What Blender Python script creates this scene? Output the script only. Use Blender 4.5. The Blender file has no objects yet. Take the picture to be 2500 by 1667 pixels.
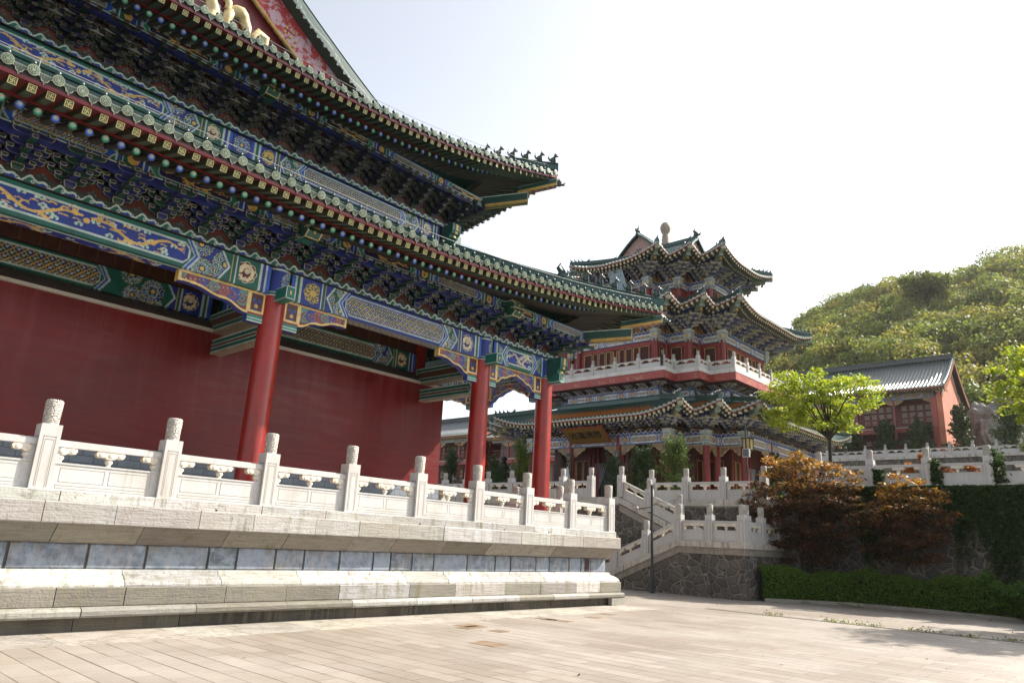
import bpy, math, random
import numpy as np
from mathutils import Vector, Matrix
random.seed(7); RNG=np.random.default_rng(11)
SC=bpy.context.scene
COL=SC.collection
R=math.radians
PI=math.pi

# ---------------------------------------------------------------- mesh builder
class MB:
    def __init__(s): s.V=[]; s.n=0; s.E=[]
    def add(s,V,F,m=0,c=(1,1,1),sm=False):
        V=np.asarray(V,float).reshape(-1,3)
        s.E.append((F,s.n,m,c,sm)); s.V.append(V); s.n+=len(V)
    def hexa(s,p,m=0,c=(1,1,1)):
        s.add(p,[(0,3,2,1),(4,5,6,7),(0,1,5,4),(1,2,6,5),(2,3,7,6),(3,0,4,7)],m,c)
    def box(s,x0,x1,y0,y1,z0,z1,m=0,c=(1,1,1)):
        s.hexa([(x0,y0,z0),(x1,y0,z0),(x1,y1,z0),(x0,y1,z0),(x0,y0,z1),(x1,y0,z1),(x1,y1,z1),(x0,y1,z1)],m,c)
    def obox(s,o,u,v,w,m=0,c=(1,1,1)):
        o=np.array(o,float);u=np.array(u,float);v=np.array(v,float);w=np.array(w,float)
        s.hexa([o,o+u,o+u+v,o+v,o+w,o+u+w,o+u+v+w,o+v+w],m,c)
    def prism(s,prof,o,u,v,w,m=0,c=(1,1,1),rim=None,rimc=None,shrink=.8,back=False,sidec=None):
        """profile (a,b) in plane u,v at o, extruded by vector w; optional outlined front face"""
        o=np.array(o,float);u=np.array(u,float);v=np.array(v,float);w=np.array(w,float)
        P=np.array(prof,float);n=len(P)
        A=o+P[:,:1]*u+P[:,1:2]*v; B=A+w
        i=list(range(n))
        s.add(np.vstack([A,B]),[(k,(k+1)%n,(k+1)%n+n,k+n) for k in i],m,sidec if sidec is not None else (rimc if rimc is not None else c))
        s.add(B,[tuple(i[::-1])],m,c)
        if rim:
            cen=P.mean(0); d=cen-P; ln=np.linalg.norm(d,axis=1,keepdims=True)
            Q=P+d/np.maximum(ln,1e-6)*np.minimum(rim,ln*.8)
            A2=o+Q[:,:1]*u+Q[:,1:2]*v
            s.add(np.vstack([A,A2]),[(k,k+n,(k+1)%n+n,(k+1)%n) for k in i],m,rimc)
            s.add(A2,[tuple(i)],m,c)
        else: s.add(A,[tuple(i)],m,c)
    def tube(s,path,rad,n=8,m=0,c=(1,1,1),cap=True,sm=True):
        path=[np.array(p,float) for p in path]; k=len(path)
        if not hasattr(rad,'__len__'): rad=[rad]*k
        V=[];up0=None
        for i,p in enumerate(path):
            t=path[min(i+1,k-1)]-path[max(i-1,0)]; t/=np.linalg.norm(t)+1e-9
            if up0 is None:
                up0=np.array([0,0,1.]) if abs(t[2])<.9 else np.array([1.,0,0])
            a=np.cross(t,up0); a/=np.linalg.norm(a)+1e-9; b=np.cross(a,t); up0=b
            for j in range(n):
                th=2*PI*j/n; V.append(p+rad[i]*(math.cos(th)*a+math.sin(th)*b))
        F=[(i*n+j,i*n+(j+1)%n,(i+1)*n+(j+1)%n,(i+1)*n+j) for i in range(k-1) for j in range(n)]
        s.add(V,F,m,c,sm)
        if cap: s.add(V[:n],[tuple(range(n))[::-1]],m,c); s.add(V[-n:],[tuple(range(n))],m,c)
    def lathe(s,prof,o,n=16,m=0,c=(1,1,1),sm=True,sx=1,sy=1):
        o=np.array(o,float); V=[];k=len(prof)
        for r,z in prof:
            for j in range(n):
                th=2*PI*j/n; V.append(o+np.array([r*math.cos(th)*sx,r*math.sin(th)*sy,z]))
        F=[(i*n+j,i*n+(j+1)%n,(i+1)*n+(j+1)%n,(i+1)*n+j) for i in range(k-1) for j in range(n)]
        s.add(V,F,m,c,sm); s.add(V[:n],[tuple(range(n))[::-1]],m,c); s.add(V[-n:],[tuple(range(n))],m,c)
    def ball(s,o,r,n=10,k=6,m=0,c=(1,1,1),sc=(1,1,1)):
        o=np.array(o,float); V=[]
        for i in range(k+1):
            ph=PI*i/k
            for j in range(n):
                th=2*PI*j/n; V.append(o+r*np.array([math.sin(ph)*math.cos(th)*sc[0],math.sin(ph)*math.sin(th)*sc[1],-math.cos(ph)*sc[2]]))
        F=[(i*n+j,i*n+(j+1)%n,(i+1)*n+(j+1)%n,(i+1)*n+j) for i in range(k) for j in range(n)]
        s.add(V,F,m,c,True)
    def grid(s,P,m=0,c=(1,1,1),mask=None,sm=False,flip=False):
        """P (a,b,3) points; c (a,b,3) colours or one colour; mask (a,b) bool keeps faces whose corners are all set"""
        a,b=P.shape[:2]
        idx=np.arange(a*b).reshape(a,b)
        F=np.stack([idx[:-1,:-1],idx[1:,:-1],idx[1:,1:],idx[:-1,1:]],-1).reshape(-1,4)
        if flip: F=F[:,::-1]
        if mask is not None:
            mf=mask.reshape(-1); F=F[mf[F].all(1)]
        cc=c
        if isinstance(c,np.ndarray) and c.ndim==3: cc=c.reshape(-1,3)[F].reshape(-1,3)
        s.add(P.reshape(-1,3),F,m,cc,sm)
    def build(s,name,mats,parent=None,org=(0,0,0)):
        me=bpy.data.meshes.new(name)
        V=np.vstack(s.V)-np.array(org,float)
        lv=[];ls=[];mi=[];sms=[];cc=[];tot=0
        for F,off,m,c,sm in s.E:
            if isinstance(F,np.ndarray):
                k,w=F.shape; lv.append((F+off).reshape(-1)); ls.append(tot+np.arange(k)*w); nl=k*w; nf=k
            else:
                fl=[i for f in F for i in f]; lv.append(np.array(fl,int)+off)
                st=[];t=tot
                for f in F: st.append(t); t+=len(f)
                ls.append(np.array(st,int)); nl=len(fl); nf=len(F)
            tot+=nl; mi.append(np.full(nf,m)); sms.append(np.full(nf,sm))
            c=np.asarray(c,float)
            cc.append(np.tile(c,(nl,1)) if c.ndim==1 else c)
        lv=np.concatenate(lv);ls=np.concatenate(ls);mi=np.concatenate(mi);sms=np.concatenate(sms);cc=np.concatenate(cc)
        me.vertices.add(len(V)); me.vertices.foreach_set('co',V.reshape(-1).astype(np.float32))
        me.loops.add(len(lv)); me.loops.foreach_set('vertex_index',lv.astype(np.int32))
        me.polygons.add(len(ls)); me.polygons.foreach_set('loop_start',ls.astype(np.int32))
        me.polygons.foreach_set('material_index',mi.astype(np.int32)); me.polygons.foreach_set('use_smooth',sms.astype(bool))
        for mm in (mats if isinstance(mats,(list,tuple)) else [mats]): me.materials.append(mm)
        at=me.color_attributes.new('Col','FLOAT_COLOR','CORNER')
        at.data.foreach_set('color',np.hstack([cc,np.ones((len(cc),1))]).reshape(-1).astype(np.float32))
        me.update(calc_edges=True); me.validate()
        o=bpy.data.objects.new(name,me); COL.objects.link(o)
        if parent is not None: o.parent=parent
        return o

def tag(o,label=None,cat=None,group=None,kind=None):
    if label: o['label']=label
    if cat: o['category']=cat
    if group: o['group']=group
    if kind: o['kind']=kind
    return o
def thing(name,label,cat,loc,group=None):
    o=bpy.data.objects.new(name,None); COL.objects.link(o); o.location=loc; o.empty_display_size=.3
    return tag(o,label,cat,group)
def part(name,data,parent,mat=None):
    """linked copy of mesh data as a child"""
    o=bpy.data.objects.new(name,data); COL.objects.link(o); o.parent=parent
    if mat is not None: o.matrix_local=mat
    return o
def copy_tree(o,parent=None):
    c=o.copy(); COL.objects.link(c)
    if parent is not None: c.parent=parent
    for ch in list(o.children): copy_tree(ch,c)
    return c

# ---------------------------------------------------------------- materials
def newmat(name):
    m=bpy.data.materials.new(name); m.use_nodes=True; nt=m.node_tree; nt.nodes.clear()
    return m,nt
class NT:
    def __init__(s,nt): s.nt=nt
    def n(s,t,**k):
        nd=s.nt.nodes.new(t)
        for a,b in k.items():
            if a=='i':
                for kk,vv in b.items(): nd.inputs[kk].default_value=vv
            else: setattr(nd,a,b)
        return nd
    def l(s,a,b): s.nt.links.new(a,b)
    def math(s,op,a,b=None):
        nd=s.n('ShaderNodeMath',operation=op)
        for i,x in enumerate((a,b)):
            if x is None: continue
            if isinstance(x,(int,float)): nd.inputs[i].default_value=x
            else: s.l(x,nd.inputs[i])
        return nd.outputs[0]
    def ramp(s,f,stops):
        nd=s.n('ShaderNodeValToRGB'); cr=nd.color_ramp
        while len(cr.elements)<len(stops): cr.elements.new(.5)
        for e,(p,c) in zip(cr.elements,stops):
            e.position=p; e.color=(*c,1) if hasattr(c,'__len__') else (c,c,c,1)
        s.l(f,nd.inputs[0]); return nd.outputs[0]
    def mix(s,f,a,b,bt='MIX'):
        nd=s.n('ShaderNodeMix',data_type='RGBA',blend_type=bt)
        for i,x in ((0,f),(6,a),(7,b)):
            if isinstance(x,(int,float)): nd.inputs[i].default_value=x
            elif isinstance(x,tuple): nd.inputs[i].default_value=(*x,1)
            else: s.l(x,nd.inputs[i])
        return nd.outputs[2]
    def pos(s,scale=(1,1,1),obj=False,rot=(0,0,0)):
        if obj: v=s.n('ShaderNodeTexCoord').outputs['Object']
        else: v=s.n('ShaderNodeNewGeometry').outputs['Position']
        mp=s.n('ShaderNodeMapping'); mp.inputs['Scale'].default_value=scale; mp.inputs['Rotation'].default_value=rot
        s.l(v,mp.inputs['Vector']); return mp.outputs[0]
    def noise(s,vec,sc,det=4,ro=.55,dist=0):
        nd=s.n('ShaderNodeTexNoise',i={'Scale':sc,'Detail':det,'Roughness':ro,'Distortion':dist}); s.l(vec,nd.inputs['Vector']); return nd.outputs['Fac']
    def bump(s,h,st=.3,d=.02,nrm=None):
        nd=s.n('ShaderNodeBump',i={'Strength':st,'Distance':d}); s.l(h,nd.inputs['Height'])
        if nrm is not None: s.l(nrm,nd.inputs['Normal'])
        return nd.outputs[0]
    def out(s,col,rough=.6,bump=None,spec=.5,metal=0,coat=0,trans=None):
        p=s.n('ShaderNodeBsdfPrincipled'); 
        for k,x in (('Base Color',col),('Roughness',rough),('Specular IOR Level',spec),('Metallic',metal),('Coat Weight',coat)):
            if isinstance(x,(int,float)): p.inputs[k].default_value=x
            elif isinstance(x,tuple): p.inputs[k].default_value=(*x,1)
            else: s.l(x,p.inputs[k])
        p.inputs['Coat Roughness'].default_value=.15
        if bump is not None: s.l(bump,p.inputs['Normal'])
        o=s.n('ShaderNodeOutputMaterial')
        if trans is not None:
            t=s.n('ShaderNodeBsdfTranslucent'); s.l(trans[0],t.inputs[0]); ms=s.n('ShaderNodeMixShader'); ms.inputs[0].default_value=trans[1]
            s.l(p.outputs[0],ms.inputs[1]); s.l(t.outputs[0],ms.inputs[2]); s.l(ms.outputs[0],o.inputs[0])
        else: s.l(p.outputs[0],o.inputs[0])
        return p
M={}
def mk_attr(name,rough=.5,amt=.35,nsc=6,bst=.15,bd=.01,coat=0,spec=.5,stretch=(1,1,1),metal=0):
    m,nt=newmat(name); s=NT(nt)
    a=s.n('ShaderNodeAttribute',attribute_name='Col').outputs['Color']
    p=s.pos(stretch); f=s.noise(p,nsc,5,.6); f2=s.noise(p,nsc*7,3,.6)
    k=s.math('MULTIPLY',s.ramp(f,[(.3,1-amt),(.62,1.0)]),s.ramp(f2,[(.3,1-amt*.5),(.6,1.0)]))
    c=s.mix(1.0,a,k,'MULTIPLY')
    r=s.math('ADD',s.math('MULTIPLY',f,.3),rough-.15)
    s.out(c,r,s.bump(f2,bst,bd),spec=spec,coat=coat,metal=metal); M[name]=m; return m
mk_attr('paint',.5,.35,5)
mk_attr('gold',.38,.35,9,.3,.01,metal=.55)
mk_attr('glaze',.34,.45,7,.2,.01,coat=.12)
mk_attr('lacquer',.36,.4,2.6,.10,.01,coat=.12,stretch=(1,1,.35))
mk_attr('metal',.45,.25,8,.1,.005)
mk_attr('bark',.85,.5,9,.6,.03,stretch=(1,1,.3))

def mk_marble():
    # weathered white marble: horizontal tooling, dark run-off streaks, pits
    m,nt=newmat('marble'); s=NT(nt)
    a=s.n('ShaderNodeAttribute',attribute_name='Col').outputs['Color']
    ph=s.pos((.8,.8,14)); pv=s.pos((9,9,.7)); p=s.pos()
    tool=s.noise(ph,3.2,5,.65); run=s.noise(pv,1,4,.6); big=s.noise(p,1.1,4,.6); pit=s.noise(p,28,2,.5)
    c=s.mix(s.ramp(tool,[(.36,.8),(.56,0.)]),a,s.mix(.5,a,(.30,.27,.23),'MULTIPLY'))
    c=s.mix(s.math('MULTIPLY',s.ramp(run,[(.47,0.),(.68,.8)]),s.ramp(big,[(.40,0.),(.58,1.)])),c,(.17,.155,.105))
    c=s.mix(s.ramp(pit,[(.27,.85),(.35,0.)]),c,(.09,.08,.07))
    c=s.mix(s.ramp(big,[(.3,.4),(.55,0.)]),c,(.25,.215,.16))
    moss=s.noise(s.pos((3.2,3.2,.5)),1,4,.6); c=s.mix(s.math('MULTIPLY',s.ramp(moss,[(.58,0.),(.70,.75)]),s.ramp(run,[(.38,.2),(.6,1.)])),c,(.10,.095,.035))
    blot=s.noise(p,3.3,7,.75); c=s.mix(s.ramp(blot,[(.60,0.),(.68,.6)]),c,(.12,.105,.085))
    h=s.math('ADD',s.math('MULTIPLY',tool,.6),s.math('MULTIPLY',pit,.5))
    s.out(c,.66,s.bump(h,.9,.016),spec=.3); M['marble']=m
    # cleaner white balustrade marble with fine carving relief
    m,nt=newmat('white_marble'); s=NT(nt)
    a=s.n('ShaderNodeAttribute',attribute_name='Col').outputs['Color']
    p=s.pos(); big=s.noise(p,1.6,5,.6); run=s.noise(s.pos((11,11,.8)),1,4,.6); f=s.noise(p,34,3,.6)
    c=s.mix(s.ramp(big,[(.34,.40),(.56,0.)]),a,(.36,.32,.26))
    c=s.mix(s.ramp(run,[(.55,0.),(.78,.5)]),c,(.27,.24,.19))
    s.out(c,.55,s.bump(f,.35,.006),spec=.35); M['white_marble']=m
    # carved capital: raised wave relief
    m,nt=newmat('carved_marble'); s=NT(nt)
    a=s.n('ShaderNodeAttribute',attribute_name='Col').outputs['Color']
    p=s.pos(obj=True)
    v=s.n('ShaderNodeTexVoronoi',feature='DISTANCE_TO_EDGE',i={'Scale':13}); s.l(s.pos((1,1,.9),obj=True),v.inputs['Vector'])
    w=s.n('ShaderNodeTexWave',wave_type='BANDS',bands_direction='Z',i={'Scale':9,'Distortion':9,'Detail':2,'Detail Scale':2.2}); s.l(p,w.inputs['Vector'])
    h=s.math('ADD',s.ramp(v.outputs['Distance'],[(0,0.),(.12,1.)]),w.outputs['Fac'])
    g=s.noise(p,3.2,5,.6)
    c=s.mix(s.ramp(h,[(.25,.6),(.6,0.)]),a,(.24,.20,.15))
    c=s.mix(s.ramp(g,[(.34,.5),(.54,0.)]),c,(.36,.31,.24))
    s.out(c,.7,s.bump(h,.9,.03),spec=.25); M['carved_marble']=m
mk_marble()
def mk_blue():
    # blue-grey limestone: pale lime run-off, blotches, rusty upper edge
    m,nt=newmat('blue_stone'); s=NT(nt)
    a=s.n('ShaderNodeAttribute',attribute_name='Col').outputs['Color']
    run=s.noise(s.pos((7,7,.9)),1,5,.65,.4); bl=s.noise(s.pos(),5.5,6,.7,.3); f=s.noise(s.pos(),24,3,.6); big=s.noise(s.pos(),1.3,3,.5)
    c=s.mix(s.ramp(bl,[(.40,0.),(.60,.8)]),a,(.27,.31,.36)); c=s.mix(s.ramp(run,[(.50,0.),(.66,.7)]),c,(.30,.30,.295)); c=s.mix(s.ramp(bl,[(.30,.8),(.42,0.)]),c,(.10,.115,.13))
    z=s.n('ShaderNodeSeparateXYZ'); s.l(s.n('ShaderNodeNewGeometry').outputs['Position'],z.inputs[0])
    e=s.n('ShaderNodeMapRange',i={1:1.08,2:1.25,3:0.,4:1.}); s.l(z.outputs[2],e.inputs[0])
    c=s.mix(s.math('MULTIPLY',e.outputs[0],s.ramp(run,[(.40,.0),(.60,.8)])),c,(.12,.10,.075))
    c=s.mix(s.ramp(big,[(.62,0.),(.70,.5)]),c,(.30,.25,.17))
    s.out(c,.65,s.bump(s.math('ADD',bl,f),.6,.012),spec=.3); M['blue_stone']=m
mk_blue()
def mk_walls():
    # lime-washed red wall: pale vertical run marks below the ledge, trowel sheen, a few scrapes
    m,nt=newmat('red_plaster'); s=NT(nt)
    z=s.n('ShaderNodeSeparateXYZ'); s.l(s.n('ShaderNodeNewGeometry').outputs['Position'],z.inputs[0])
    st=s.noise(s.pos((3.6,3.6,.26)),1,6,.6,.6); st2=s.noise(s.pos((17,17,.35)),1,4,.6); big=s.noise(s.pos((.5,.5,.9)),1,3,.5); tr=s.noise(s.pos((.9,.9,5)),1.3,5,.6)
    top=s.n('ShaderNodeMapRange',i={1:3.6,2:6.0,3:0.,4:1.}); s.l(z.outputs[2],top.inputs[0])
    c=s.mix(s.ramp(big,[(.35,0.),(.65,1.)]),(.105,.0055,.0055),(.15,.009,.008))
    c=s.mix(s.math('MULTIPLY',s.math('MULTIPLY',s.ramp(st,[(.46,0.),(.72,1.)]),top.outputs[0]),.75),c,(.20,.042,.050))
    c=s.mix(s.math('MULTIPLY',s.math('MULTIPLY',s.ramp(st2,[(.55,0.),(.7,1.)]),top.outputs[0]),.45),c,(.060,.004,.005))
    c=s.mix(s.ramp(tr,[(.5,0.),(.75,.35)]),c,(.20,.022,.024))
    spot=s.noise(s.pos((1.4,1.4,.6)),1.0,6,.75); c=s.mix(s.ramp(spot,[(.735,0.),(.76,.8)]),c,(.05,.006,.006))
    s.out(c,s.math('ADD',s.math('MULTIPLY',tr,.42),.20),s.bump(s.math('ADD',tr,s.math('MULTIPLY',st,.4)),.25,.03),spec=.32); M['red_plaster']=m
    m,nt=newmat('salmon_plaster'); s=NT(nt)
    p=s.pos(); c=s.mix(s.ramp(s.noise(p,.9,5,.6),[(.35,0.),(.65,1.)]),(.42,.13,.075),(.50,.19,.12)); s.out(c,.8,s.bump(s.noise(p,14),.3,.01)); M['salmon_plaster']=m
    m,nt=newmat('peeling_paint'); s=NT(nt)
    p=s.pos(); f=s.noise(p,2.6,7,.7,.4); g=s.noise(p,8,5,.7)
    c=s.mix(s.ramp(f,[(.46,0.),(.5,1.)]),(.34,.035,.035),(.42,.30,.34)); c=s.mix(s.ramp(g,[(.55,0.),(.6,.8)]),c,(.20,.02,.03))
    s.out(c,.7,s.bump(f,.5,.02)); M['peeling_paint']=m
    # grey dado brick
    m,nt=newmat('grey_brick'); s=NT(nt)
    b=s.n('ShaderNodeTexBrick',i={'Scale':1.,'Mortar Size':.006,'Brick Width':.46,'Row Height':.15,'Color1':(.17,.20,.235,1),'Color2':(.205,.235,.27,1),'Mortar':(.055,.065,.08,1)})
    sp=s.n('ShaderNodeSeparateXYZ'); s.l(s.n('ShaderNodeNewGeometry').outputs['Position'],sp.inputs[0]); cb=s.n('ShaderNodeCombineXYZ')
    s.l(s.math('ADD',sp.outputs[0],sp.outputs[1]),cb.inputs[0]); s.l(sp.outputs[2],cb.inputs[1]); s.l(cb.outputs[0],b.inputs['Vector'])
    c=s.mix(s.ramp(s.noise(s.pos(),5,5,.65),[(.3,.5),(.6,0.)]),b.outputs[0],(.10,.11,.12)); s.out(c,.75,s.bump(b.outputs[1],.4,.01)); M['grey_brick']=m
    # rubble masonry
    m,nt=newmat('rubble'); s=NT(nt)
    p=s.pos((1,1,1.15)); d=s.noise(p,1.6,3,.5)
    mx=s.n('ShaderNodeMix',data_type='VECTOR',i={0:.22}); s.l(p,mx.inputs[4])
    nn=s.n('ShaderNodeTexNoise',i={'Scale':1.5,'Detail':3}); s.l(p,nn.inputs['Vector']); s.l(nn.outputs['Color'],mx.inputs[5])
    v=s.n('ShaderNodeTexVoronoi',feature='DISTANCE_TO_EDGE',i={'Scale':3.7}); s.l(mx.outputs[1],v.inputs['Vector'])
    v2=s.n('ShaderNodeTexVoronoi',feature='F1',i={'Scale':3.7}); s.l(mx.outputs[1],v2.inputs['Vector'])
    hs=s.n('ShaderNodeSeparateColor'); s.l(v2.outputs['Color'],hs.inputs[0])
    c=s.ramp(hs.outputs[0],[(0,(.065,.056,.048)),(.4,(.105,.094,.082)),(.7,(.145,.122,.098)),(1,(.085,.083,.08))])
    fine=s.noise(s.pos(),9,6,.7)
    c=s.mix(s.ramp(fine,[(.3,.7),(.6,0.)]),c,(.07,.06,.05))
    c=s.mix(s.ramp(v.outputs['Distance'],[(.025,1.),(.065,0.)]),c,(.215,.195,.165))
    wet=s.noise(s.pos((1.6,1.6,.35)),1,4,.6); c=s.mix(s.ramp(wet,[(.56,0.),(.68,.75)]),c,(.045,.035,.027))
    h=s.math('ADD',s.ramp(v.outputs['Distance'],[(.02,0.),(.14,1.)]),s.math('MULTIPLY',fine,.5))
    s.out(c,.8,s.bump(h,.9,.06),spec=.3); M['rubble']=m
    # far hillside rock
    m,nt=newmat('rock'); s=NT(nt)
    p=s.pos(); f=s.noise(p,.9,8,.7,.6); c=s.ramp(f,[(.3,(.09,.085,.08)),(.5,(.21,.20,.185)),(.7,(.30,.28,.25))]); s.out(c,.9,s.bump(f,1.,.3)); M['rock']=m
    m,nt=newmat('soil'); s=NT(nt)
    p=s.pos(); c=s.ramp(s.noise(p,2,6,.7),[(.35,(.035,.045,.015)),(.6,(.06,.075,.02))]); s.out(c,.95,s.bump(s.noise(p,8),.6,.1)); M['soil']=m
mk_walls()
def mk_paving():
    # long slabs laid along Y with open, uneven joints
    m,nt=newmat('paving'); s=NT(nt)
    sp=s.n('ShaderNodeSeparateXYZ'); s.l(s.n('ShaderNodeNewGeometry').outputs['Position'],sp.inputs[0]); cb=s.n('ShaderNodeCombineXYZ')
    wob=s.noise(s.pos((.35,.35,1)),1,2,.5)
    s.l(s.math('ADD',sp.outputs[1],s.math('MULTIPLY',wob,.05)),cb.inputs[0]); s.l(s.math('ADD',sp.outputs[0],s.math('MULTIPLY',wob,.03)),cb.inputs[1])
    b=s.n('ShaderNodeTexBrick',offset=.37,i={'Scale':1.,'Mortar Size':.006,'Mortar Smooth':.1,'Bias':-.1,'Brick Width':.86,'Row Height':.312,'Color1':(.215,.18,.146,1),'Color2':(.30,.26,.218,1),'Mortar':(.055,.035,.025,1)})
    s.l(cb.outputs[0],b.inputs['Vector'])
    fr=s.math('FRACT',s.math('DIVIDE',s.math('ADD',sp.outputs[0],s.math('MULTIPLY',wob,.035)),.312)); dj=s.math('ABSOLUTE',s.math('SUBTRACT',fr,.5))
    jn=s.noise(s.pos((1.2,.5,1)),1.4,3,.6); lim=s.math('SUBTRACT',.4985,s.math('MULTIPLY',s.ramp(jn,[(.34,0.),(.66,1.)]),.036)); joint=s.math('GREATER_THAN',dj,lim)
    p=s.pos(); big=s.noise(p,.35,4,.55); mid=s.noise(p,2.2,6,.65); fine=s.noise(p,22,4,.6); ln=s.noise(s.pos((2.5,22,1)),1,4,.6)
    # joints fill up with pale dust in places
    c=s.mix(s.math('MULTIPLY',s.ramp(mid,[(.46,0.),(.64,.6)]),b.outputs['Fac']),b.outputs['Color'],(.30,.26,.22))
    c=s.mix(s.ramp(mid,[(.34,.55),(.52,0.)]),c,(.24,.19,.15))
    c=s.mix(s.ramp(big,[(.42,.0),(.62,.4)]),c,(.40,.37,.335))
    c=s.mix(s.ramp(ln,[(.30,.6),(.44,0.)]),c,(.20,.16,.13))
    c=s.mix(s.ramp(fine,[(.27,.6),(.38,0.)]),c,(.13,.10,.08))
    st3=s.noise(p,.8,7,.72,.5); c=s.mix(s.ramp(st3,[(.58,0.),(.70,.5)]),c,(.17,.135,.105)); c=s.mix(s.ramp(s.noise(s.pos((1,1,1)),3.1,7,.8,.8),[(.66,0.),(.70,.7)]),c,(.12,.085,.06))
    c=s.mix(s.math('MULTIPLY',joint,.85),c,(.05,.03,.022))
    h=s.math('ADD',s.math('MULTIPLY',s.math('MAXIMUM',b.outputs['Fac'],joint),-1.),s.math('ADD',s.math('MULTIPLY',mid,.5),s.math('MULTIPLY',fine,.25)))
    s.out(c,s.math('ADD',s.math('MULTIPLY',mid,.25),.42),s.bump(h,.55,.012),spec=.4); M['paving']=m
mk_paving()
def mk_leaf(name,tr=.45,trc=1.5,rough=.5):
    m,nt=newmat(name); s=NT(nt)
    a=s.n('ShaderNodeAttribute',attribute_name='Col').outputs['Color']
    t=s.mix(1.,a,(trc,trc*.98,trc*.55),'MULTIPLY')
    s.out(a,rough,None,spec=.35,trans=(t,tr)); M[name]=m
mk_leaf('leaf'); mk_leaf('leaf_gloss',.3,1.3,.35); mk_leaf('needle',.2,1.2,.55); mk_leaf('far_leaf',.4,1.6,.6)
def mk_glass():
    m,nt=newmat('window_dark'); s=NT(nt); s.out((.014,.010,.010),.7,spec=.2); M['window_dark']=m
mk_glass()

# palette (linear)
BLUE=(.010,.038,.27); BLUE2=(.02,.10,.50); GREEN=(.004,.11,.085); GREEN2=(.02,.22,.16); PALE=(.50,.62,.58); WHITE=(.68,.70,.68); GOLD=(.70,.47,.13)
RED=(.22,.016,.014); DRED=(.09,.008,.008); MAROON=(.16,.035,.04); BLACK=(.008,.008,.010); ORANGE=(.50,.17,.03)
MARB=(.43,.418,.40); MARB2=(.31,.295,.268); MARB3=(.185,.172,.148); BLUEST=(.20,.24,.30)
TEAL=(.015,.075,.062)
def vary(c,a=.12):
    k=1+RNG.uniform(-a,a); return tuple(min(1,x*k*(1+RNG.uniform(-.03,.03))) for x in c)
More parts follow.
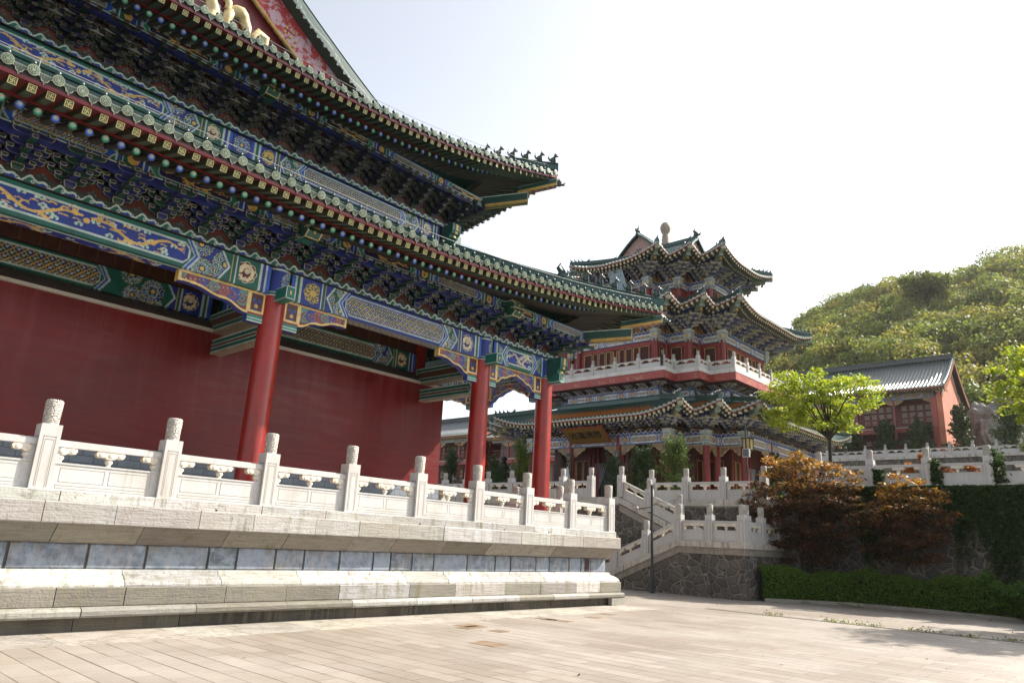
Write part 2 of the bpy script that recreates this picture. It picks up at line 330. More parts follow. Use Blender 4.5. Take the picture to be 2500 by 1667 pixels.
# ---------------------------------------------------------------- painted decoration (raster on mesh grids)
class Canvas:
    def __init__(s,L,H,res,base):
        s.L=L;s.H=H; nu=max(3,int(L/res)+1); nv=max(3,int(H/res)+1)
        s.U,s.Vv=np.meshgrid(np.linspace(0,L,nu),np.linspace(0,H,nv),indexing='ij')
        s.I=np.empty((nu,nv,3)); s.I[:]=base
    def fill(s,mask,c): s.I[mask]=c
    def stroke(s,pts,w,c):
        pts=np.array(pts,float); w=np.broadcast_to(np.asarray(w,float),(len(pts),))
        m=w.max()+.001
        iu=np.where((s.U[:,0]>=pts[:,0].min()-m)&(s.U[:,0]<=pts[:,0].max()+m))[0]; iv=np.where((s.Vv[0]>=pts[:,1].min()-m)&(s.Vv[0]<=pts[:,1].max()+m))[0]
        if len(iu)==0 or len(iv)==0: return
        a,b,c0,d=iu[0],iu[-1]+1,iv[0],iv[-1]+1
        U=s.U[a:b,c0:d];V=s.Vv[a:b,c0:d]; hit=np.zeros(U.shape,bool)
        for i in range(len(pts)-1):
            p,q=pts[i],pts[i+1]; dd=q-p; l2=dd@dd+1e-12
            t=np.clip(((U-p[0])*dd[0]+(V-p[1])*dd[1])/l2,0,1)
            hit|=(U-p[0]-t*dd[0])**2+(V-p[1]-t*dd[1])**2<(w[i]+(w[i+1]-w[i])*t)**2
        s.I[a:b,c0:d][hit]=c
    def disc(s,u,v,r,c,r0=0):
        d=np.hypot(s.U-u,s.Vv-v); s.fill((d<r)&(d>=r0),c)
    def rosette(s,u,v,R,a=BLUE,b=GREEN,clip=None,n=9):
        du=s.U-u;dv=s.Vv-v;r=np.hypot(du,dv);th=np.arctan2(dv,du); ok=(r<R) if clip is None else (r<R)&clip
        w=max(.012,R*.05)
        I=s.I
        I[ok]=BLACK
        for k in range(n):                               # ring of outlined curls
            t=2*PI*k/n; cu=u+R*.76*math.cos(t);cv=v+R*.76*math.sin(t); d=np.hypot(s.U-cu,s.Vv-cv); rr=R*.235
            I[ok&(d<rr)]=PALE; I[ok&(d<rr-w)]=a
            d2=np.hypot(s.U-cu-rr*.2*math.cos(t+1),s.Vv-cv-rr*.2*math.sin(t+1)); I[ok&(d2<rr*.42)&(d2>rr*.42-w*.8)]=PALE
            I[ok&(np.hypot(s.U-u-R*.97*math.cos(t+PI/n),s.Vv-v-R*.97*math.sin(t+PI/n))<R*.07)]=GOLD
        pet=.08*np.abs(np.cos(th*n/2))
        for q,c in ((.56,PALE),(.56-w/R,b),(.42,PALE),(.42-w/R,a),(.28,BLACK)): I[ok&(r<R*(q-.06+pet))]=c
        I[ok&(r<R*.2)]=GOLD
    def medallion(s,u,v,R,bg=GREEN,fg=GOLD):
        du=s.U-u;dv=s.Vv-v;r=np.hypot(du,dv);th=np.arctan2(dv,du); e=R*(1+.05*np.cos(8*th))
        s.fill(r<e,fg); s.fill(r<e-.015,bg)
        if fg is GOLD and random.random()<.5:
            for k in range(9):
                t=2*PI*k/9; s.stroke([(u+R*q*math.cos(t+o),v+R*q*math.sin(t+o)) for q,o in ((.45,0),(.6,.25),(.78,.2),(.82,-.1),(.7,-.15))],.014,fg)
            s.disc(u,v,R*.36,fg)
        else:                                            # coiled dragon
            s.stroke([(u+R*.62*math.cos(t)*(1-.05*t),v+R*.66*math.sin(t)*(1-.05*t)) for t in np.linspace(-2.6,3.0,16)],np.linspace(.03,.055,16)*R/.24,fg)
            s.disc(u+.02,v+R*.12,R*.26,fg)
            for t in np.linspace(0,2*PI,9)[:-1]:
                s.stroke([(u+R*.5*math.cos(t),v+R*.5*math.sin(t)),(u+R*.85*math.cos(t+.3),v+R*.85*math.sin(t+.3))],.016,fg)
    def dragon(s,u,v,L,H,f=1,c=GOLD):
        k=30; t=np.linspace(0,1,k)
        bu=u+f*L*(t-.5); bv=v+H*(.30*np.sin(t*2*PI*1.25+.4)*(1-.25*t)-.02)
        s.stroke(np.stack([bu,bv],1),H*np.interp(t,[0,.25,.8,1],[.025,.065,.058,.04]),c)
        hu,hv=bu[-1],bv[-1]
        s.disc(hu,hv+H*.06,H*.13,c); s.stroke([(hu,hv),(hu+f*H*.28,hv+H*.02)],H*.06,c)
        for a,b in ((-.2,.32),(-.05,.36),(.12,.30)): s.stroke([(hu,hv),(hu+f*H*a,hv+H*b)],H*.022,c)
        for q,sg in ((.28,-1),(.42,1),(.66,-1),(.8,1)):
            i=int(q*k); x,y=bu[i],bv[i]
            s.stroke([(x,y),(x+f*H*.12,y+sg*H*.2),(x+f*H*.26,y+sg*H*.2)],H*.04,c)
            for w in (-.08,0,.08): s.stroke([(x+f*H*.26,y+sg*H*.2),(x+f*H*.36,y+sg*H*(.2+w))],H*.016,c)
        for w in (-.12,0,.12): s.stroke([(bu[0],bv[0]),(bu[0]-f*H*.3,bv[0]+H*w)],H*.02,c)
        rr=random.Random(3)
        for _ in range(16):
            x=u+f*L*rr.uniform(-.5,.5);y=v+H*rr.uniform(-.42,.42)
            s.stroke([(x,y),(x+.05,y+.012),(x+.11,y-.008)],.010,c)
    def clouds(s,u0,u1,v0,v1,n,seed=1):
        rr=random.Random(seed)
        for _ in range(n):
            x=rr.uniform(u0,u1);y=rr.uniform(v0,v1)
            for a,b in ((-.04,0),(.035,.005),(0,.025)): s.disc(x+a,y+b,.032,PALE)
            s.disc(x,y,.022,GREEN2)
    def lattice(s,mask,p,a=BLUE,b=GREEN):
        x=(s.U+s.Vv)/p;y=(s.U-s.Vv)/p; fx=np.abs(x-np.round(x));fy=np.abs(y-np.round(y)); par=((np.floor(x+.5)+np.floor(y+.5))%2==0)
        s.fill(mask,GOLD); s.fill(mask&(np.maximum(fx,fy)<.44)&par,a); s.fill(mask&(np.maximum(fx,fy)<.44)&~par,b)
        s.fill(mask&(((fx<.06)&(fy<.3))|((fy<.06)&(fx<.3))),PALE)
        s.fill(mask&(np.hypot(fx-.5,fy-.5)<.17),GOLD); s.fill(mask&(np.hypot(fx-.5,fy-.5)<.08),MAROON)
def beam_canvas(L,H,kind='dragon',res=.014,swap=False):
    A,B=(BLUE,GREEN) if not swap else (GREEN,BLUE)
    c=Canvas(L,H,res,B); u=c.U-L/2;v=c.Vv-H/2;au=np.abs(u);av=np.abs(v)
    short=L<4
    hc=L*(.255 if not short else .25); sl=.62
    z=lambda h:h-au-sl*av                                # zigzag-ended region
    if not short:
        xb=L/2-.26-H*.98                                 # boxes at the ends
        zo=xb-.10
    else: xb=L/2-.15; zo=xb+.1
    # rosette field between cartouche and box
    mid=(hc+.22+zo)/2; R0=H*.46
    for sg in (-1,1):
        clip=np.ones_like(u,bool)
        if short: c.rosette(L/2+sg*(mid+.02),H*.5,H*.4,A,B)
        else:
            for o in (-.5*H,.42*H): c.rosette(L/2+sg*(mid+o),H*(.98 if o<0 else .06),R0*.9,B,A)
            c.rosette(L/2+sg*(mid-.36*H),H*.16,R0*.8,A,B); c.rosette(L/2+sg*(mid+.40*H),H*.52,R0,A,B)
    if not short:
        zz=z(zo); c.fill((zz<.0)&(au<L/2),A)
        for q,cl in ((.03,B),(-.0,PALE),(-.05,A)): c.fill((zz<q)&(zz>q-.05),cl)
        c.fill(au>xb-.02,BLUE if swap else GREEN)
        for sg in (-1,1):
            cx=L/2+sg*(xb+H*.49)
            c.fill(np.abs(c.U-cx)<H*.49,A)
            c.medallion(cx,H*.5,H*.38,DRED if swap else (.01,.02,.14) if sg>0 else GREEN,GOLD if sg<0 else (.70,.62,.42))
        for q,cl in ((xb-.03,GOLD),(xb-.012,GREEN),(xb+.05,PALE),(xb+.085,A)): c.fill((au>q)&(au<q+.05),cl)
        q0=xb+H*.98
        for q,cl in ((q0-.06,A),(q0,PALE),(q0+.06,B),(q0+.12,PALE),(q0+.17,BLUE2),(q0+.26,BLACK)): c.fill(au>q,cl)
    else:
        for q,cl in ((xb-.06,GREEN),(xb,PALE),(xb+.05,BLUE2),(xb+.11,BLUE)): c.fill(au>q,cl)
    zc=z(hc+.24)
    for q,cl in ((0,PALE),(.045,BLUE2 if kind!='lattice' else BLUE2),(.10,PALE),(.125,GREEN if kind!='lattice' else BLUE)): c.fill(zc>q,cl)
    # inner cartouche with lobed ends
    inn=np.minimum(H*.5-(.115 if kind=='dragon' else .085)-av, (hc-au-np.maximum(0,av-H*.16)*.9))
    c.fill((inn>-.032),PALE); c.fill(inn>0,BLUE)
    if kind=='dragon':
        c.clouds(L/2-hc*.95,L/2+hc*.95,H*.2,H*.8,int(16*hc),5)
        if short: c.dragon(L/2,H*.5,hc*1.25,H*.72,1,(.70,.60,.36))
        else:
            for sg in (-1,1): c.dragon(L/2-sg*hc*.5,H*.5,hc*.78,H*.7,sg)
            c.disc(L/2,H*.52,.055,GOLD)
    elif kind=='lattice': c.lattice(inn>.01,.155)
    elif kind=='dark': c.lattice(inn>.01,.2,(.006,.02,.12),(.004,.05,.04))
    return c
def purlin_canvas(L,H,res=.016,seg=2.3):
    c=Canvas(L,H,res,BLUE); k=int(L/seg)+1
    for i in range(k):
        u0=i*seg; lo=c.U-u0; m=(lo>=0)&(lo<seg); uc=np.abs(lo-seg/2); av=np.abs(c.Vv-H/2)
        A=BLUE if i%2 else GREEN
        c.fill(m,A)
        z=seg*.36-uc-av*.8
        c.fill(m&(z>-.05),PALE); c.fill(m&(z>-.02),BLUE2 if i%2==0 else GREEN2)
        z2=np.minimum(H*.5-.05-av,seg*.3-uc-np.maximum(0,av-H*.2))
        c.fill(m&(z2>-.02),PALE)
        if i%2==0: c.lattice(m&(z2>0),.13)
        else:
            c.fill(m&(z2>0),(.012,.012,.07)); c.dragon(u0+seg/2,H/2,seg*.45,H*.75,1)
        for sg in (0,seg):
            c.medallion(u0+sg,H/2,H*.38,BLACK,GOLD)
            for q in (.17,.22,.27): c.fill((np.abs(c.U-u0-sg)>q)&(np.abs(c.U-u0-sg)<q+.022),PALE if q!=.22 else BLUE2)
    return c
def fret_canvas(L,H,res=.012,p=.46):
    c=Canvas(L,H,res,(.02,.022,.015)); x=(c.U/p)%1; par=(np.floor(c.U/p)%2==0)
    e=H*(.5+.36*np.sin(2*PI*x*2)*.55+.2*np.sin(2*PI*x)*1.0)
    d=c.Vv-e
    c.fill(d>0,(.02,.03,.02)); c.fill(d<0,BLUE); c.fill((d<0)&((((c.U/p)*2+.25)%2)<1),GREEN); c.fill(np.abs(d)<.021,PALE)
    xx=np.abs(x-.25); c.fill(np.hypot(((c.U/p*2)%1-.5)*p/2,c.Vv-H*.30)<.03,PALE); c.fill(np.hypot(((c.U/p*2)%1-.5)*p/2,c.Vv-H*.30)<.015,BLACK)
    c.fill(c.Vv<H*.1,BLACK)
    return c
def shield_canvas(L,H,p,off,res=.02):
    """row of flame-shaped red boards between the bracket sets"""
    c=Canvas(L,H,res,(.004,.005,.012)); x=((c.U-off)/p)%1-.5; ax=np.abs(x)*p
    w=p*.47*(1-(c.Vv/H))**1.15*(1+.25*np.sin(c.Vv/H*5.5))
    c.fill(ax<w,GREEN); c.fill(ax<w-.03,PALE); c.fill(ax<w-.045,GREEN); c.fill(ax<w-.075,(.12,.024,.012))
    for a,b in ((0,.26),(-.05,.16),(.05,.16)): c.fill(np.hypot(x*p-a,c.Vv-b*H)<.026,(.05,.16,.15))
    return c
def put_canvas(mb,c,o,du,dv,m=0,mask=None,flip=False):
    o=np.array(o,float);du=np.array(du,float);dv=np.array(dv,float)
    P=o+c.U[...,None]*du+c.Vv[...,None]*dv
    mb.grid(P,m,c.I,mask,flip=flip)
def painted_beam(name,root,org,o,du,out,L,H,T,kind,swap=False,res=.014,under=True):
    """beam with painted face at o (lower left of the face), along du, facing out"""
    o=np.array(o,float);du=np.array(du,float);out=np.array(out,float);up=np.array([0,0,1.])
    mb=MB(); c=beam_canvas(L,H,kind,res,swap); put_canvas(mb,c,o,du,up)
    # the painting turns under the soffit
    k=max(3,int(T/res)//2); nu=c.U.shape[0]; tt=np.linspace(0,T,k); src=np.clip((tt/T*.5*c.U.shape[1]).astype(int),0,c.U.shape[1]-1)
    P=o+c.U[:,:1,None]*du-tt[None,:,None]*out
    mb.grid(P,0,c.I[:,src,:],flip=True)
    a=o;b=o+du*L
    mb.add([a,b,a+up*H,b+up*H,a-out*T,b-out*T,a-out*T+up*H,b-out*T+up*H],[(4,6,7,5),(2,3,7,6),(0,2,6,4),(1,5,7,3)],0,GREEN)
    return mb.build(name,M['paint'],root,org)
def queti(mb,o,du,out,L,H,T=.16,res=.014,cont=False):
    """carved gilt bracket under a beam: o at column face / beam soffit, du away from the column"""
    o=np.array(o,float);du=np.array(du,float);out=np.array(out,float)
    c=Canvas(L,H,res,MAROON); a=c.U;b=H-c.Vv                    # b measured down from the soffit
    bx=.36 if not cont else .30
    t=np.clip((a-bx)/(L-bx),0,1)
    low=np.where(a<bx,H,H*(.78-.52*t**.8+.05*np.sin(t*PI*5)*(1-t)+.10*np.clip((t-.75)/.25,0,1)**2*(0 if cont else 1)))
    d=low-b
    c.I[:]=MAROON
    for i in range(7):
        q=bx+.13+i*.2*(L-bx)/1.4; hh=H*(.78-.52*((q-bx)/(L-bx))**.8) if q<L else .2; cc=[(.10,.26,.24),(.03,.07,.36),(.30,.09,.10)][i%3]
        r=hh*.36
        if q+r<L: 
            c.disc(q,H-hh*.46,r,cc); c.disc(q+r*.1,H-hh*.5,r*.62,(.24,.075,.08)); c.disc(q+r*.15,H-hh*.5,r*.38,cc); c.disc(q+r*.1,H-hh*.5,r*.16,MAROON)
    for q in np.arange(bx+.06,L-.05,.085): c.disc(q,H-.07-(q*37%1)*.12,.014,(.45,.42,.33))
    m=a<bx; c.fill(m&(np.abs(a-bx/2)<bx*.32)&(b>.05)&(b<H*.62),(.10,.035,.03))
    c.disc(bx*.5,H*.62,.05,(.05,.05,.30)); c.disc(bx*.32,H*.72,.035,(.04,.10,.36)); c.disc(bx*.68,H*.72,.035,(.04,.10,.36)); c.disc(bx*.5,H*.52,.045,GOLD); c.disc(bx*.5,H*.42,.035,(.04,.08,.33))
    c.fill((d<.055)|(b<.04)|((a>bx-.03)&(a<bx+.03)&(b<H*.7)),(.80,.60,.24)); c.fill(m&((a<.045)|(a>bx-.055)|((b>H*.62)&(b<H*.7))),(.80,.60,.24))
    c.fill((a>L-.05)&(not cont),(.80,.60,.24))
    c.fill(m&(b>H*.70)&(b<H*.78),(.24,.045,.04)); c.fill(m&(b>H*.78),GREEN2); c.fill(m&(b>H*.86)&(b<H*.9),PALE); c.fill(m&(b>H*.95),PALE)
    mask=b<=low+1e-6
    oo=o-np.array([0,0,H])
    put_canvas(mb,c,oo+out*T/2,du,(0,0,1),mask=mask)
    put_canvas(mb,c,oo-out*T/2,du,(0,0,1),mask=mask,flip=True)
    lo=low[:,0]; nu=len(lo); P=np.empty((nu,2,3))
    for k,sg in ((0,.5),(1,-.5)): P[:,k]=o+c.U[:,:1]*du-lo[:,None]*np.array([0,0,1.])+out*T*sg
    mb.grid(P,0,(.05,.07,.30))
    mb.add([o+du*L+out*T/2,o+du*L-out*T/2,o+du*L-out*T/2-np.array([0,0,lo[-1]]),o+du*L+out*T/2-np.array([0,0,lo[-1]])],[(0,1,2,3)],0,GOLD)

# ---------------------------------------------------------------- bracket sets (dougong)
def dou(mb,x,y,z,w,h,c,oc):
    a=w/2;b=w*.36
    P=[(x-b,y-b,z),(x+b,y-b,z),(x+b,y+b,z),(x-b,y+b,z),(x-a,y-a,z+h*.45),(x+a,y-a,z+h*.45),(x+a,y+a,z+h*.45),(x-a,y+a,z+h*.45),(x-a,y-a,z+h),(x+a,y-a,z+h),(x+a,y+a,z+h),(x-a,y+a,z+h)]
    mb.add(P,[(0,3,2,1),(3,0,4,7),(1,2,6,5),(2,3,7,6),(4,5,9,8),(5,6,10,9),(6,7,11,10),(7,4,8,11),(8,9,10,11),(0,1,5,4)],0,c)
    e=.008; t=.016                                       # pale outline on the front of the block
    mb.add([(x-a,y-a-e,z+h),(x+a,y-a-e,z+h),(x+a,y-a-e,z+h-t),(x-a,y-a-e,z+h-t)],[(0,3,2,1)],0,oc)
    for sg in (-1,1): mb.add([(x+sg*a,y-a-e,z+h),(x+sg*(a-t),y-a-e,z+h),(x+sg*(a-t),y-a-e,z+h*.45),(x+sg*a,y-a-e,z+h*.45)],[(0,1,2,3),(3,2,1,0)],0,oc)
    mb.add([(x-a,y-a-e,z+h*.45),(x+a,y-a-e,z+h*.45),(x+b,y-b-e,z),(x-b,y-b-e,z),(x+b-t,y-b-e,z+t),(x-b+t,y-b-e,z+t),(x+a-t,y-a-e,z+h*.45),(x-a+t,y-a-e,z+h*.45)],[(3,2,4,5),(0,3,5,7),(2,1,6,4)],0,oc)
def bracket_mesh(name,A,B,tiers=3,step=.26,rise=.155,oc=(.34,.33,.22),W=.7):
    """local frame: x along the wall, -y outward, z up"""
    mb=MB()
    dou(mb,0,0,0,.2,.13,B,oc)
    for k in range(tiers+1):
        y=-step*k; z=.11+rise*k
        for (ln,dz) in ((W*.66,0),(W,.105)) if k<tiers else ((W*.8,0),):
            h=.085; l=ln/2
            prof=[(-l,h),(-l,h*.55),(-l+.035,h*.15),(-l+.09,0),(l-.09,0),(l-.035,h*.15),(l,h*.55),(l,h)]
            mb.prism(prof,(0,y-.035,z+dz),(1,0,0),(0,0,1),(0,.07,0),0,A,.017,oc,sidec=A)
            for x in (-l+.045,0,l-.045): dou(mb,x,y,z+dz+h-.005,.12,.066,B,oc)
        if k<tiers:                                      # arm stepping outwards, with a raised beak
            y1=y-step-.10; c=B
            prof=[(0,.1),(-(step+.02),.1),(-(step+.12),.055),(-(step+.19),.05),(-(step+.19),-.02),(-(step+.06),-.01),(0,0)]
            mb.prism(prof,(-.045,y,z+.02),(0,1,0),(0,0,1),(.09,0,0),0,c,.012,oc,sidec=c)
            mb.add([(-.045,y-step-.192,z+.0),(.045,y-step-.192,z+.0),(.045,y-step-.192,z+.07),(-.045,y-step-.192,z+.07),(-.03,y-step-.194,z+.015),(.03,y-step-.194,z+.015),(.03,y-step-.194,z+.055),(-.03,y-step-.194,z+.055)],[(0,1,5,4),(1,2,6,5),(2,3,7,6),(3,0,4,7),],0,tuple(q*.7 for q in oc))
            mb.add([(-.03,y-step-.194,z+.015),(.03,y-step-.194,z+.015),(.03,y-step-.194,z+.055),(-.03,y-step-.194,z+.055)],[(0,1,2,3)],0,A)
    o=mb.build(name,M['paint']); me=o.data; bpy.data.objects.remove(o); return me
def basis(o,x,y,z):
    m=Matrix.Identity(4)
    for i,v in enumerate((x,y,z)):
        for j in range(3): m[j][i]=v[j]
    for j in range(3): m[j][3]=o[j]
    return m
def face_mat(o,t,n):
    """frame with x along t, -y along outward n"""
    return basis(o,(t[0],t[1],0),(-n[0],-n[1],0),(0,0,1))

# ---------------------------------------------------------------- eaves
def tmpl(fn):
    mb=MB(); fn(mb); return mb
def to_mesh(mb,name,mats):
    o=mb.build(name,mats); me=o.data; bpy.data.objects.remove(o); return me
def inst(dst,src,mat,m=None):
    A=np.array(mat)
    base=dst.n
    V=np.vstack(src.V); V=V@A[:3,:3].T+A[:3,3]
    off=0
    for F,o,mm,c,sm in src.E:
        dst.E.append((F,o+base,mm if m is None else m,c,sm))
    dst.V.append(V); dst.n+=len(V)
FR_G=(.60,.52,.22)
def t_fly(mb):
    a=.058
    mb.box(-a,a,0,1,-2*a,0,0,(.045,.065,.040))
    mb.add([(-a,0,0),(a,0,0),(a,1,0),(-a,1,0)],[(0,1,2,3)],0,DRED)
    e=-.004; g=.016
    def q(x0,x1,z0,z1,c): mb.add([(x0*a,e,(z0-1)*a),(x1*a,e,(z0-1)*a),(x1*a,e,(z1-1)*a),(x0*a,e,(z1-1)*a)],[(0,1,2,3)],0,c)
    q(-1,1,-1,1,(.02,.07,.04)); e=-.007
    for r in ((-1,1,.8,1),(-1,1,-1,-.8),(-1,-.8,-.8,.8),(.8,1,-.8,.8),(-.1,.1,-.55,.55),(-.55,.55,-.1,.1),(.1,.55,.4,.58),(-.55,-.1,-.58,-.4),(-.58,-.4,.1,.55),(.4,.58,-.55,-.1)): q(*r,FR_G)
T_FLY=tmpl(t_fly)
def t_round(c):
    def f(mb):
        r=.064
        V=[(r*math.cos(t),y,r*math.sin(t)-r) for y in (0,1) for t in np.linspace(0,2*PI,13)[:-1]]
        mb.add(V,[(j,(j+1)%12,(j+1)%12+12,j+12) for j in range(12)],0,(.035,.030,.020),True)
        for k,(rr,dz,cc) in enumerate(((r,0,c),(r*.72,.012,tuple(min(1,x*2.2+.12) for x in c)),(r*.45,.022,(.62,.66,.66)),(r*.2,.03,GOLD))):
            mb.add([(rr*math.cos(t),-.003-.003*k,rr*math.sin(t)-r+dz) for t in np.linspace(0,2*PI,13)[:-1]],[tuple(range(12))],0,cc)
    return f
T_RB=tmpl(t_round(BLUE2)); T_RG=tmpl(t_round((.02,.22,.15)))
CAPC=(.36,.42,.31)
def t_cap(mb):
    r=.082
    V=[(r*math.cos(t),y,r*math.sin(t)) for y in (0,.5) for t in np.linspace(0,PI,9)]
    mb.add(V,[(j,j+1,j+10,j+9) for j in range(8)],0,TEAL,True)
    d=lambda rr,y,cc:mb.add([(rr*math.cos(t),y,rr*math.sin(t)) for t in np.linspace(0,2*PI,17)[:-1]],[tuple(range(16))],0,cc)
    mb.lathe([(r,0),(r,.02)],(0,0,0),16,0,CAPC)
    n=len(mb.V[-3]); 
    for i in (-1,-2,-3):
        v=mb.V[i]; mb.V[i]=np.stack([v[:,0],-v[:,2]*1.,v[:,1]],1)
    d(r,-.021,CAPC); d(r*.8,-.024,(.10,.17,.13)); d(r*.66,-.027,CAPC)
    for k in range(7):
        t=2*PI*k/7; mb.add([(x*r*.1+r*.42*math.cos(t),-.03,z*r*.16+r*.42*math.sin(t)) for x,z in ((-1,-1),(1,-1),(1,1),(-1,1))],[(0,1,2,3)],0,(.07,.13,.10))
    mb.ball((0,.16,r+.045),.042,8,5,0,(.02,.05,.045),(1,1,1.1)); mb.tube([(0,.16,r-.01),(0,.16,r+.03)],.022,6,0,TEAL)
T_CAP=tmpl(t_cap)
def t_drip(mb):
    w=.10
    prof=[(-w,.03),(-w*.86,-.02),(-w*.6,-.03),(-w*.42,-.075),(-w*.16,-.085),(0,-.135),(w*.16,-.085),(w*.42,-.075),(w*.6,-.03),(w*.86,-.02),(w,.03)]
    mb.prism(prof,(0,-.02,0),(1,0,0),(0,0,1),(0,.025,0),0,(.075,.11,.088),.014,(.42,.46,.37),sidec=TEAL)  # dark face with pale rim: light on the tile edge put into colour

    for x in (-.05,-.02,.02,.05): mb.add([(x-.006,-.023,.015),(x+.006,-.023,.015),(x+.004,-.023,-.06+abs(x)*.8),(x-.004,-.023,-.06+abs(x)*.8)],[(0,3,2,1)],0,(.10,.17,.13))
    mb.box(-w,w,.005,.3,.01,.03,0,TEAL)
T_DRIP=tmpl(t_drip)
def t_dripd(mb):
    w=.10; mb.prism([(-w,.03),(-w*.6,-.03),(0,-.11),(w*.6,-.03),(w,.03)],(0,-.02,0),(1,0,0),(0,0,1),(0,.025,0),0,(.03,.075,.066))
T_DRIPD=tmpl(t_dripd)
def t_beast(mb):
    c=(.03,.055,.05)
    mb.ball((0,0,.13),.085,8,6,0,c,(.7,1.15,1.25)); mb.ball((0,-.09,.30),.062,8,6,0,c,(.85,1.1,1)); mb.tube([(0,-.04,.2),(0,-.085,.29)],[.055,.045],7,0,c)
    mb.ball((0,-.155,.285),.035,6,5,0,c)
    for x in (-.04,.04):
        mb.tube([(x,-.07,.2),(x,-.09,.0)],[.028,.022],6,0,c); mb.tube([(x,-.075,.34),(x*1.3,-.06,.40)],[.02,.008],5,0,c)
    mb.tube([(0,.09,.1),(0,.15,.2),(0,.12,.33)],[.035,.03,.012],6,0,c)
T_BEAST=tmpl(t_beast)
def t_bighead(mb):
    c=(.03,.06,.055)
    mb.ball((0,.02,.18),.17,10,7,0,c,(.7,1.2,1)); mb.ball((0,-.2,.14),.1,8,6,0,c,(.8,1.2,.8)); mb.tube([(0,.05,.28),(0,.18,.46),(0,.10,.62)],[.1,.07,.02],7,0,c)
    for x in (-.08,.08): mb.tube([(x,-.04,.3),(x*1.5,.1,.5)],[.04,.01],6,0,c); mb.ball((x,-.12,.24),.04,6,4,0,c)
    mb.tube([(0,-.28,.2),(0,-.34,.30)],[.04,.015],6,0,c)
T_BIG=tmpl(t_bighead)

class Eave:
    def __init__(s,P0,P1,n,cv0,cv1,d,z0,zt,lift,flare,Ls,p=2.0,dp=None,zp=None,sag=.4,fan=2.0):
        s.P0=np.array(P0,float);s.P1=np.array(P1,float);s.n=np.array(n,float);s.L=np.linalg.norm(s.P1-s.P0);s.t=(s.P1-s.P0)/s.L
        s.cv=(cv0,cv1);s.d=d;s.z0=z0;s.zt=zt;s.lift=lift;s.flare=flare;s.Ls=Ls;s.p=p;s.dp=dp;s.zp=zp;s.sag=sag;s.fan=fan
    def w(s,x,e):
        if s.cv[e]!=1: return 0.
        dd=x if e==0 else s.L-x
        return max(0.,1-dd/s.Ls)**s.p
    def E(s,x):
        a,b=s.w(x,0),s.w(x,1); w=max(a,b)
        q=s.P0+s.t*(x-s.flare*a+s.flare*b)+s.n*s.flare*w
        return np.array([q[0],q[1],s.z0+s.lift*w])
    def W(s,x): return max(s.w(x,0),s.w(x,1))
    def imap(s,x,d):
        """coordinate on the line set in by d that pairs with x on the eave"""
        L=s.L
        def near(x,cv):
            if cv==1: f=s.fan*d; return x if x>=f else d+x*(f-d)/f
            if cv==-1: f=d; return x if x>=f else -d+2*x
            return x
        h=L/2
        if h<s.fan*d and 1 in s.cv:                      # short edge: one linear map
            a=d if s.cv[0]==1 else (-d if s.cv[0]==-1 else 0); b=d if s.cv[1]==1 else (-d if s.cv[1]==-1 else 0)
            return a+x/L*(L-a-b)
        return near(x,s.cv[0]) if x<h else L-near(L-x,s.cv[1])
    def inner(s,x,d,z):
        q=s.P0+s.t*s.imap(x,d)-s.n*d; return np.array([q[0],q[1],z])
    def surf(s,x,v):
        e=s.E(x);i=s.inner(x,s.d,s.zt); q=e+(i-e)*v; q[2]=e[2]+(s.zt-e[2])*((1-s.sag)*v+s.sag*v*v); return q
def roof_shell(mb,ev,s0,s1,nv=7,m=0,under=1,colf=None,thick=.10,du=.18):
    xs=np.linspace(s0,s1,max(4,int((s1-s0)/.35)))
    vs=np.linspace(0,1,nv)
    P=np.array([[ev.surf(x,v) for v in vs] for x in xs])
    c=TEAL if colf is None else np.array([[colf(x,v) for v in vs] for x in xs])
    mb.grid(P,m,c,sm=True)
    Q=P[:,:4].copy(); Q[...,2]-=thick
    if under is not None: mb.grid(Q,under,(.10,.022,.016),flip=True)
def tile_ribs(mb,ev,s0,s1,sp,r,nv=7,m=0,colf=None,skip=0):
    k=int((s1-s0)/sp); h=np.array([0,0,1.])
    for i in range(k+1):
        x=s0+i*sp
        pts=np.array([ev.surf(x,v) for v in np.linspace(0,1,nv)])
        a=np.append(ev.t,0)
        P=np.stack([pts-a*r,pts-a*r*.7+h*r*.75,pts+h*r*1.05,pts+a*r*.7+h*r*.75,pts+a*r],1)
        c=TEAL if colf is None else np.repeat(np.array([colf(x,v) for v in np.linspace(0,1,nv)])[:,None,:],5,1)
        mb.grid(P,m,c,sm=True,flip=True)
def frame_from(a,b):
    """unit-rafter matrix: y from a (outer end) to b, scaled to length"""
    y=b-a; ln=np.linalg.norm(y); yn=y/ln; x=np.cross(yn,[0,0,1.]); x/=np.linalg.norm(x); z=np.cross(x,yn)
    return basis(a,x,y,z)
def eave_edge(ev,x,dz=0,dout=0):
    q=ev.E(x); q[2]+=dz; q[:2]+=ev.n*dout; return q
def ridge_sweep(mb,pts,w,h,m=0,c=TEAL,cap=(.03,.10,.085)):
    pts=[np.array(p,float) for p in pts]; V=[]
    for i,p in enumerate(pts):
        t=pts[min(i+1,len(pts)-1)]-pts[max(i-1,0)]; a=np.array([t[1],-t[0],0]); a/=np.linalg.norm(a)+1e-9
        for x,z in ((-.5,0),(-.5,.55),(-.36,.6),(-.36,.8),(-.5,.84),(-.3,1),(.3,1),(.5,.84),(.36,.8),(.36,.6),(.5,.55),(.5,0)): V.append(p+a*x*w+np.array([0,0,z*h]))
    n=12; F=[(i*n+j,(i+1)*n+j,(i+1)*n+(j+1)%n,i*n+(j+1)%n) for i in range(len(pts)-1) for j in range(n)]
    mb.add(V,F,m,c); mb.add(V[:n],[tuple(range(n))],m,cap); mb.add(V[-n:],[tuple(range(n))[::-1]],m,cap)
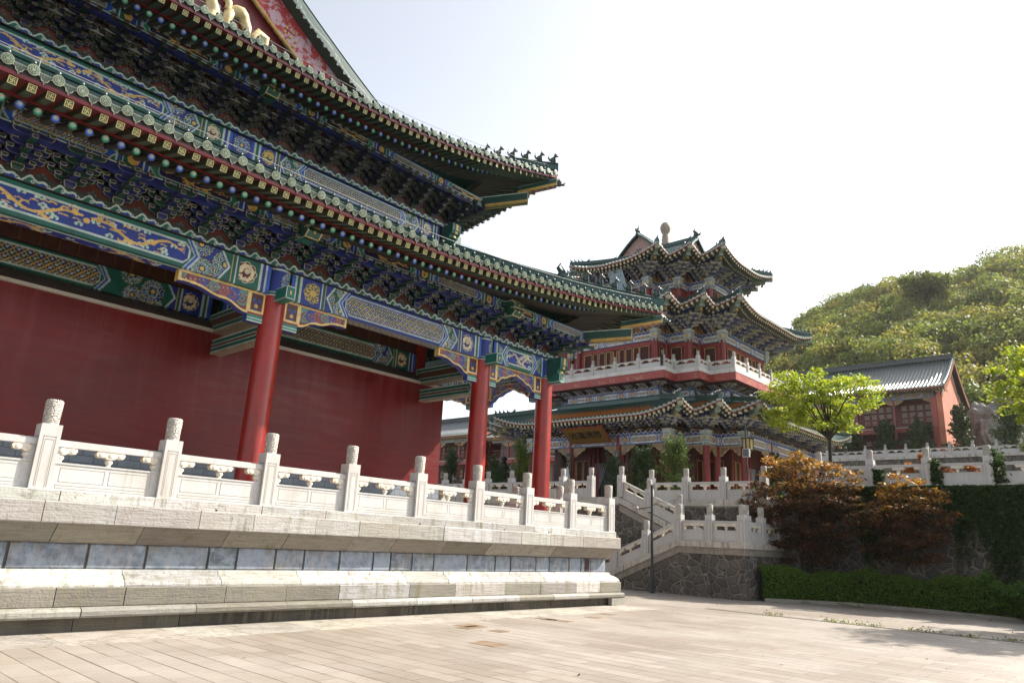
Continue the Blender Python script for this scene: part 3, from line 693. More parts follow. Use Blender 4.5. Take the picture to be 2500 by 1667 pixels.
# ================================================================ stone platform of the main hall
XC,YC=18.19,12.107                                      # foot corner of the platform
XL=-4.0; YB=30.0
plat=thing('stone_platform','tall tiered white marble platform with blue grey waist under the red walled hall','platform',(XC,YC,0))
PO=(XC,YC,0)
def course(name,prof,lens,cols,gap=.011,seed=0,mat='marble',side=True):
    rr=random.Random(seed); mb=MB()
    prof=np.array(prof,float)                           # (inset,z) from bottom to top
    def blocks(a,b):
        x=a; out=[]
        while x<b-.3:
            y=min(b,x+rr.uniform(*lens))
            if b-y<.45: y=b
            out.append((x,y)); x=y
        return out
    def blk(p0,p1,c):
        n=len(p0); jit=rr.uniform(-.004,.004)
        V=np.vstack([p0,p1]); mb.add(V,[(k,k+1,n+k+1,n+k) for k in range(n-1)],0,c)
        mb.add(p0,[tuple(range(n))],0,c); mb.add(p1,[tuple(range(n))[::-1]],0,c)
    back=.5
    full=np.vstack([[[back,prof[0,1]]],prof,[[back,prof[-1,1]]]])
    bl=blocks(XL,XC-full[:,0].min())
    for i,(a,b) in enumerate(bl):
        j=rr.uniform(-.006,.006); pr=full.copy(); pr[1:-1,0]+=j
        p0=np.stack([np.full(len(pr),a+gap/2),YC+pr[:,0],pr[:,1]],1)
        x1=np.full(len(pr),b-gap/2) if i<len(bl)-1 else XC-pr[:,0]
        p1=np.stack([x1,YC+pr[:,0],pr[:,1]],1)
        blk(p0,p1,vary(rr.choice(cols),.24))
    if side:
        bl=blocks(YC+full[:,0].min(),YB)
        for i,(a,b) in enumerate(bl):
            pr=full
            y0=np.full(len(pr),a+gap/2) if i>0 else YC+pr[:,0]
            p0=np.stack([XC-pr[:,0],y0,pr[:,1]],1); p1=np.stack([XC-pr[:,0],np.full(len(pr),b-gap/2),pr[:,1]],1)
            blk(p0,p1,vary(rr.choice(cols),.24))
    o=mb.build(name,M[mat],plat,PO); return o
course('foot_course',[(.20,-.05),(.20,.21)],(1.3,1.9),[(.085,.075,.062),(.06,.052,.045)],seed=1)  # near-black stone: shade of the recess put into its colour
course('rounded_moulding',[(.09,.205),(.02,.21),(0,.24),(0,.30),(.025,.335),(.10,.355)],(1.2,1.9),[MARB2,MARB,MARB3],seed=2)
course('block_course',[(.11,.355),(.095,.37),(.095,.615),(.11,.63)],(.95,1.75),[MARB2,MARB3,MARB,MARB3],seed=3)
course('lotus_moulding',[(.115,.632),(.115,.66),(.15,.72),(.23,.775),(.30,.80),(.32,.845),(.335,.868),(.43,.87)],(1.0,1.7),[(.38,.37,.355),(.42,.41,.395)],seed=4)
course('waist_course',[(.445,.866),(.42,.895),(.415,1.06),(.42,1.225),(.445,1.254)],(.45,1.1),[(.135,.16,.195),(.17,.198,.24),(.115,.135,.165)],gap=.045,seed=5,mat='blue_stone')
mb=MB(); mb.box(XL,XC-.455,YC+.455,YC+.5,.86,1.26,0,(.13,.115,.09)); mb.box(XC-.5,XC-.455,YC+.5,YB,.86,1.26,0,(.13,.115,.09)); mb.build('waist_mortar',M['marble'],plat,PO)
course('cove_moulding',[(.41,1.25),(.37,1.275),(.31,1.35),(.22,1.44),(.17,1.495),(.15,1.53)],(.9,1.6),[(.26,.24,.205),(.20,.18,.15)],seed=6)
course('upper_block_course',[(.11,1.53),(.10,1.545),(.10,1.825),(.11,1.84)],(.95,1.7),[MARB,MARB2,MARB],seed=7)
course('kerb_course',[(.19,1.842),(.19,1.99),(.20,2.0)],(1.2,1.9),[(.52,.51,.49),(.45,.44,.42)],seed=8)
mb=MB(); mb.box(XL,XC-.5,YC+.47,YB,-.05,1.985,0,(.12,.11,.10)); mb.box(XL,XC-.46,YC+.46,YB,1.985,2.0,0,(.42,.40,.37)); mb.build('floor_slab',M['marble'],plat,PO)
mb=MB(); mb.box(16.78,17.0,YC+.405,YC+.43,.90,1.23,0,(.035,.014,.010)); mb.build('drain_opening',M['paint'],plat,PO)
mb=MB(); mb.box(17.55,18.19,YC+.01,YC+.14,-.02,.2,0,MARB2); mb.build('corner_footing',M['marble'],plat,PO)
mb=MB()
for x in (5.9,8.62,10.5,13.2,14.9,16.1): mb.tube([(x,YC+.185,1.862),(x,YC+.25,1.862)],.018,8,0,(.02,.018,.015))
mb.build('weep_hole',M['paint'],plat,PO)

# ================================================================ balustrades
WM=(.475,.468,.458)
def post_mesh(w=.28,h=.95,name='post_shaft'):
    mb=MB(); a=w/2
    mb.box(-a,a,-a,a,0,h,0,WM)
    g=.012                                              # grooved outline on the four faces
    for s in (-1,1):
        for x0,x1,z0,z1 in ((-a*.62,-a*.55,.04,h-.17),(a*.55,a*.62,.04,h-.17),(-a*.62,a*.62,h-.19,h-.178),(-a*.44,-a*.40,.02,h-.22),(a*.40,a*.44,.02,h-.22),(-a*.44,a*.44,h-.232,h-.222)):
            mb.add([(x0,s*(a+.0015),z0),(x1,s*(a+.0015),z0),(x1,s*(a+.0015),z1),(x0,s*(a+.0015),z1)],[(0,1,2,3)],0,(.20,.18,.16))
            mb.add([(s*(a+.0015),x0,z0),(s*(a+.0015),x1,z0),(s*(a+.0015),x1,z1),(s*(a+.0015),x0,z1)],[(0,1,2,3)],0,(.20,.18,.16))
    mb.lathe([(w*.40,h),(w*.40,h+.02)],(0,0,0),20,0,WM)
    return to_mesh(mb,name,[M['white_marble']])
def cap_mesh(r=.12,h=.36):
    mb=MB(); mb.lathe([(r*.93,0),(r*.96,h*.3),(r,h*.93),(r*.9,h*.985),(r*.8,h)],(0,0,0),24,0,(.66,.62,.56)); return to_mesh(mb,'carved_cap',[M['carved_marble']])
def panel_mesh(L,dz=0.,detail=True,rect=False):
    """balustrade panel from x=0..L, face at y=-.06; dz = rise over its length (sheared for stairs)"""
    mb=MB(); t=.06; c=WM
    z1,z2,z3=.41,.64,.745
    mb.box(0,L,-t,t,0,z1,0,c)
    st=.09
    for x0,x1 in ((0,st),(L-st,L)): mb.box(x0,x1,-t*.92,t*.92,z1,z2,0,c)
    mb.box(0,L,-t-.012,t+.012,z2,z3-.02,0,c); mb.box(.0,L,-t*.6,t*.6,z3-.02,z3,0,c)
    if detail:
        ln=(.50,.475,.44)
        for s in (-1,1):
            for (x0,x1,zb,zt) in ((.12,L*.48,.13,.34),(L*.52,L-.12,.13,.34),(.09,L-.09,.035,.085)):
                for a,b,cc,d in ((x0,x1,zb,zb+.008),(x0,x1,zt-.008,zt),(x0,x0+.008,zb,zt),(x1-.008,x1,zb,zt)):
                    mb.box(a,b,s*t if s>0 else -t-.005,t+.005 if s>0 else -t,cc,d,0,ln)
            mb.box(.0,L,s*t if s>0 else -t-.012,t+.012 if s>0 else -t,.385,.41,0,c)
    m=L/2; V=(.66,.60,.50)
    def cloud(x0,half=0):
        # cloud scroll over a small vase; half = +-1 keeps one side only
        pr=[]
        prof=[(-.20,.0),(-.215,-.045),(-.19,-.09),(-.13,-.10),(-.09,-.085),(-.05,-.115),(.05,-.115),(.09,-.085),(.13,-.10),(.19,-.09),(.215,-.045),(.20,.0)]
        if half>0: prof=[(0,0),(0,-.115)]+[p for p in prof if p[0]>0]
        if half<0: prof=[p for p in prof if p[0]<0]+[(0,-.115),(0,0)]
        mb.prism([(x0+a,z2+b) for a,b in prof],(0,-t*1.05,0),(1,0,0),(0,0,1),(0,2.1*t,0),0,V,.02,(.52,.46,.37),sidec=(.60,.50,.38))
        for s in (-1,1):
            for q in ((-.14,),(.14,),(0,)):
                x=q[0]
                if half and x*half<0: continue
                mb.lathe([(.042,0),(.02,.012)],(0,0,0),10,0,V)
                for k in (-1,-2,-3):
                    v=mb.V[k]; mb.V[k]=np.stack([v[:,0]+x0+x,s*(t*1.05+v[:,2]),v[:,1]+z2-.055],1)
        mb.lathe([(.045,z1),(.03,z1+.025),(.062,z1+.065),(.06,z1+.085),(.03,z1+.125)],(x0,0,0),12,0,V)
    cloud(m); cloud(st,1); cloud(L-st,-1)
    if dz:
        for i,v in enumerate(mb.V): v=v.copy(); v[:,2]+=v[:,0]/L*dz; mb.V[i]=v
    return to_mesh(mb,'panel',[M['white_marble']])
POST=post_mesh(); CAP=cap_mesh()
def balustrade(label,pts,group=None,name='stone_balustrade',scale=1.,last=True):
    """posts at pts; panels between them"""
    pts=[np.array(p,float) for p in pts]; o=pts[0]
    root=thing(name,label,'balustrade',tuple(o),group)
    cache={}
    for i,p in enumerate(pts):
        q=p-o
        d=(pts[min(i+1,len(pts)-1)]-pts[max(i-1,0)]); a=math.atan2(d[1],d[0]); a=round(a/(PI/2))*PI/2
        m=Matrix.Translation(q)@Matrix.Rotation(a,4,'Z')@Matrix.Scale(scale,4)
        if last or i<len(pts)-1: s=part('post',POST,root,m); part('carved_cap',CAP,s,Matrix.Translation((0,0,.97)))
        if i<len(pts)-1:
            b=pts[i+1]; v=b-p; L=np.hypot(v[0],v[1]); u=v[:2]/L; w=.13*scale; Lp=L-2*w
            k=(round(Lp/scale,2),round(v[2],2))
            if k not in cache: cache[k]=panel_mesh(Lp/scale,v[2]*Lp/L/scale)
            mm=basis((q[0]+u[0]*w,q[1]+u[1]*w,q[2]+v[2]*w/L),(u[0],u[1],0),(-u[1],u[0],0),(0,0,1))@Matrix.Scale(scale,4)
            part('panel',cache[k],root,mm)
    return root
mx=[17.82-1.829*k for k in range(12)]
balustrade('white marble balustrade along the front of the tall platform, before the red wall',[(x,12.47,2.0) for x in mx])
balustrade('white marble balustrade turning back from the platform corner, behind the front one',[(17.82,12.47+1.829*k,2.0) for k in range(1,9)])

# ================================================================ main hall
HO=(16.39,13.905,2.0)
hall=thing('temple_hall','large temple hall with red wall and two tiers of green tiled eaves','temple hall',HO)
ho=lambda mb,name,mats,par=None: mb.build(name,mats,par or hall,HO)
CZ=6.42; CX=[16.39,13.65,7.22,-.5]; CY=[13.905,16.65,23.0]
XL2=-3.2
mb=MB(); 
mb.box(XL2,14.5,16.35,17.0,3.03,6.0,0,RED); mb.box(13.9,14.5,17.0,30,3.03,6.0,0,RED); ho(mb,'wall',M['red_plaster'])
mb=MB(); mb.box(XL2,14.54,16.31,17.0,2.0,3.03,0); mb.box(13.9,14.54,17.0,30,2.0,3.03,0); ho(mb,'brick_dado',M['grey_brick'])
mb=MB(); mb.box(XL2,14.56,16.27,17.0,6.0,6.075,0,(.50,.47,.42)); mb.box(13.9,14.56,17.0,30,6.0,6.075,0,(.50,.47,.42)); ho(mb,'wall_ledge',M['white_marble'])
mb=MB(); mb.add([(XL2,16.33,6.075),(14.5,16.33,6.075),(14.2,16.56,6.33),(XL2,16.56,6.33)],[(0,1,2,3)],0,(.10,.085,.075)); mb.add([(14.5,16.33,6.075),(14.5,30,6.075),(14.2,30,6.33),(14.2,16.56,6.33)],[(0,1,2,3)],0,(.10,.085,.075)); ho(mb,'wall_coping',M['salmon_plaster']).data.materials[0]=M['paint']
# columns
def column(x,y,z0,z1,r=.262):
    mb=MB(); mb.lathe([(r*1.04,z0+.14),(r*1.0,z0+1.2),(r*.97,z0+3),(r*.95,z1)],(x,y,0),28,0,(.33,.022,.014)); o=ho(mb,'column',M['lacquer'])
    m2=MB(); m2.lathe([(r*1.6,z0),(r*1.55,z0+.06),(r*1.2,z0+.14)],(x,y,0),24,0,MARB); m2.build('column_base',M['white_marble'],o,HO)
    c=Canvas(2*PI*.27,.62,.016,BLUE)
    for k in range(4): c.rosette((k+.5)*PI*.27,.35,.24,BLUE2,GREEN)
    c.fill(c.Vv<.09,PALE); c.fill((c.Vv<.07)&(c.Vv>.02),GREEN); c.fill(c.Vv>.58,PALE)
    th=c.U/.27+PI/4; P=np.stack([x+.275*np.cos(th),y+.275*np.sin(th),CZ+c.Vv-.02],-1); m3=MB(); m3.grid(P,0,c.I,sm=True); m3.build('painted_capital',M['paint'],o,HO)
for x in CX: column(x,CY[0],2.0,CZ+.05)
for y in CY[1:]: column(16.39,y,2.0,CZ+.05)
mb=MB(); mb.lathe([(.25,5.5),(.25,7.4)],(13.65,16.72,0),20,0,(.2,.014,.01)); ho(mb,'inner_column',M['lacquer'])
# lintel beams of the lower storey
BZ,BH=6.42,.60
bays=[(-.5+.25,7.22-.25,'dragon',True),(7.22+.25,13.65-.25,'lattice',False),(13.65+.25,16.39-.25,'dragon',True)]
for a,b,k,sw in bays: painted_beam('lintel_beam',hall,HO,(a,13.70,BZ),(1,0,0),(0,-1,0),b-a,BH,.42,k,sw)
for a,b,k,sw in ((14.155,16.40,'dragon',True),(16.9,22.75,'lattice',False)): painted_beam('lintel_beam',hall,HO,(16.60,a,BZ),(0,1,0),(1,0,0),b-a,BH,.42,k,sw,.03)
# inner face of the side lintels seen from the gallery
mb=MB()
for a,b in ((14.155,16.40),(16.9,22.75)): put_canvas(mb,beam_canvas(b-a,BH,'dark',.03),(16.17,b,BZ),(0,-1,0),(0,0,1))
ho(mb,'lintel_back',M['paint'])
painted_beam('inner_beam',hall,HO,(XL2,16.52,6.36),(1,0,0),(0,-1,0),7.22-.2-XL2,.55,.3,'dark',False,.02)
painted_beam('inner_beam',hall,HO,(7.3,16.52,6.36),(1,0,0),(0,-1,0),6.1,.55,.3,'dark',True,.02)
mb=MB(); mb.box(XL2,13.3,16.46,16.6,6.93,7.4,0,(.06,.02,.012)); mb.box(XL2,14.0,16.84,16.98,6.08,7.38,0,(.05,.016,.012)); mb.box(XL2,16.1,13.95,17,7.38,7.44,0,(.05,.012,.010))
for x in np.arange(XL2,13.2,.36): mb.box(x,x+.04,16.44,16.46,6.95,7.36,0,(.10,.04,.015))
ho(mb,'gallery_ceiling',M['paint'])
for x in (7.22,13.65):
    for z,h,w in ((6.02,.44,.17),(5.5,.32,.12)):
        mb=MB()
        for sg in (-1,1):
            c=Canvas(2.5,h,.02,GREEN); e=np.minimum(np.minimum(h*.5-np.abs(c.Vv-h*.5),1.25-np.abs(c.U-1.25)-.5*np.abs(c.Vv-h*.5)),9)
            c.fill(e<.035,PALE); c.fill((e>.10)&(e<.13),PALE); c.fill(e>.13,(.10,.045,.03))
            put_canvas(mb,c,(x+sg*w,14.13,z),(0,1,0),(0,0,1),flip=sg>0)
        mb.box(x-w+.002,x+w-.002,14.12,16.64,z-.001,z+h,0,GREEN); mb.box(x-w-.01,x+w+.01,14.12,16.64,z-.03,z-.001,0,(.35,.30,.22))
        ho(mb,'cross_beam',M['paint'])
# carved brackets under the lintels
for x,sg,L,cont in ((7.22,-1,1.85,0),(7.22,1,1.6,0),(13.65,-1,1.45,0),(13.65,1,1.12,1),(16.39,-1,1.12,1),(-.5,1,1.85,0)):
    mb=MB(); queti(mb,(x+sg*.24,13.905,BZ),(sg,0,0),(0,-1,0),L,.66,.17,.012,bool(cont)); ho(mb,'carved_bracket',M['paint'])
for y,sg,L,cont in ((13.905,1,1.14,1),(16.65,-1,1.14,1),(16.65,1,1.5,0)):
    mb=MB(); queti(mb,(16.39,y+sg*.24,BZ),(0,sg,0),(-1,0,0),L,.66,.17,.02,bool(cont)); ho(mb,'carved_bracket',M['paint'])
# tie-beam ends through the columns and lobed beam ends at the corner
def outlined_block(mb,x0,x1,y0,y1,z0,z1,c,oc=PALE,e=.02,dot=True):
    mb.box(x0,x1,y0,y1,z0,z1,0,c)
    for a,b,cc,d in ((x0,x1,z0,z0+e),(x0,x1,z1-e,z1),(x0,x0+e,z0,z1),(x1-e,x1,z0,z1)): mb.box(a,b,y0-.004,y0,cc,d,0,oc)
    for a,b in ((z0,z0+e),(z1-e,z1)): mb.box(x0-.003,x0,y0,y1,a,b,0,oc)
    if dot: mb.box((x0+x1)/2-.018,(x0+x1)/2+.018,y0-.006,y0,(z0+z1)/2-.04,(z0+z1)/2+.04,0,GOLD)
for x in CX[:3]:
    mb=MB(); outlined_block(mb,x-.11,x+.11,13.22,13.70,6.27,6.55,(.01,.16,.12)); ho(mb,'beam_end',M['paint'])
def lobed_end(o,du,nrm,ln,h,wd,parent_name='lobed_beam_end'):
    """cloud-profiled beam end: o at the column face, du = projecting direction"""
    mb=MB(); prof=[(0,0),(ln*.28,0),(ln*.36,h*.07),(ln*.5,h*.05),(ln*.6,h*.17),(ln*.75,h*.2),(ln*.8,h*.36),(ln*.93,h*.42),(ln,h*.6),(ln,h),(0,h)]
    nr=np.array(nrm,float); mb.prism(prof,np.array(o)+nr*wd/2,du,(0,0,1),-nr*wd,0,(.010,.085,.07),.03,(.40,.48,.40),sidec=(.012,.12,.095))
    du=np.array(du,float)
    for q0,q1,z0,z1 in ((ln*.995,ln*1.01,h*.62,h*.98),(ln*.90,ln*.965,h*.42,h*.55),(ln*.78,ln*.84,h*.22,h*.33)):
        p=np.array(o)+du*q0-nr*wd*.13; mb.obox(p+np.array([0,0,z0]),du*(q1-q0+.012),nr*wd*.26,(0,0,z1-z0),0,GOLD)
    return ho(mb,parent_name,M['paint'])
for Z,X,Y,H in ((BZ,16.39,13.905,BH),(10.62,13.88,16.40,.55)):
    lobed_end((X,Y-.25,Z-.02),(0,-1,0),(1,0,0),.52,H,.36); lobed_end((X+.25,Y,Z-.02),(1,0,0),(0,-1,0),.52,H,.36)

# fret plate, shield boards, bracket sets, purlin beams: both storeys
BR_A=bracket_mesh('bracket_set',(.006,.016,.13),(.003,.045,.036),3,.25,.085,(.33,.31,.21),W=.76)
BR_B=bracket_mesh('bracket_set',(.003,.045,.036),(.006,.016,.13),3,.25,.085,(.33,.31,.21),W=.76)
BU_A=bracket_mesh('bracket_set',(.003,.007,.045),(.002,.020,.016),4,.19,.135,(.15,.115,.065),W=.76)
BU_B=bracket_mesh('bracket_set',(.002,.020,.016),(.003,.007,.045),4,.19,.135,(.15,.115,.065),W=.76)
def storey(yf,xc,zf,purl_y,zb,zp,hp,sets,xl,nside,sp=.80):
    """yf: front plane of the fret plate; xc: right end; bracket zone from zf up to the purlin beam"""
    S=xc+yf
    mb=MB(); c=fret_canvas(xc+.1-xl,.17); put_canvas(mb,c,(xl,yf-.08,zf-.17),(1,0,0),(0,0,1)); mb.box(xl,xc+.1,yf-.078,yf+.3,zf-.168,zf,0,(.02,.022,.015))
    c=fret_canvas(nside,.17,.03); put_canvas(mb,c,(xc+.1,yf-.08,zf-.17),(0,1,0),(0,0,1)); mb.box(xc-.3,xc+.098,yf+.3,yf+nside,zf-.168,zf,0,(.02,.022,.015)); ho(mb,'fret_plate',M['paint'])
    hs=zp-zf-.1
    mb=MB(); k=int((xc-xl)/sp); put_canvas(mb,shield_canvas(xc-xl,hs,sp,(xc-xl)%sp),(xl,yf+.04,zf),(1,0,0),(0,0,1)); put_canvas(mb,shield_canvas(nside,hs,sp,0,.04),(xc-.04,yf,zf),(0,1,0),(0,0,1)); ho(mb,'shield_board',M['paint'])
    x=xc; i=0
    while x>xl+.3:
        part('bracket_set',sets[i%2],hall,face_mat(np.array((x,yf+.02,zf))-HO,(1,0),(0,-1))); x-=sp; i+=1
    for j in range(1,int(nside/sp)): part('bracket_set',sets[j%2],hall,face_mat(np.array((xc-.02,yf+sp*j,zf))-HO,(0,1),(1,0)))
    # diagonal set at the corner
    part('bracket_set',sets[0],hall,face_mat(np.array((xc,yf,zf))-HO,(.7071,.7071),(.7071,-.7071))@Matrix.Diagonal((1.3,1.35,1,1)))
    dp=yf-purl_y; xe=xc+dp
    mb=MB(); put_canvas(mb,purlin_canvas(xe-xl,hp),(xl,purl_y,zp),(1,0,0),(0,0,1)); mb.box(xl,xe,purl_y+.003,purl_y+.2,zp,zp+hp,0,GREEN)
    put_canvas(mb,purlin_canvas(nside,hp,.03),(xe,purl_y,zp),(0,1,0),(0,0,1)); mb.box(xe-.2,xe-.003,purl_y+.2,purl_y+nside,zp,zp+hp,0,GREEN); ho(mb,'purlin_beam',M['paint'])
    mb=MB(); mb.box(xl,xe-.02,purl_y+.02,purl_y+.14,zb,zp-.004,0,(.008,.016,.13)); mb.box(xe-.14,xe-.02,purl_y+.14,purl_y+nside,zb,zp-.004,0,(.008,.016,.13))
    mb.box(xl,xe-.04,purl_y+.012,purl_y+.02,zp-.03,zp-.008,0,PALE); ho(mb,'blue_tie_beam',M['paint'])
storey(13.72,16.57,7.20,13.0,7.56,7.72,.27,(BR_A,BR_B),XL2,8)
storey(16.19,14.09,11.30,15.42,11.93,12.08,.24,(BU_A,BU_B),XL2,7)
# upper storey beam and wall
painted_beam('lintel_beam',hall,HO,(-.3,16.20,10.62),(1,0,0),(0,-1,0),7.0,.52,.3,'dragon',True,.018)
painted_beam('lintel_beam',hall,HO,(7.2,16.20,10.62),(1,0,0),(0,-1,0),6.45,.52,.3,'lattice',False,.018)
mb=MB(); 
c=Canvas(.5,.52,.018,BLUE); c.rosette(.25,.26,.22,BLUE2,GREEN)
for x in (6.7,-.8): put_canvas(mb,c,(x,16.19,10.62),(1,0,0),(0,0,1))
mb.box(XL2,13.85,16.3,16.6,8.5,11.2,0,DRED); mb.box(13.6,14.1,16.22,24,8.5,11.13,0,DRED); ho(mb,'upper_wall',M['paint'])
# big beam heads between the purlins
def beam_head(x,y,z,w=.32,h=.46,d=.5):
    mb=MB(); c=(.006,.085,.062)
    prof=[(0,0),(-d*.75,0),(-d,h*.28),(-d*.86,h*.52),(-d,h*.72),(-d*.7,h),(0,h)]
    mb.prism(prof,(x-w/2,y,z),(0,1,0),(0,0,1),(w,0,0),0,c,.03,(.5,.55,.42),sidec=c)
    for zz in (0,h*.50,h*.97): mb.box(x-w/2-.004,x+w/2+.004,y-d*(.78 if zz<.01 else .9 if zz<h*.6 else .72)-.006,y-d*.6,z+zz,z+zz+.022,0,(.58,.50,.25))
    for sg in (-1,1): mb.obox((x+sg*w/2-.012,y-d*.78,z),(.024,0,0),(0,-d*.22,h*.27),(0,0,.02),0,(.58,.5,.25)); mb.obox((x+sg*w/2-.012,y-d*.99,z+h*.70),(.024,0,0),(0,d*.28,h*.27),(0,-.01,.012),0,(.58,.5,.25))
    for zz in (.2,.62): mb.box(x-.025,x+.025,y-d*1.0,y-d*.8,z+h*zz,z+h*zz+.05,0,GOLD)
    ho(mb,'beam_head',M['paint'])
for x in (13.65,7.22,-.5): beam_head(x,13.06,7.5)
for x in (7.0,): beam_head(x,15.48,11.86)

# ---------------------------------------------------------------- roofs of the hall
ME={}
def tm(k,t,mat):
    if k not in ME: ME[k]=to_mesh(t,k,[M[mat]])
    return ME[k]
def hall_eave(par_name,Y,X,z0,dsurf,zt,lift,flare,Ls,p,dp,zp,zlow,side_d,side_zt,yside,xl,sp_r=.245,sp_t=.325,front_colour=None):
    """front and right-hand slopes with rafters, tile ends and hip at their common corner"""
    evs=[Eave((xl,Y),(X,Y),(0,-1),0,1,dsurf,z0,zt,lift,flare,Ls,p),Eave((X,Y),(X,Y+yside),(1,0),1,0,side_d,z0,side_zt,lift,flare,Ls,p)]
    roofs=[]
    for k,ev in enumerate(evs):
        mb=MB(); e2=Eave(ev.P0,ev.P1,ev.n,ev.cv[0],ev.cv[1],ev.d,z0+.09,ev.zt,lift,flare,Ls,p,sag=ev.sag)
        roof_shell(mb,e2,0,ev.L,9,0,None); tile_ribs(mb,e2,.1,ev.L-.2,sp_t,.075,9)
        rf=ho(mb,par_name,M['glaze']); roofs.append(rf)
        # boards behind the rafters
        xs=np.linspace(0,ev.L,60); mb=MB()
        A=np.array([eave_edge(ev,x,.005) for x in xs]); B=np.array([ev.inner(x,dp,zp+.05+ev.W(x)*lift*.55) for x in xs]); mb.grid(np.stack([A,B],1),0,(.21,.030,.026))
        mb.build('soffit_board',M['paint'],rf,HO)
        mb=MB(); P=np.array([[eave_edge(ev,x,0,.0),eave_edge(ev,x,.055,.012),eave_edge(ev,x,.075,-.05),eave_edge(ev,x,0.,-.06)] for x in xs]); mb.grid(P,0,(.17,.009,.022)); mb.grid(P[:,[3,0]],0,(.14,.010,.014)); mb.build('eave_board',M['lacquer'],rf,HO)
        mb=MB(); P=np.array([[eave_edge(ev,x,.05,.0),eave_edge(ev,x,.15,.02)] for x in xs]); mb.grid(P,0,(.02,.02,.02));  # near-black strip below the tile ends: their shadow line painted in
        q=.64; P=np.array([[ev.inner(ev_x,q-.02,0)+np.array([0,0,ev.E(ev_x)[2]+dz]) for dz in (-.01,.035)] for ev_x in xs])
        mb.grid(P,0,(.16,.012,.014)); mb.build('inner_eave_board',M['paint'],rf,HO)
        # rafters
        n=int(ev.L/sp_r); fl=tm('flying_rafter',T_FLY,'paint'); rb=tm('round_rafter',T_RB,'paint'); rg=tm('round_rafter_green',T_RG,'paint')
        cnt=0
        for i in range(n):
            x=(ev.L-.12-i*sp_r) if k==0 else (.12+i*sp_r)
            if x<.05 or x>ev.L-.05: continue
            if cnt>97: break
            cnt+=1
            w=ev.W(x); zr=zp+w*lift*.60
            a=eave_edge(ev,x,-.005,-.04); b=ev.inner(x,dp+.1,zr+.17); 
            part('flying_rafter',fl,rf,Matrix.Translation(-Vector(HO))@frame_from(a,b))
            b2=ev.inner(x,dp+.1,zr+.03); b2=np.array(b2); qf=.66/(dp+.1); a0=eave_edge(ev,x,0,-.04); a2=a0+(b2-a0)*qf; a2[2]=ev.E(x)[2]+zlow
            part('round_rafter',rb if i%2 else rg,rf,Matrix.Translation(-Vector(HO))@frame_from(a2,b2))
        # tile ends
        cp=tm('tile_end',T_CAP,'glaze'); dr=tm('drip_tile',T_DRIP,'glaze')
        n=int(ev.L/sp_t); cnt=0
        for i in range(n):
            x=(ev.L-.18-i*sp_t) if k==0 else (.18+i*sp_t)
            if x<.1 or x>ev.L-.1: continue
            if cnt>90: break
            cnt+=1
            a=eave_edge(e2,x,.075,.07); b=e2.surf(x,.12); b[2]+=.075
            y=np.array([-ev.n[0],-ev.n[1],(b[2]-a[2])/max(.1,np.linalg.norm((b-a)[:2]))]); y/=np.linalg.norm(y); t2=np.append(ev.t,0)
            tz=(ev.E(min(ev.L,x+.1))[2]-ev.E(max(0,x-.1))[2])/.2; t2=np.array([ev.t[0],ev.t[1],tz]); t2/=np.linalg.norm(t2); z=np.cross(t2,y)*(1 if k==0 else 1)
            part('tile_end',cp,rf,Matrix.Translation(-Vector(HO))@basis(a,t2,y,z))
            x2=x-sp_t/2
            if x2<.05: continue
            a=eave_edge(e2,x2,.055,.05); part('drip_tile',dr,rf,Matrix.Translation(-Vector(HO))@basis(a,t2,y,z))
    return evs,roofs
LO=hall_eave('lower_roof',11.50,18.797,7.70,4.55,10.25,1.08,.20,11.0,1.9,1.5,7.99,-.0,4.55,10.25,16,XL2)
def upf(d): return 12.2+.39*d+.0195*d*d
UP=hall_eave('upper_roof',14.03,16.267,12.10,3.75,upf(3.75),1.22,.26,9.0,2.1,1.39,12.36,-.0,3.75,upf(3.75),14,XL2)
def hip(roof,ev,ring,h,w,beasts,name='hip_ridge',vmax=1.):
    pts=[]
    for v in np.linspace(0,vmax,12):
        q=ev.surf(ev.L,v); q[2]+=.16; pts.append(q)
    mb=MB(); ridge_sweep(mb,pts,w,h); o=mb.build(name,M['glaze'],roof,HO)
    d=pts[1]-pts[0]; ln=np.linalg.norm(d[:2]); u=d[:2]/ln
    for k in range(beasts+1):
        s=.18+.46*k; f=s/np.linalg.norm((pts[-1]-pts[0])[:2]); q=ev.surf(ev.L,f*vmax); q[2]+=.16+h*.97
        if k<beasts: part('ridge_beast',tm('ridge_beast',T_BEAST,'glaze'),o,Matrix.Translation(Vector(q)-Vector(HO))@basis((0,0,0),(-u[1],u[0],0),(u[0],u[1],0),(0,0,1)))
        else: part('ridge_dragon_head',tm('ridge_dragon_head',T_BIG,'glaze'),o,Matrix.Translation(Vector(q+np.array([u[0]*.25,u[1]*.25,-.1]))-Vector(HO))@basis((0,0,0),(-u[1],u[0],0),(u[0],u[1],0),(0,0,1)))
    return o
for (evs,rfs),nb in ((LO,6),(UP,6)):
    e=evs[0]; e2=Eave(e.P0,e.P1,e.n,0,1,e.d,e.z0+.06,e.zt,e.lift,e.flare,e.Ls,e.p); hip(rfs[0],e2,None,.30,.26,nb)
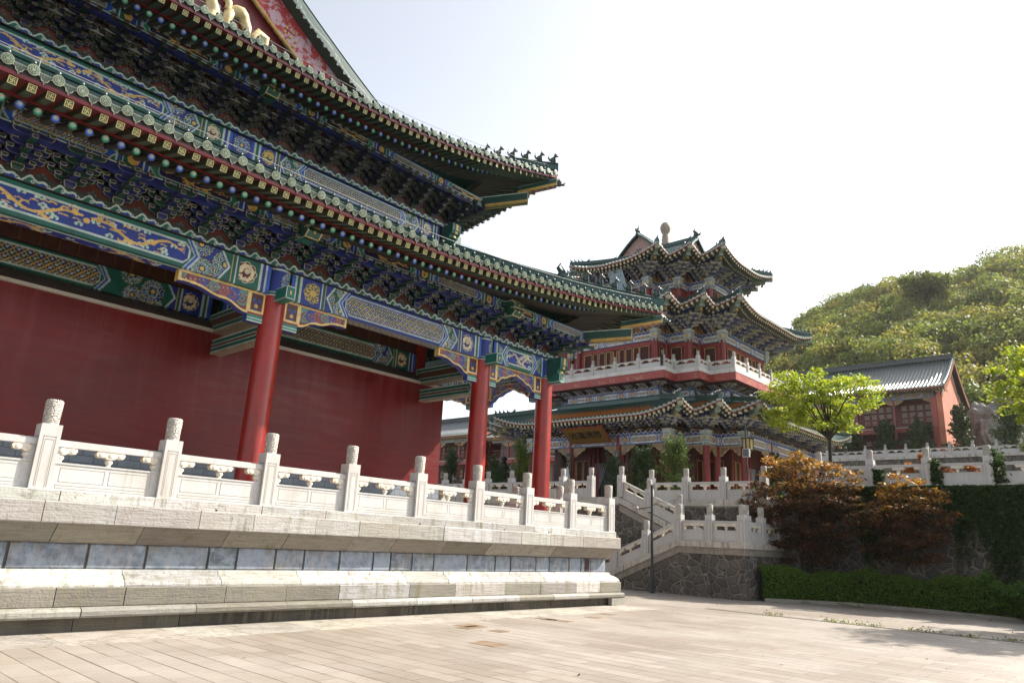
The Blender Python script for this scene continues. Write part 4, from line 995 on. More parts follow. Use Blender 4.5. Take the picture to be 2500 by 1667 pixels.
# corner beams
def corner_beam(roof,tip,pur,w=.24):
    tip=np.array(tip,float);pur=np.array(pur,float)
    d=tip-pur; L=np.linalg.norm(d[:2]); u=np.array([d[0]/L,d[1]/L,0]); s=np.array([-u[1],u[0],0])
    def beam(a,b,h,nm,chev):
        mb=MB(); ln=np.linalg.norm((b-a)[:2]); sl=(b[2]-a[2])/ln; uu=u+np.array([0,0,sl])
        for sg in (-1,1):
            c=Canvas(ln,h,.02,(.004,.055,.045)); c.fill(c.Vv<.10,(.50,.32,.07)); c.fill((c.Vv>.022)&(c.Vv<.04),(.006,.06,.05)); c.fill((c.Vv>.06)&(c.Vv<.08),(.006,.06,.05)); c.fill(c.U>ln-.04,(.55,.45,.2)); c.fill((c.Vv>h-.02),PALE)
            put_canvas(mb,c,a+s*sg*w/2-np.array([0,0,h]),uu,(0,0,1),flip=sg>0)
        o0=a-s*w/2*.99-np.array([0,0,h]); mb.obox(o0,uu*ln,s*w*.98,(0,0,h),0,(.004,.055,.045))
        c=Canvas(ln,w,.02,(.50,.28,.16))
        if chev: c.fill(((c.U*5.5+np.abs(c.Vv-w/2)*6)%1)<.4,(.06,.015,.10)); c.fill(np.abs(c.Vv-w/2)>w*.42,GOLD)
        else: c.I[:]=(.10,.085,.045); c.fill(np.abs(np.abs(c.Vv-w/2)-.07)<.02,GOLD)
        put_canvas(mb,c,a+s*w/2-np.array([0,0,h+.004]),uu,-s)
        return mb.build(nm,M['paint'],roof,HO)
    m=pur+d*.60; 
    lo=beam(pur-u*.4+np.array([0,0,-.02]),m+np.array([0,0,-.18]),.36,'corner_beam',False)
    up=beam(pur+d*.45+np.array([0,0,.10]),tip+np.array([0,0,.03])-u*.02,.24,'corner_beam_tip',True)
    mb=MB(); B=basis(tip+u*.03-np.array([0,0,.10]),tuple(-s),tuple(-u),(0,0,1)); inst(mb,T_BIG,np.array(B@Matrix.Scale(.62,4)@Matrix.Translation((0,-.05,-.2)))); mb.build('beast_head',M['glaze'],roof,HO)
corner_beam(LO[1][0],LO[0][0].E(LO[0][0].L)+np.array([0,0,-.10]),(17.25,13.05,7.98))
corner_beam(UP[1][0],UP[0][0].E(UP[0][0].L)+np.array([0,0,-.10]),(14.84,15.46,12.34))
# ridge around the foot of the upper wall
mb=MB(); ridge_sweep(mb,[(XL2,16.05,10.2),(14.2,16.05,10.2)],.3,.3); ridge_sweep(mb,[(14.2,16.05,10.2),(14.2,26,10.2)],.3,.3); ho(mb,'wall_ridge',M['glaze'])
# ---------------------------------------------------------------- gable of the upper roof
GX=3.4; YG=17.75
def gz(x): return upf(16.267-x) if x>GX else upf(16.267-(2*GX-x))
xs=np.linspace(GX-9.2,GX+9.2,70)
zb=13.2
mb=MB(); P=np.array([[(x,YG,min(zb,gz(x)-.05)),(x,YG,max(zb,gz(x)-.1))] for x in xs]); mb.grid(P,0,(.13,.014,.02)); ho(mb,'gable_board',M['paint'])
mb=MB(); P=np.array([[(x,YG-.16,gz(x)-1.25*(1-.25*abs(x-GX)/9.2)),(x,YG-.16,gz(x)-.02)] for x in xs]); mb.grid(P,0); Q=P.copy(); Q[...,1]+=.1; mb.grid(np.stack([P[:,0],Q[:,0]],1),0); bo=ho(mb,'barge_board',M['peeling_paint'])
mb=MB(); mb.tube([(x,YG-.18,gz(x)-1.27*(1-.25*abs(x-GX)/9.2)) for x in xs],.055,6,0,(.5,.34,.12)); mb.build('gilt_bead',M['gold'],bo,HO)
mb=MB()
for x0 in (8.42,5.6):
    for a,b in ((0,0),(.2,-.06),(-.2,.06),(.06,.2),(-.14,.24),(.14,-.24),(-.06,-.2)):
        mb.ball((x0+a,YG-.18,gz(x0)-.76+b),.05,8,5,0,(.60,.38,.12))
mb.build('gilt_stud',M['gold'],bo,HO)
mb=MB()
rr=random.Random(4)
RIB=(.62,.50,.27)
def ribbon(pts,w): mb.tube([(a,YG-.10-.05*math.sin(i*1.3),b) for i,(a,b) in enumerate(pts)],[w*(.55+.45*math.sin(PI*(i+.5)/len(pts))) for i in range(len(pts))],8,0,RIB)
for cx,cz,sx,sz,w in ((6.86,15.12,.30,.48,.17),(6.30,15.62,.24,.34,.13),(5.75,15.9,.3,.4,.13),(5.05,15.35,.3,.45,.14),(4.3,16.0,.4,.5,.16),(3.4,16.9,.45,.55,.17)):
    th=np.linspace(-.35,PI+.35,14); ribbon([(cx+sx*math.cos(q),cz+sz*math.sin(q)) for q in th],w)
for pts in ([(7.35,15.05),(7.5,15.28),(7.7,15.22),(7.72,15.0),(7.6,14.8)],[(6.62,14.95),(6.45,14.75),(6.3,14.9),(6.1,15.2),(6.05,15.5)],[(6.1,15.55),(6.2,15.2),(6.05,14.9),(5.8,14.8)],[(5.5,15.0),(5.3,14.8),(5.0,14.9),(4.75,15.3)],[(4.5,15.5),(4.1,15.2),(3.7,15.5)]):
    ribbon(pts,.15)
mb.ball((7.55,YG-.1,15.02),.22,10,6,0,RIB,(1,.5,.9))
ho(mb,'gilt_ribbon_relief',M['paint']); mb=MB()
for k in range(26):
    x=rr.uniform(3.0,7.0); z=14.0+rr.uniform(0,1.8); mb.ball((x,YG-.03,z),.15,8,5,0,rr.choice([(.42,.46,.50),(.30,.34,.42),(.46,.40,.42)]),(1.2,.6,.8))
ho(mb,'cloud_relief',M['paint'])
# verge tiles and descending ridge
mb=MB(); cc=(.014,.045,.04)
P=np.array([[(x,YG-.55,gz(x)+.00),(x,YG-.55,gz(x)+.30),(x,YG-.25,gz(x)+.32)] for x in xs]); 
c=Canvas(18.4,.3,.03,cc); ph=c.U*4.2; e=np.abs(c.Vv-.15-.08*np.sin(ph)); c.fill(e<.024,(.13,.20,.18)); c.fill(np.hypot(((c.U*.67)%1-.5)*1.5,c.Vv-.15)<.09,(.15,.22,.20)); c.fill(np.hypot(((c.U*.67)%1-.5)*1.5,c.Vv-.15)<.055,(.01,.05,.045)); c.fill(c.Vv<.03,(.02,.05,.045))
cu=c.U/18.4*18.4-9.2+GX; Z=np.vectorize(gz)(cu); PP=np.stack([cu,np.full_like(cu,YG-.56),Z+c.Vv],-1); mb.grid(PP,0,c.I)
mb.grid(P,0,cc); P2=np.array([[(x,YG-.55,gz(x)),(x,YG-.1,gz(x)-.03)] for x in xs]); mb.grid(P2,0,(.03,.05,.045))
ridge_sweep(mb,[(x,YG-.42,gz(x)+.28) for x in xs],.26,.22); ho(mb,'verge_ridge',M['paint'])
me_d=tm('verge_drip',T_DRIPD,'glaze')
for x in np.arange(GX,GX+9.0,.26):
    sl=(gz(x+.1)-gz(x-.1))/.2; t=np.array([1,0,sl]); t/=np.linalg.norm(t); z=np.cross(t,[0,1,0]); part('verge_drip_tile',me_d,hall,Matrix.Translation(-Vector(HO))@basis((x,YG-.56,gz(x)-.0),t,(0,1,0),z))
mb=MB(); P=np.array([[(x,y,gz(x)) for y in (YG-.4,34)] for x in xs]); mb.grid(P,0,TEAL); ho(mb,'main_roof',M['glaze'])
# lightning wires along the eaves
for (evs,rfs) in (LO,UP):
    ev=evs[0]; mb=MB(); xs2=np.linspace(2,ev.L-.3,60); mb.tube([eave_edge(ev,x,.50,-.15) for x in xs2],.007,4,0,(.35,.34,.32),False)
    for x in np.arange(3,ev.L,2.): a=eave_edge(ev,x,.1,-.15); mb.tube([a,a+np.array([0,0,.42])],.008,4,0,(.25,.24,.22))
    mb.build('lightning_wire',M['metal'],rfs[0],HO)
# ================================================================ pavilion on the terrace
PCX,PCY=42.6,25.5; PHX,PSX,PSY,PA=7.6,1.25,1.62,5.0
PO2=(35.,20.5,3.9)
pav=thing('stepped_pavilion','three tiered pavilion with stepped corners, white balcony and gourd finial beside the hill','pavilion',PO2)
po=lambda mb,name,mats,par=None: mb.build(name,mats,par or pav,PO2)
def poly(d):
    hx,sx,sy,a=PHX,PSX,PSY,PA; ax=hx-2*sx; hy=a+2*sy
    q=[(-hx,-a),(-hx+sx,-a),(-hx+sx,-a-sy),(-hx+2*sx,-a-sy),(-ax,-hy)]
    P=[(-hx,a),(-hx,-a),(-hx+sx,-a),(-hx+sx,-a-sy),(-ax,-a-sy),(-ax,-hy),(ax,-hy),(ax,-a-sy),(hx-sx,-a-sy),(hx-sx,-a),(hx,-a),(hx,a),(hx-sx,a),(hx-sx,a+sy),(ax,a+sy),(ax,hy),(-ax,hy),(-ax,a+sy),(-hx+sx,a+sy),(-hx+sx,a)]
    n=len(P); out=[]; cv=[]
    for i in range(n):
        p0,p1,p2=np.array(P[i-1]),np.array(P[i]),np.array(P[(i+1)%n])
        t0=(p1-p0)/np.linalg.norm(p1-p0); t1=(p2-p1)/np.linalg.norm(p2-p1)
        n0=np.array([t0[1],-t0[0]]);n1=np.array([t1[1],-t1[0]])
        out.append(p1+d*(n0+n1)+np.array([PCX,PCY])); cv.append(1 if t0[0]*t1[1]-t0[1]*t1[0]>0 else -1)
    return out,cv
def edges(d):
    P,cv=poly(d); n=len(P)
    for i in range(n):
        a,b=P[i],P[(i+1)%n]; L=np.linalg.norm(b-a)
        if L<1e-3: continue
        t=(b-a)/L; yield i,a,b,t,np.array([t[1],-t[0]]),L,cv[i],cv[(i+1)%n]
SHOW=(0,1,2,3,4,5,19,18,17)                             # edges that can be seen from the court
def band(d,z0,z1,name,mat,c,edges_only=None,thick=.0):
    mb=MB()
    for i,a,b,t,n,L,c0,c1 in edges(d):
        if edges_only and i not in edges_only: continue
        mb.add([(a[0],a[1],z0),(b[0],b[1],z0),(b[0],b[1],z1),(a[0],a[1],z1)],[(0,1,2,3)],0,c)
    return po(mb,name,M[mat])
def deck(d,z,mb,c,flip=False):
    P,_=poly(d); mb.add([(p[0],p[1],z) for p in P],[tuple(range(len(P)))],0,c)
PW=(.74,.76,.77); PB=(.03,.07,.30)
def pav_canvas(L,H,seed=0,res=.04):
    c=Canvas(L,H,res,PW); u=np.abs(c.U-L/2); av=np.abs(c.Vv-H/2); A=PB if seed%2 else (.05,.10,.28)
    hc=L*.27 if L>2.2 else L*.36
    for q,col in ((.34,PB),(.27,PW),(.2,A),(.12,PW),(.06,PB),(0,(.33,.36,.42))): c.fill(hc+q-u-.55*av>0,col)
    inn=np.minimum(H*.5-.13-av,hc-.1-u-.6*np.maximum(0,av-H*.15)); c.fill(inn>-.05,PW); c.fill(inn>0,((.30,.10,.07),(.28,.30,.36),(.20,.12,.10))[seed%3]); 
    m=inn>.03; c.fill(m&(((c.U*7+c.Vv*7)%1<.35)|((c.U*7-c.Vv*7)%1<.35)),(.55,.50,.38))
    if L>2.2:
        for sg in (-1,1):
            x=L/2+sg*(L/2-.42); c.fill(np.abs(c.U-x)<.32,PB); c.fill(np.abs(c.U-x)<.27,(.42,.45,.52)); c.disc(x,H/2,H*.36,PB); c.disc(x,H/2,H*.28,(.62,.36,.09))
    c.fill((u>L/2-.09),PW); c.fill(u>L/2-.04,PB); c.fill((av>H*.5-.045),(.10,.14,.30))
    return c
def pav_lintel(d,z,H,name,fret=.2):
    for i,a,b,t,n,L,c0,c1 in edges(d):
        mb=MB()
        if i in SHOW:
            k=3 if L>5 else 1; cuts=[0,.5-.175,.5+.175,1] if k==3 else [0,1]
            for j in range(k):
                s0,s1=cuts[j]*L,cuts[j+1]*L
                put_canvas(mb,pav_canvas(s1-s0,H,i+j),(a[0]+t[0]*s0+n[0]*.01,a[1]+t[1]*s0+n[1]*.01,z),(t[0],t[1],0),(0,0,1))
            mb.obox((a[0],a[1],z-.002-.003*(i%2)),(t[0]*L,t[1]*L,0),(-n[0]*.3,-n[1]*.3,0),(0,0,H-.002*(i%2)),0,(.30,.32,.36))
            c=Canvas(L,fret,.04,(.05,.09,.20)); e=fret*(.55+.3*np.sin(c.U*2*PI/.30)); c.fill(c.Vv<e,PW); c.fill(c.Vv<e-.05,PB)
            # scalloped top edge
            put_canvas(mb,c,(a[0]+n[0]*.06,a[1]+n[1]*.06,z+H),(t[0],t[1],0),(0,0,1),mask=c.Vv<=e+.04); mb.obox((a[0]+n[0]*.05,a[1]+n[1]*.05,z+H),(t[0]*L,t[1]*L,0),(-n[0]*.3,-n[1]*.3,0),(0,0,fret*.4),0,PB)
            po(mb,name,M['paint'])
BP_A=bracket_mesh('bracket_set',(.60,.56,.45),(.06,.10,.30),3,.24,.10,(.58,.54,.42),W=.80)
BP_B=bracket_mesh('bracket_set',(.10,.15,.36),(.62,.59,.48),3,.24,.10,(.58,.54,.42),W=.80)
def pav_brackets(d,z,zs,sc=1.,sp=.92,osc=1.,zsc=1.):
    k=0; mb=MB()
    for i,a,b,t,n,L,c0,c1 in edges(d):
        if i not in SHOW: continue
        c=Canvas(L,zs,.05,(.02,.025,.05)); x=((c.U-.46)/sp)%1-.5; w=.34*np.clip(1-c.Vv/zs*1.25,0,1); ax=np.abs(x)*sp; c.fill(ax<w,(.50,.46,.34)); c.fill(ax<w-.04,(.38,.13,.03)); c.fill(ax<w-.16,(.55,.33,.08))
        put_canvas(mb,c,(a[0]-n[0]*.02,a[1]-n[1]*.02,z),(t[0],t[1],0),(0,0,1))
        m=max(1,round(L/sp)); 
        for j in range(m+(1 if c1==1 else 0)):
            q=a+t*(L*j/m) if j or c0==1 else a+t*.3
            if j==0 and c0!=1 and L<3: continue
            part('bracket_set',(BP_A,BP_B)[k%2],pav,face_mat(np.array((q[0],q[1],z))-np.array(PO2),t,n)@Matrix.Diagonal((sc,sc*osc,sc*zsc,1))); k+=1
        if c1==1:
            q=b; dd=np.array([n[0]+t[0],n[1]+t[1]])*.7071
            part('bracket_set',BP_A,pav,face_mat(np.array((q[0],q[1],z))-np.array(PO2),(-dd[1],dd[0]),dd)@Matrix.Diagonal((sc*1.2,sc*1.35*osc,sc*zsc,1)))
    po(mb,'shield_board',M['paint'])
def pav_roof(name,d,z0,dt,zt,lift,Ls,dw,zpur,cols=None,beasts=True,nv=6,wallgap=1.2):
    """ring of slopes from eave offset d up to offset dt"""
    mbs=MB(); raf=MB(); tiles=MB(); brd=MB(); cbs=[]; rids=[]
    w=d-dt
    evs=[]
    for i,a,b,t,n,L,c0,c1 in edges(d):
        ev=Eave(a,b,n,c0,c1,w,z0,zt,lift,.12,Ls,1.8,sag=.45); ev.i=i; evs.append(ev)
        e2=Eave(a,b,n,c0,c1,w,z0+.08,zt,lift,.12,Ls,1.8,sag=.45)
        cf=None
        if cols: cf=lambda x,v,L=L: (cols if .22<v<.80 and (x>.9+1.0*v and x<L-.9-1.0*v or L<5) else (.010,.058,.046))
        cf=cf or (lambda x,v:(.022,.052,.042))
        roof_shell(mbs,e2,0,L,nv,0,None,cf); tile_ribs(mbs,e2,.08,L-.08,.27,.065,nv,0,cf)
        xs=np.linspace(0,L,max(6,int(L/.5)))
        A=np.array([eave_edge(ev,x,.0) for x in xs]); B=np.array([ev.inner(x,dw,zpur+.08+ev.W(x)*lift*.5) for x in xs]); brd.grid(np.stack([A,B],1),0,(.16,.08,.05))
        P=np.array([[eave_edge(ev,x,.0,.0),eave_edge(ev,x,.08,.015),eave_edge(ev,x,.09,-.05)] for x in xs]); brd.grid(P,0,(.30,.025,.022))
        zz=zpur+.06; di=dw+wallgap; P=np.array([[ev.inner(x,dw-.02,zz+.03),ev.inner(x,di,zz+.03)] for x in (0,L*.5,L)]); brd.grid(P,0,(.03,.025,.03))
        P=np.array([[ev.inner(x,dw-.03,zz+.02),ev.inner(x,dw-.03,zz-.13),ev.inner(x,dw+.12,zz-.13)] for x in (0,L*.25,L*.5,L*.75,L)]); brd.grid(P,0,(.025,.05,.22))
        q=.5; P=np.array([[ev.inner(x,q,0)+np.array([0,0,ev.E(x)[2]+dz]) for dz in (-.02,.03)] for x in xs]); brd.grid(P,0,(.18,.02,.02))
        if i in SHOW or L<3:
            m=int(L/.29)
            for j in range(m):
                x=(j+.5)*L/m; wt=ev.W(x)
                bi=ev.inner(x,dw,zpur+.10+wt*lift*.55)
                inst(raf,T_FLYS,frame_from(eave_edge(ev,x,-.005,-.03),bi)); a2=eave_edge(ev,x,0,-.03); b2=bi-np.array([0,0,.1]); a2=a2+(b2-a2)*.42; a2[2]=ev.E(x)[2]-.03
                inst(raf,T_RS,frame_from(a2,b2))
            m=int(L/.27)
            for j in range(m):
                x=(j+.5)*L/m; p=eave_edge(e2,x,.05,.05); 
                inst(tiles,T_CAPS,basis(p,np.append(t,0),(-n[0],-n[1],.25),(0,0,1))); 
                p=eave_edge(e2,min(L,x+.135),.02,.05); inst(tiles,T_DRIPS,basis(p,np.append(t,0),(-n[0],-n[1],.2),(0,0,1)))
        if c1==1:                                        # corner beam, hip ridge and bell at every projecting corner
            tip=ev.E(L); inn=ev.surf(L,1.); u=tip[:2]-inn[:2]; u/=np.linalg.norm(u); s=np.array([-u[1],u[0],0]); u3=np.append(u,0)
            hl=min(1.5,w*1.2)
            cb=MB(); cb.obox(tip-u3*.04-s*.11+np.array([0,0,-.26]),-u3*hl+np.array([0,0,-.08]),s*.22,(0,0,.22),0,(.30,.38,.30)); cb.obox(tip-u3*.55-s*.13+np.array([0,0,-.50]),-u3*1.0+np.array([0,0,-.02]),s*.26,(0,0,.26),0,(.24,.30,.24))
            for q in range(5): cb.obox(tip-u3*(.02)-s*.12+np.array([0,0,-.26+q*.05]),s*.24,u3*.02,(0,0,.025),0,(.5,.5,.38))
            pts=[ev.surf(L,v)+np.array([0,0,.12]) for v in np.linspace(0,1,7)]; rid=MB(); ridge_sweep(rid,pts,.2,.26,0,(.02,.07,.06)); cbs.append(cb); rids.append(rid)
            if beasts:
                for q in range(4):
                    p=tip-u3*(.12+.26*q)+np.array([0,0,.38+.02*q]); inst(rid,T_BEAST,np.array(basis(p,tuple(-s),tuple(-u3),(0,0,1))@Matrix.Scale(.62,4)))
                p=tip-u3*1.25+np.array([0,0,.32]); inst(rid,T_BIG,np.array(basis(p,tuple(-s),tuple(-u3),(0,0,1))@Matrix.Scale(.75,4)))
            bl=MB(); bl.lathe([(.02,.0),(.07,-.04),(.085,-.13),(.11,-.19)],tip-u3*.75+np.array([0,0,-.52]),10,0,(.62,.38,.06)); bl.build('wind_bell',M['gold'],pav,PO2)
    rf=po(mbs,name,M['glaze'])
    tag(raf.build('rafter_rows',M['paint'],rf,PO2),kind='stuff'); tag(tiles.build('eave_tiles',M['glaze'],rf,PO2),kind='stuff')
    brd.build('soffit_board',M['paint'],rf,PO2); [x.build('corner_beam',M['paint'],rf,PO2) for x in cbs]; [x.build('hip_ridge',M['glaze'],rf,PO2) for x in rids]
    return rf
def t_flys(mb):
    a=.07; mb.box(-a,a,0,1,-2*a,0,0,(.12,.13,.085)); mb.add([(-a,-.004,-2*a),(a,-.004,-2*a),(a,-.004,0),(-a,-.004,0)],[(0,1,2,3)],0,(.62,.56,.36))
T_FLYS=tmpl(t_flys)
def t_rs(mb):
    r=.068; V=[(r*math.cos(t),y,r*math.sin(t)-r) for y in (0,1) for t in np.linspace(0,2*PI,9)[:-1]]; mb.add(V,[(j,(j+1)%8,(j+1)%8+8,j+8) for j in range(8)],0,(.12,.13,.085)); mb.add([(x*1.0,-.004,z) for x,_,z in V[:8]],[tuple(range(8))],0,(.60,.64,.60))
T_RS=tmpl(t_rs)
def t_caps(mb):
    r=.078; V=[(r*math.cos(t),y,r*math.sin(t)) for y in (0,.3) for t in np.linspace(0,PI,6)]; mb.add(V,[(j,j+1,j+7,j+6) for j in range(5)],0,TEAL,True); mb.add([(r*math.cos(t),-.003,r*math.sin(t)) for t in np.linspace(0,2*PI,11)[:-1]],[tuple(range(10))],0,(.40,.43,.36))
T_CAPS=tmpl(t_caps)
def t_drips(mb):
    w=.09; mb.prism([(-w,.03),(-w*.5,-.04),(0,-.09),(w*.5,-.04),(w,.03)],(0,-.01,0),(1,0,0),(0,0,1),(0,.02,0),0,(.42,.44,.37))
T_DRIPS=tmpl(t_drips)

# --- ground storey
mb=MB(); deck(.9,3.9,mb,(.38,.36,.33)); P,_=poly(.9); 
for i in range(len(P)): a,b=P[i],P[(i+1)%len(P)]; mb.add([(a[0],a[1],3.2),(b[0],b[1],3.2),(b[0],b[1],3.9),(a[0],a[1],3.9)],[(0,1,2,3)],0,(.50,.48,.45))
po(mb,'plinth',M['marble'])
FZ,LZ=3.9,7.28
def pcol(x,y,z0,z1,r=.2,nm='column'):
    mb=MB(); mb.lathe([(r*1.03,z0),(r,z0+1),(r*.95,z1)],(x,y,0),16,0,(.23,.020,.018)); o=po(mb,nm,M['paint'])
cols=set()
for i,a,b,t,n,L,c0,c1 in edges(0):
    if i not in SHOW: continue
    fr=[0,.325,.675,1] if L>5 else [0,1]
    for f in fr: cols.add((round((a+t*L*f)[0],2),round((a+t*L*f)[1],2)))
for x,y in sorted(cols): pcol(x,y,FZ,LZ+.6)
pav_lintel(.14,LZ,.56,'painted_lintel')
for i,a,b,t,n,L,c0,c1 in edges(.0):                     # gilt brackets under the lintels
    if i not in SHOW: continue
    fr=[0,.325,.675,1] if L>5 else [0,1]
    for f0,f1 in zip(fr[:-1],fr[1:]):
        l=(f1-f0)*L-.4; w=min(.85,l*.48)
        for s,f in ((1,f0),(-1,f1)):
            o=a+t*(L*f+s*.2); mb=MB(); prof=[(0,0),(w,0),(w*.93,-.16),(w*.7,-.22),(w*.5,-.36),(w*.3,-.42),(w*.26,-.52),(0,-.54)]
            mb.prism([(q*s,z) for q,z in prof],(o[0]+n[0]*.06,o[1]+n[1]*.06,LZ-.01),(t[0],t[1],0),(0,0,1),(-n[0]*.1,-n[1]*.1,0),0,(.30,.19,.11),.06,(.60,.44,.20),sidec=(.4,.3,.15)); po(mb,'carved_bracket',M['paint'])
# capital blocks where the lintels cross at the projecting corners
def capitals(d,z,H):
    for i,a,b,t,n,L,c0,c1 in edges(d):
        if i in SHOW and c1==1:
            mb=MB(); w=.235; x,y=b; c=(.52,.56,.52)
            mb.box(x-w,x+w,y-w,y+w,z+.08,z+H+.12,0,c); mb.box(x-w-.03,x+w+.03,y-w-.03,y+w+.03,z+H+.06,z+H+.16,0,(.58,.62,.58)); mb.box(x-w*.72,x+w*.72,y-w*.72,y+w*.72,z-.08,z+.08,0,(.36,.44,.38))
            for u,v in ((-1,0),(0,-1)):
                p=np.array([x,y,z+H*.55])+np.array([u,v,0])*(w+.005); q=np.array([abs(v),abs(u),0.]); 
                mb.obox(p-q*.09-np.array([0,0,.09]),q*.18,np.array([u,v,0])*.02,(0,0,.18),0,(.60,.38,.08)); mb.obox(p-q*.24-np.array([0,0,.17]),q*.48,np.array([u,v,0])*.008,(0,0,.03),0,(.10,.20,.30)); mb.obox(p-q*.24+np.array([0,0,.17]),q*.48,np.array([u,v,0])*.008,(0,0,.03),0,(.10,.20,.30))
            po(mb,'capital_block',M['paint'])
capitals(.02,LZ,.6)
# recessed wall with doors
mb=MB()
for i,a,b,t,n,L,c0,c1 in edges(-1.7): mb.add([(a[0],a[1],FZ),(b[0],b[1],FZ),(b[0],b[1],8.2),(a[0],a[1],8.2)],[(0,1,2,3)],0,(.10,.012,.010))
deck(.6,8.15,mb,(.05,.03,.03)); po(mb,'ground_wall',M['paint'])
def lattice_window(o,t,n,w,h,par=None,name='lattice_window',fc=(.58,.40,.12),leaf=1):
    o=np.array(o,float);t=np.array([t[0],t[1],0.]);n=np.array([n[0],n[1],0.]);z=np.array([0,0,1.])
    mb=MB(); mb.obox(o-t*w/2-n*.03,t*w,n*.05,z*h,0,(.012,.010,.010)); f=mb.build(name,M['window_dark'],par or pav,PO2)
    m2=MB(); lw=w/leaf
    for k in range(leaf):
        x0=-w/2+k*lw
        for a,b,c,d in ((0,lw,0,.05),(0,lw,h-.05,h),(0,.05,0,h),(lw-.05,lw,0,h)): m2.obox(o+t*(x0+a)+z*c+n*.02,t*(b-a),n*.05,z*(d-c),0,(.22,.03,.022))
        for a,b,c,d in ((.05,lw-.05,.05,.075),(.05,lw-.05,h-.075,h-.05),(.05,.075,.05,h-.05),(lw-.075,lw-.05,.05,h-.05)): m2.obox(o+t*(x0+a)+z*c+n*.03,t*(b-a),n*.045,z*(d-c),0,fc)
        s=.15
        for q in range(-int(h/s)-1,int(lw/s)+2):         # diagonal lattice bars
            for sg in (1,-1):
                pts=[]
                for yy in (.06,h-.06):
                    pts.append((q*s+yy if sg>0 else (q+int(h/s)+1)*s-yy,yy))
                (xa,ya),(xb,yb)=pts
                def clip(x,y,x2,y2,lo,hi):
                    if x<lo: y=y+(lo-x)/(x2-x)*(y2-y); x=lo
                    if x>hi: y=y+(hi-x)/(x2-x)*(y2-y); x=hi
                    return x,y
                if max(xa,xb)<.08 or min(xa,xb)>lw-.08: continue
                pa=clip(xa,ya,xb,yb,.07,lw-.07); pb=clip(xb,yb,xa,ya,.07,lw-.07)
                if abs(pa[0]-pb[0])<.03: continue
                A=o+t*(x0+pa[0])+z*pa[1]+n*.035; B=o+t*(x0+pb[0])+z*pb[1]+n*.035
                m2.add([A-z*.014,B-z*.014,B+z*.014,A+z*.014],[(0,1,2,3)],0,(.20,.028,.02))
    m2.build('window_lattice',M['paint'],f,PO2); return f
for i,a,b,t,n,L,c0,c1 in edges(-1.7):
    if i not in (0,1,2,3,4,5): continue
    if L>4:
        for f,w,lf in ((.14,1.7,3),(.86,1.7,3)): q=a+t*L*f; lattice_window((q[0],q[1],FZ+.25),t,n,w,2.6,name='lattice_door',leaf=lf)
        q=a+t*L*.5; mb=MB(); mb.obox(np.array((q[0],q[1],FZ))+np.append(n,0)*.03-np.append(t,0)*1.3,np.append(t,0)*2.6,np.append(n,0)*.02,(0,0,2.7),0,(.010,.009,.009)); po(mb,'open_doorway',M['paint'])
        m2=MB()
        for sg,x0 in ((1,-1.1),(-1,1.1)):                # pale curtains drawn to the sides
            for k in range(6):
                p0=np.array((q[0],q[1],FZ+2.6))+np.append(n,0)*.1+np.append(t,0)*(x0+sg*k*.17); p1=np.array((q[0],q[1],FZ+.9))+np.append(n,0)*.1+np.append(t,0)*(x0+sg*(.05+k*.03)); m2.tube([p0,(p0+p1)/2+np.array([0,0,-.1]),p1],[.05,.04,.03],5,0,(.30,.26,.28))
        po(m2,'curtain',M['paint'])
        m3=MB()
        for f in (.02,.26,.31,.36,.64,.69,.74,.98): q=a+t*L*f; m3.obox(np.array((q[0]-t[0]*.1,q[1]-t[1]*.1,FZ))+np.append(n,0)*.02,(t[0]*.2,t[1]*.2,0),(n[0]*.12,n[1]*.12,0),(0,0,3.6),0,(.20,.022,.02))
        po(m3,'door_post',M['paint'])
    else:
        q=a+t*L*.5; lattice_window((q[0],q[1],FZ+.25),t,n,L*.62,2.6,name='lattice_door',leaf=1)
pav_brackets(.05,8.06,.80,1.,.9,1.1,1.15)
GZ0=8.58
pav_roof('lower_roof',1.72,GZ0,-1.15,10.02,.62,2.9,1.0,8.86,(.36,.115,.018))
mb=MB()
P,_=poly(-1.18); ridge_sweep(mb,[(p[0],p[1],9.98) for p in P]+[(P[0][0],P[0][1],9.98)],.26,.34,0,(.012,.07,.055)); 
for p in P[:8]: inst(mb,T_BIG,np.array(basis((p[0],p[1],10.25),(.7,-.7,0),(.7,.7,0),(0,0,1))@Matrix.Scale(.7,4)))
po(mb,'wall_ridge',M['glaze'])
# --- balcony
band(-1.75,9.5,11.2,'mezzanine_wall','paint',(.06,.04,.05))
pav_lintel(-1.6,10.38,.46,'mezzanine_lintel',.14)
pav_brackets(-1.62,10.92,.4,.72,.95,zsc=.55)
mb=MB(); deck(-.65,11.2,mb,(.12,.03,.025)); deck(-.65,11.66,mb,(.4,.38,.35)); po(mb,'balcony_slab',M['paint'])
mb=MB()
for i,a,b,t,n,L,c0,c1 in edges(-.65):
    c=Canvas(L,.46,.035,(.36,.06,.05)); rr=random.Random(i)
    if i in SHOW:
        for k in range(int(L*1.6)):
            x=rr.uniform(.2,L-.2); s=rr.uniform(.06,.11); c.stroke([(x+s*q*math.cos(q*4),.23+s*q*math.sin(q*4)) for q in np.linspace(.2,1.3,8)],.012,(.50,.34,.14))
            if rr.random()<.4: c.stroke([(x,.1),(x+.2,.16),(x+.4,.1)],.012,(.5,.34,.14))
    put_canvas(mb,c,(a[0]+n[0]*.01,a[1]+n[1]*.01,11.2),(t[0],t[1],0),(0,0,1))
po(mb,'balcony_fascia',M['paint'])
mb=MB()
PA_,_=poly(-.62); PB_,_=poly(-1.0)
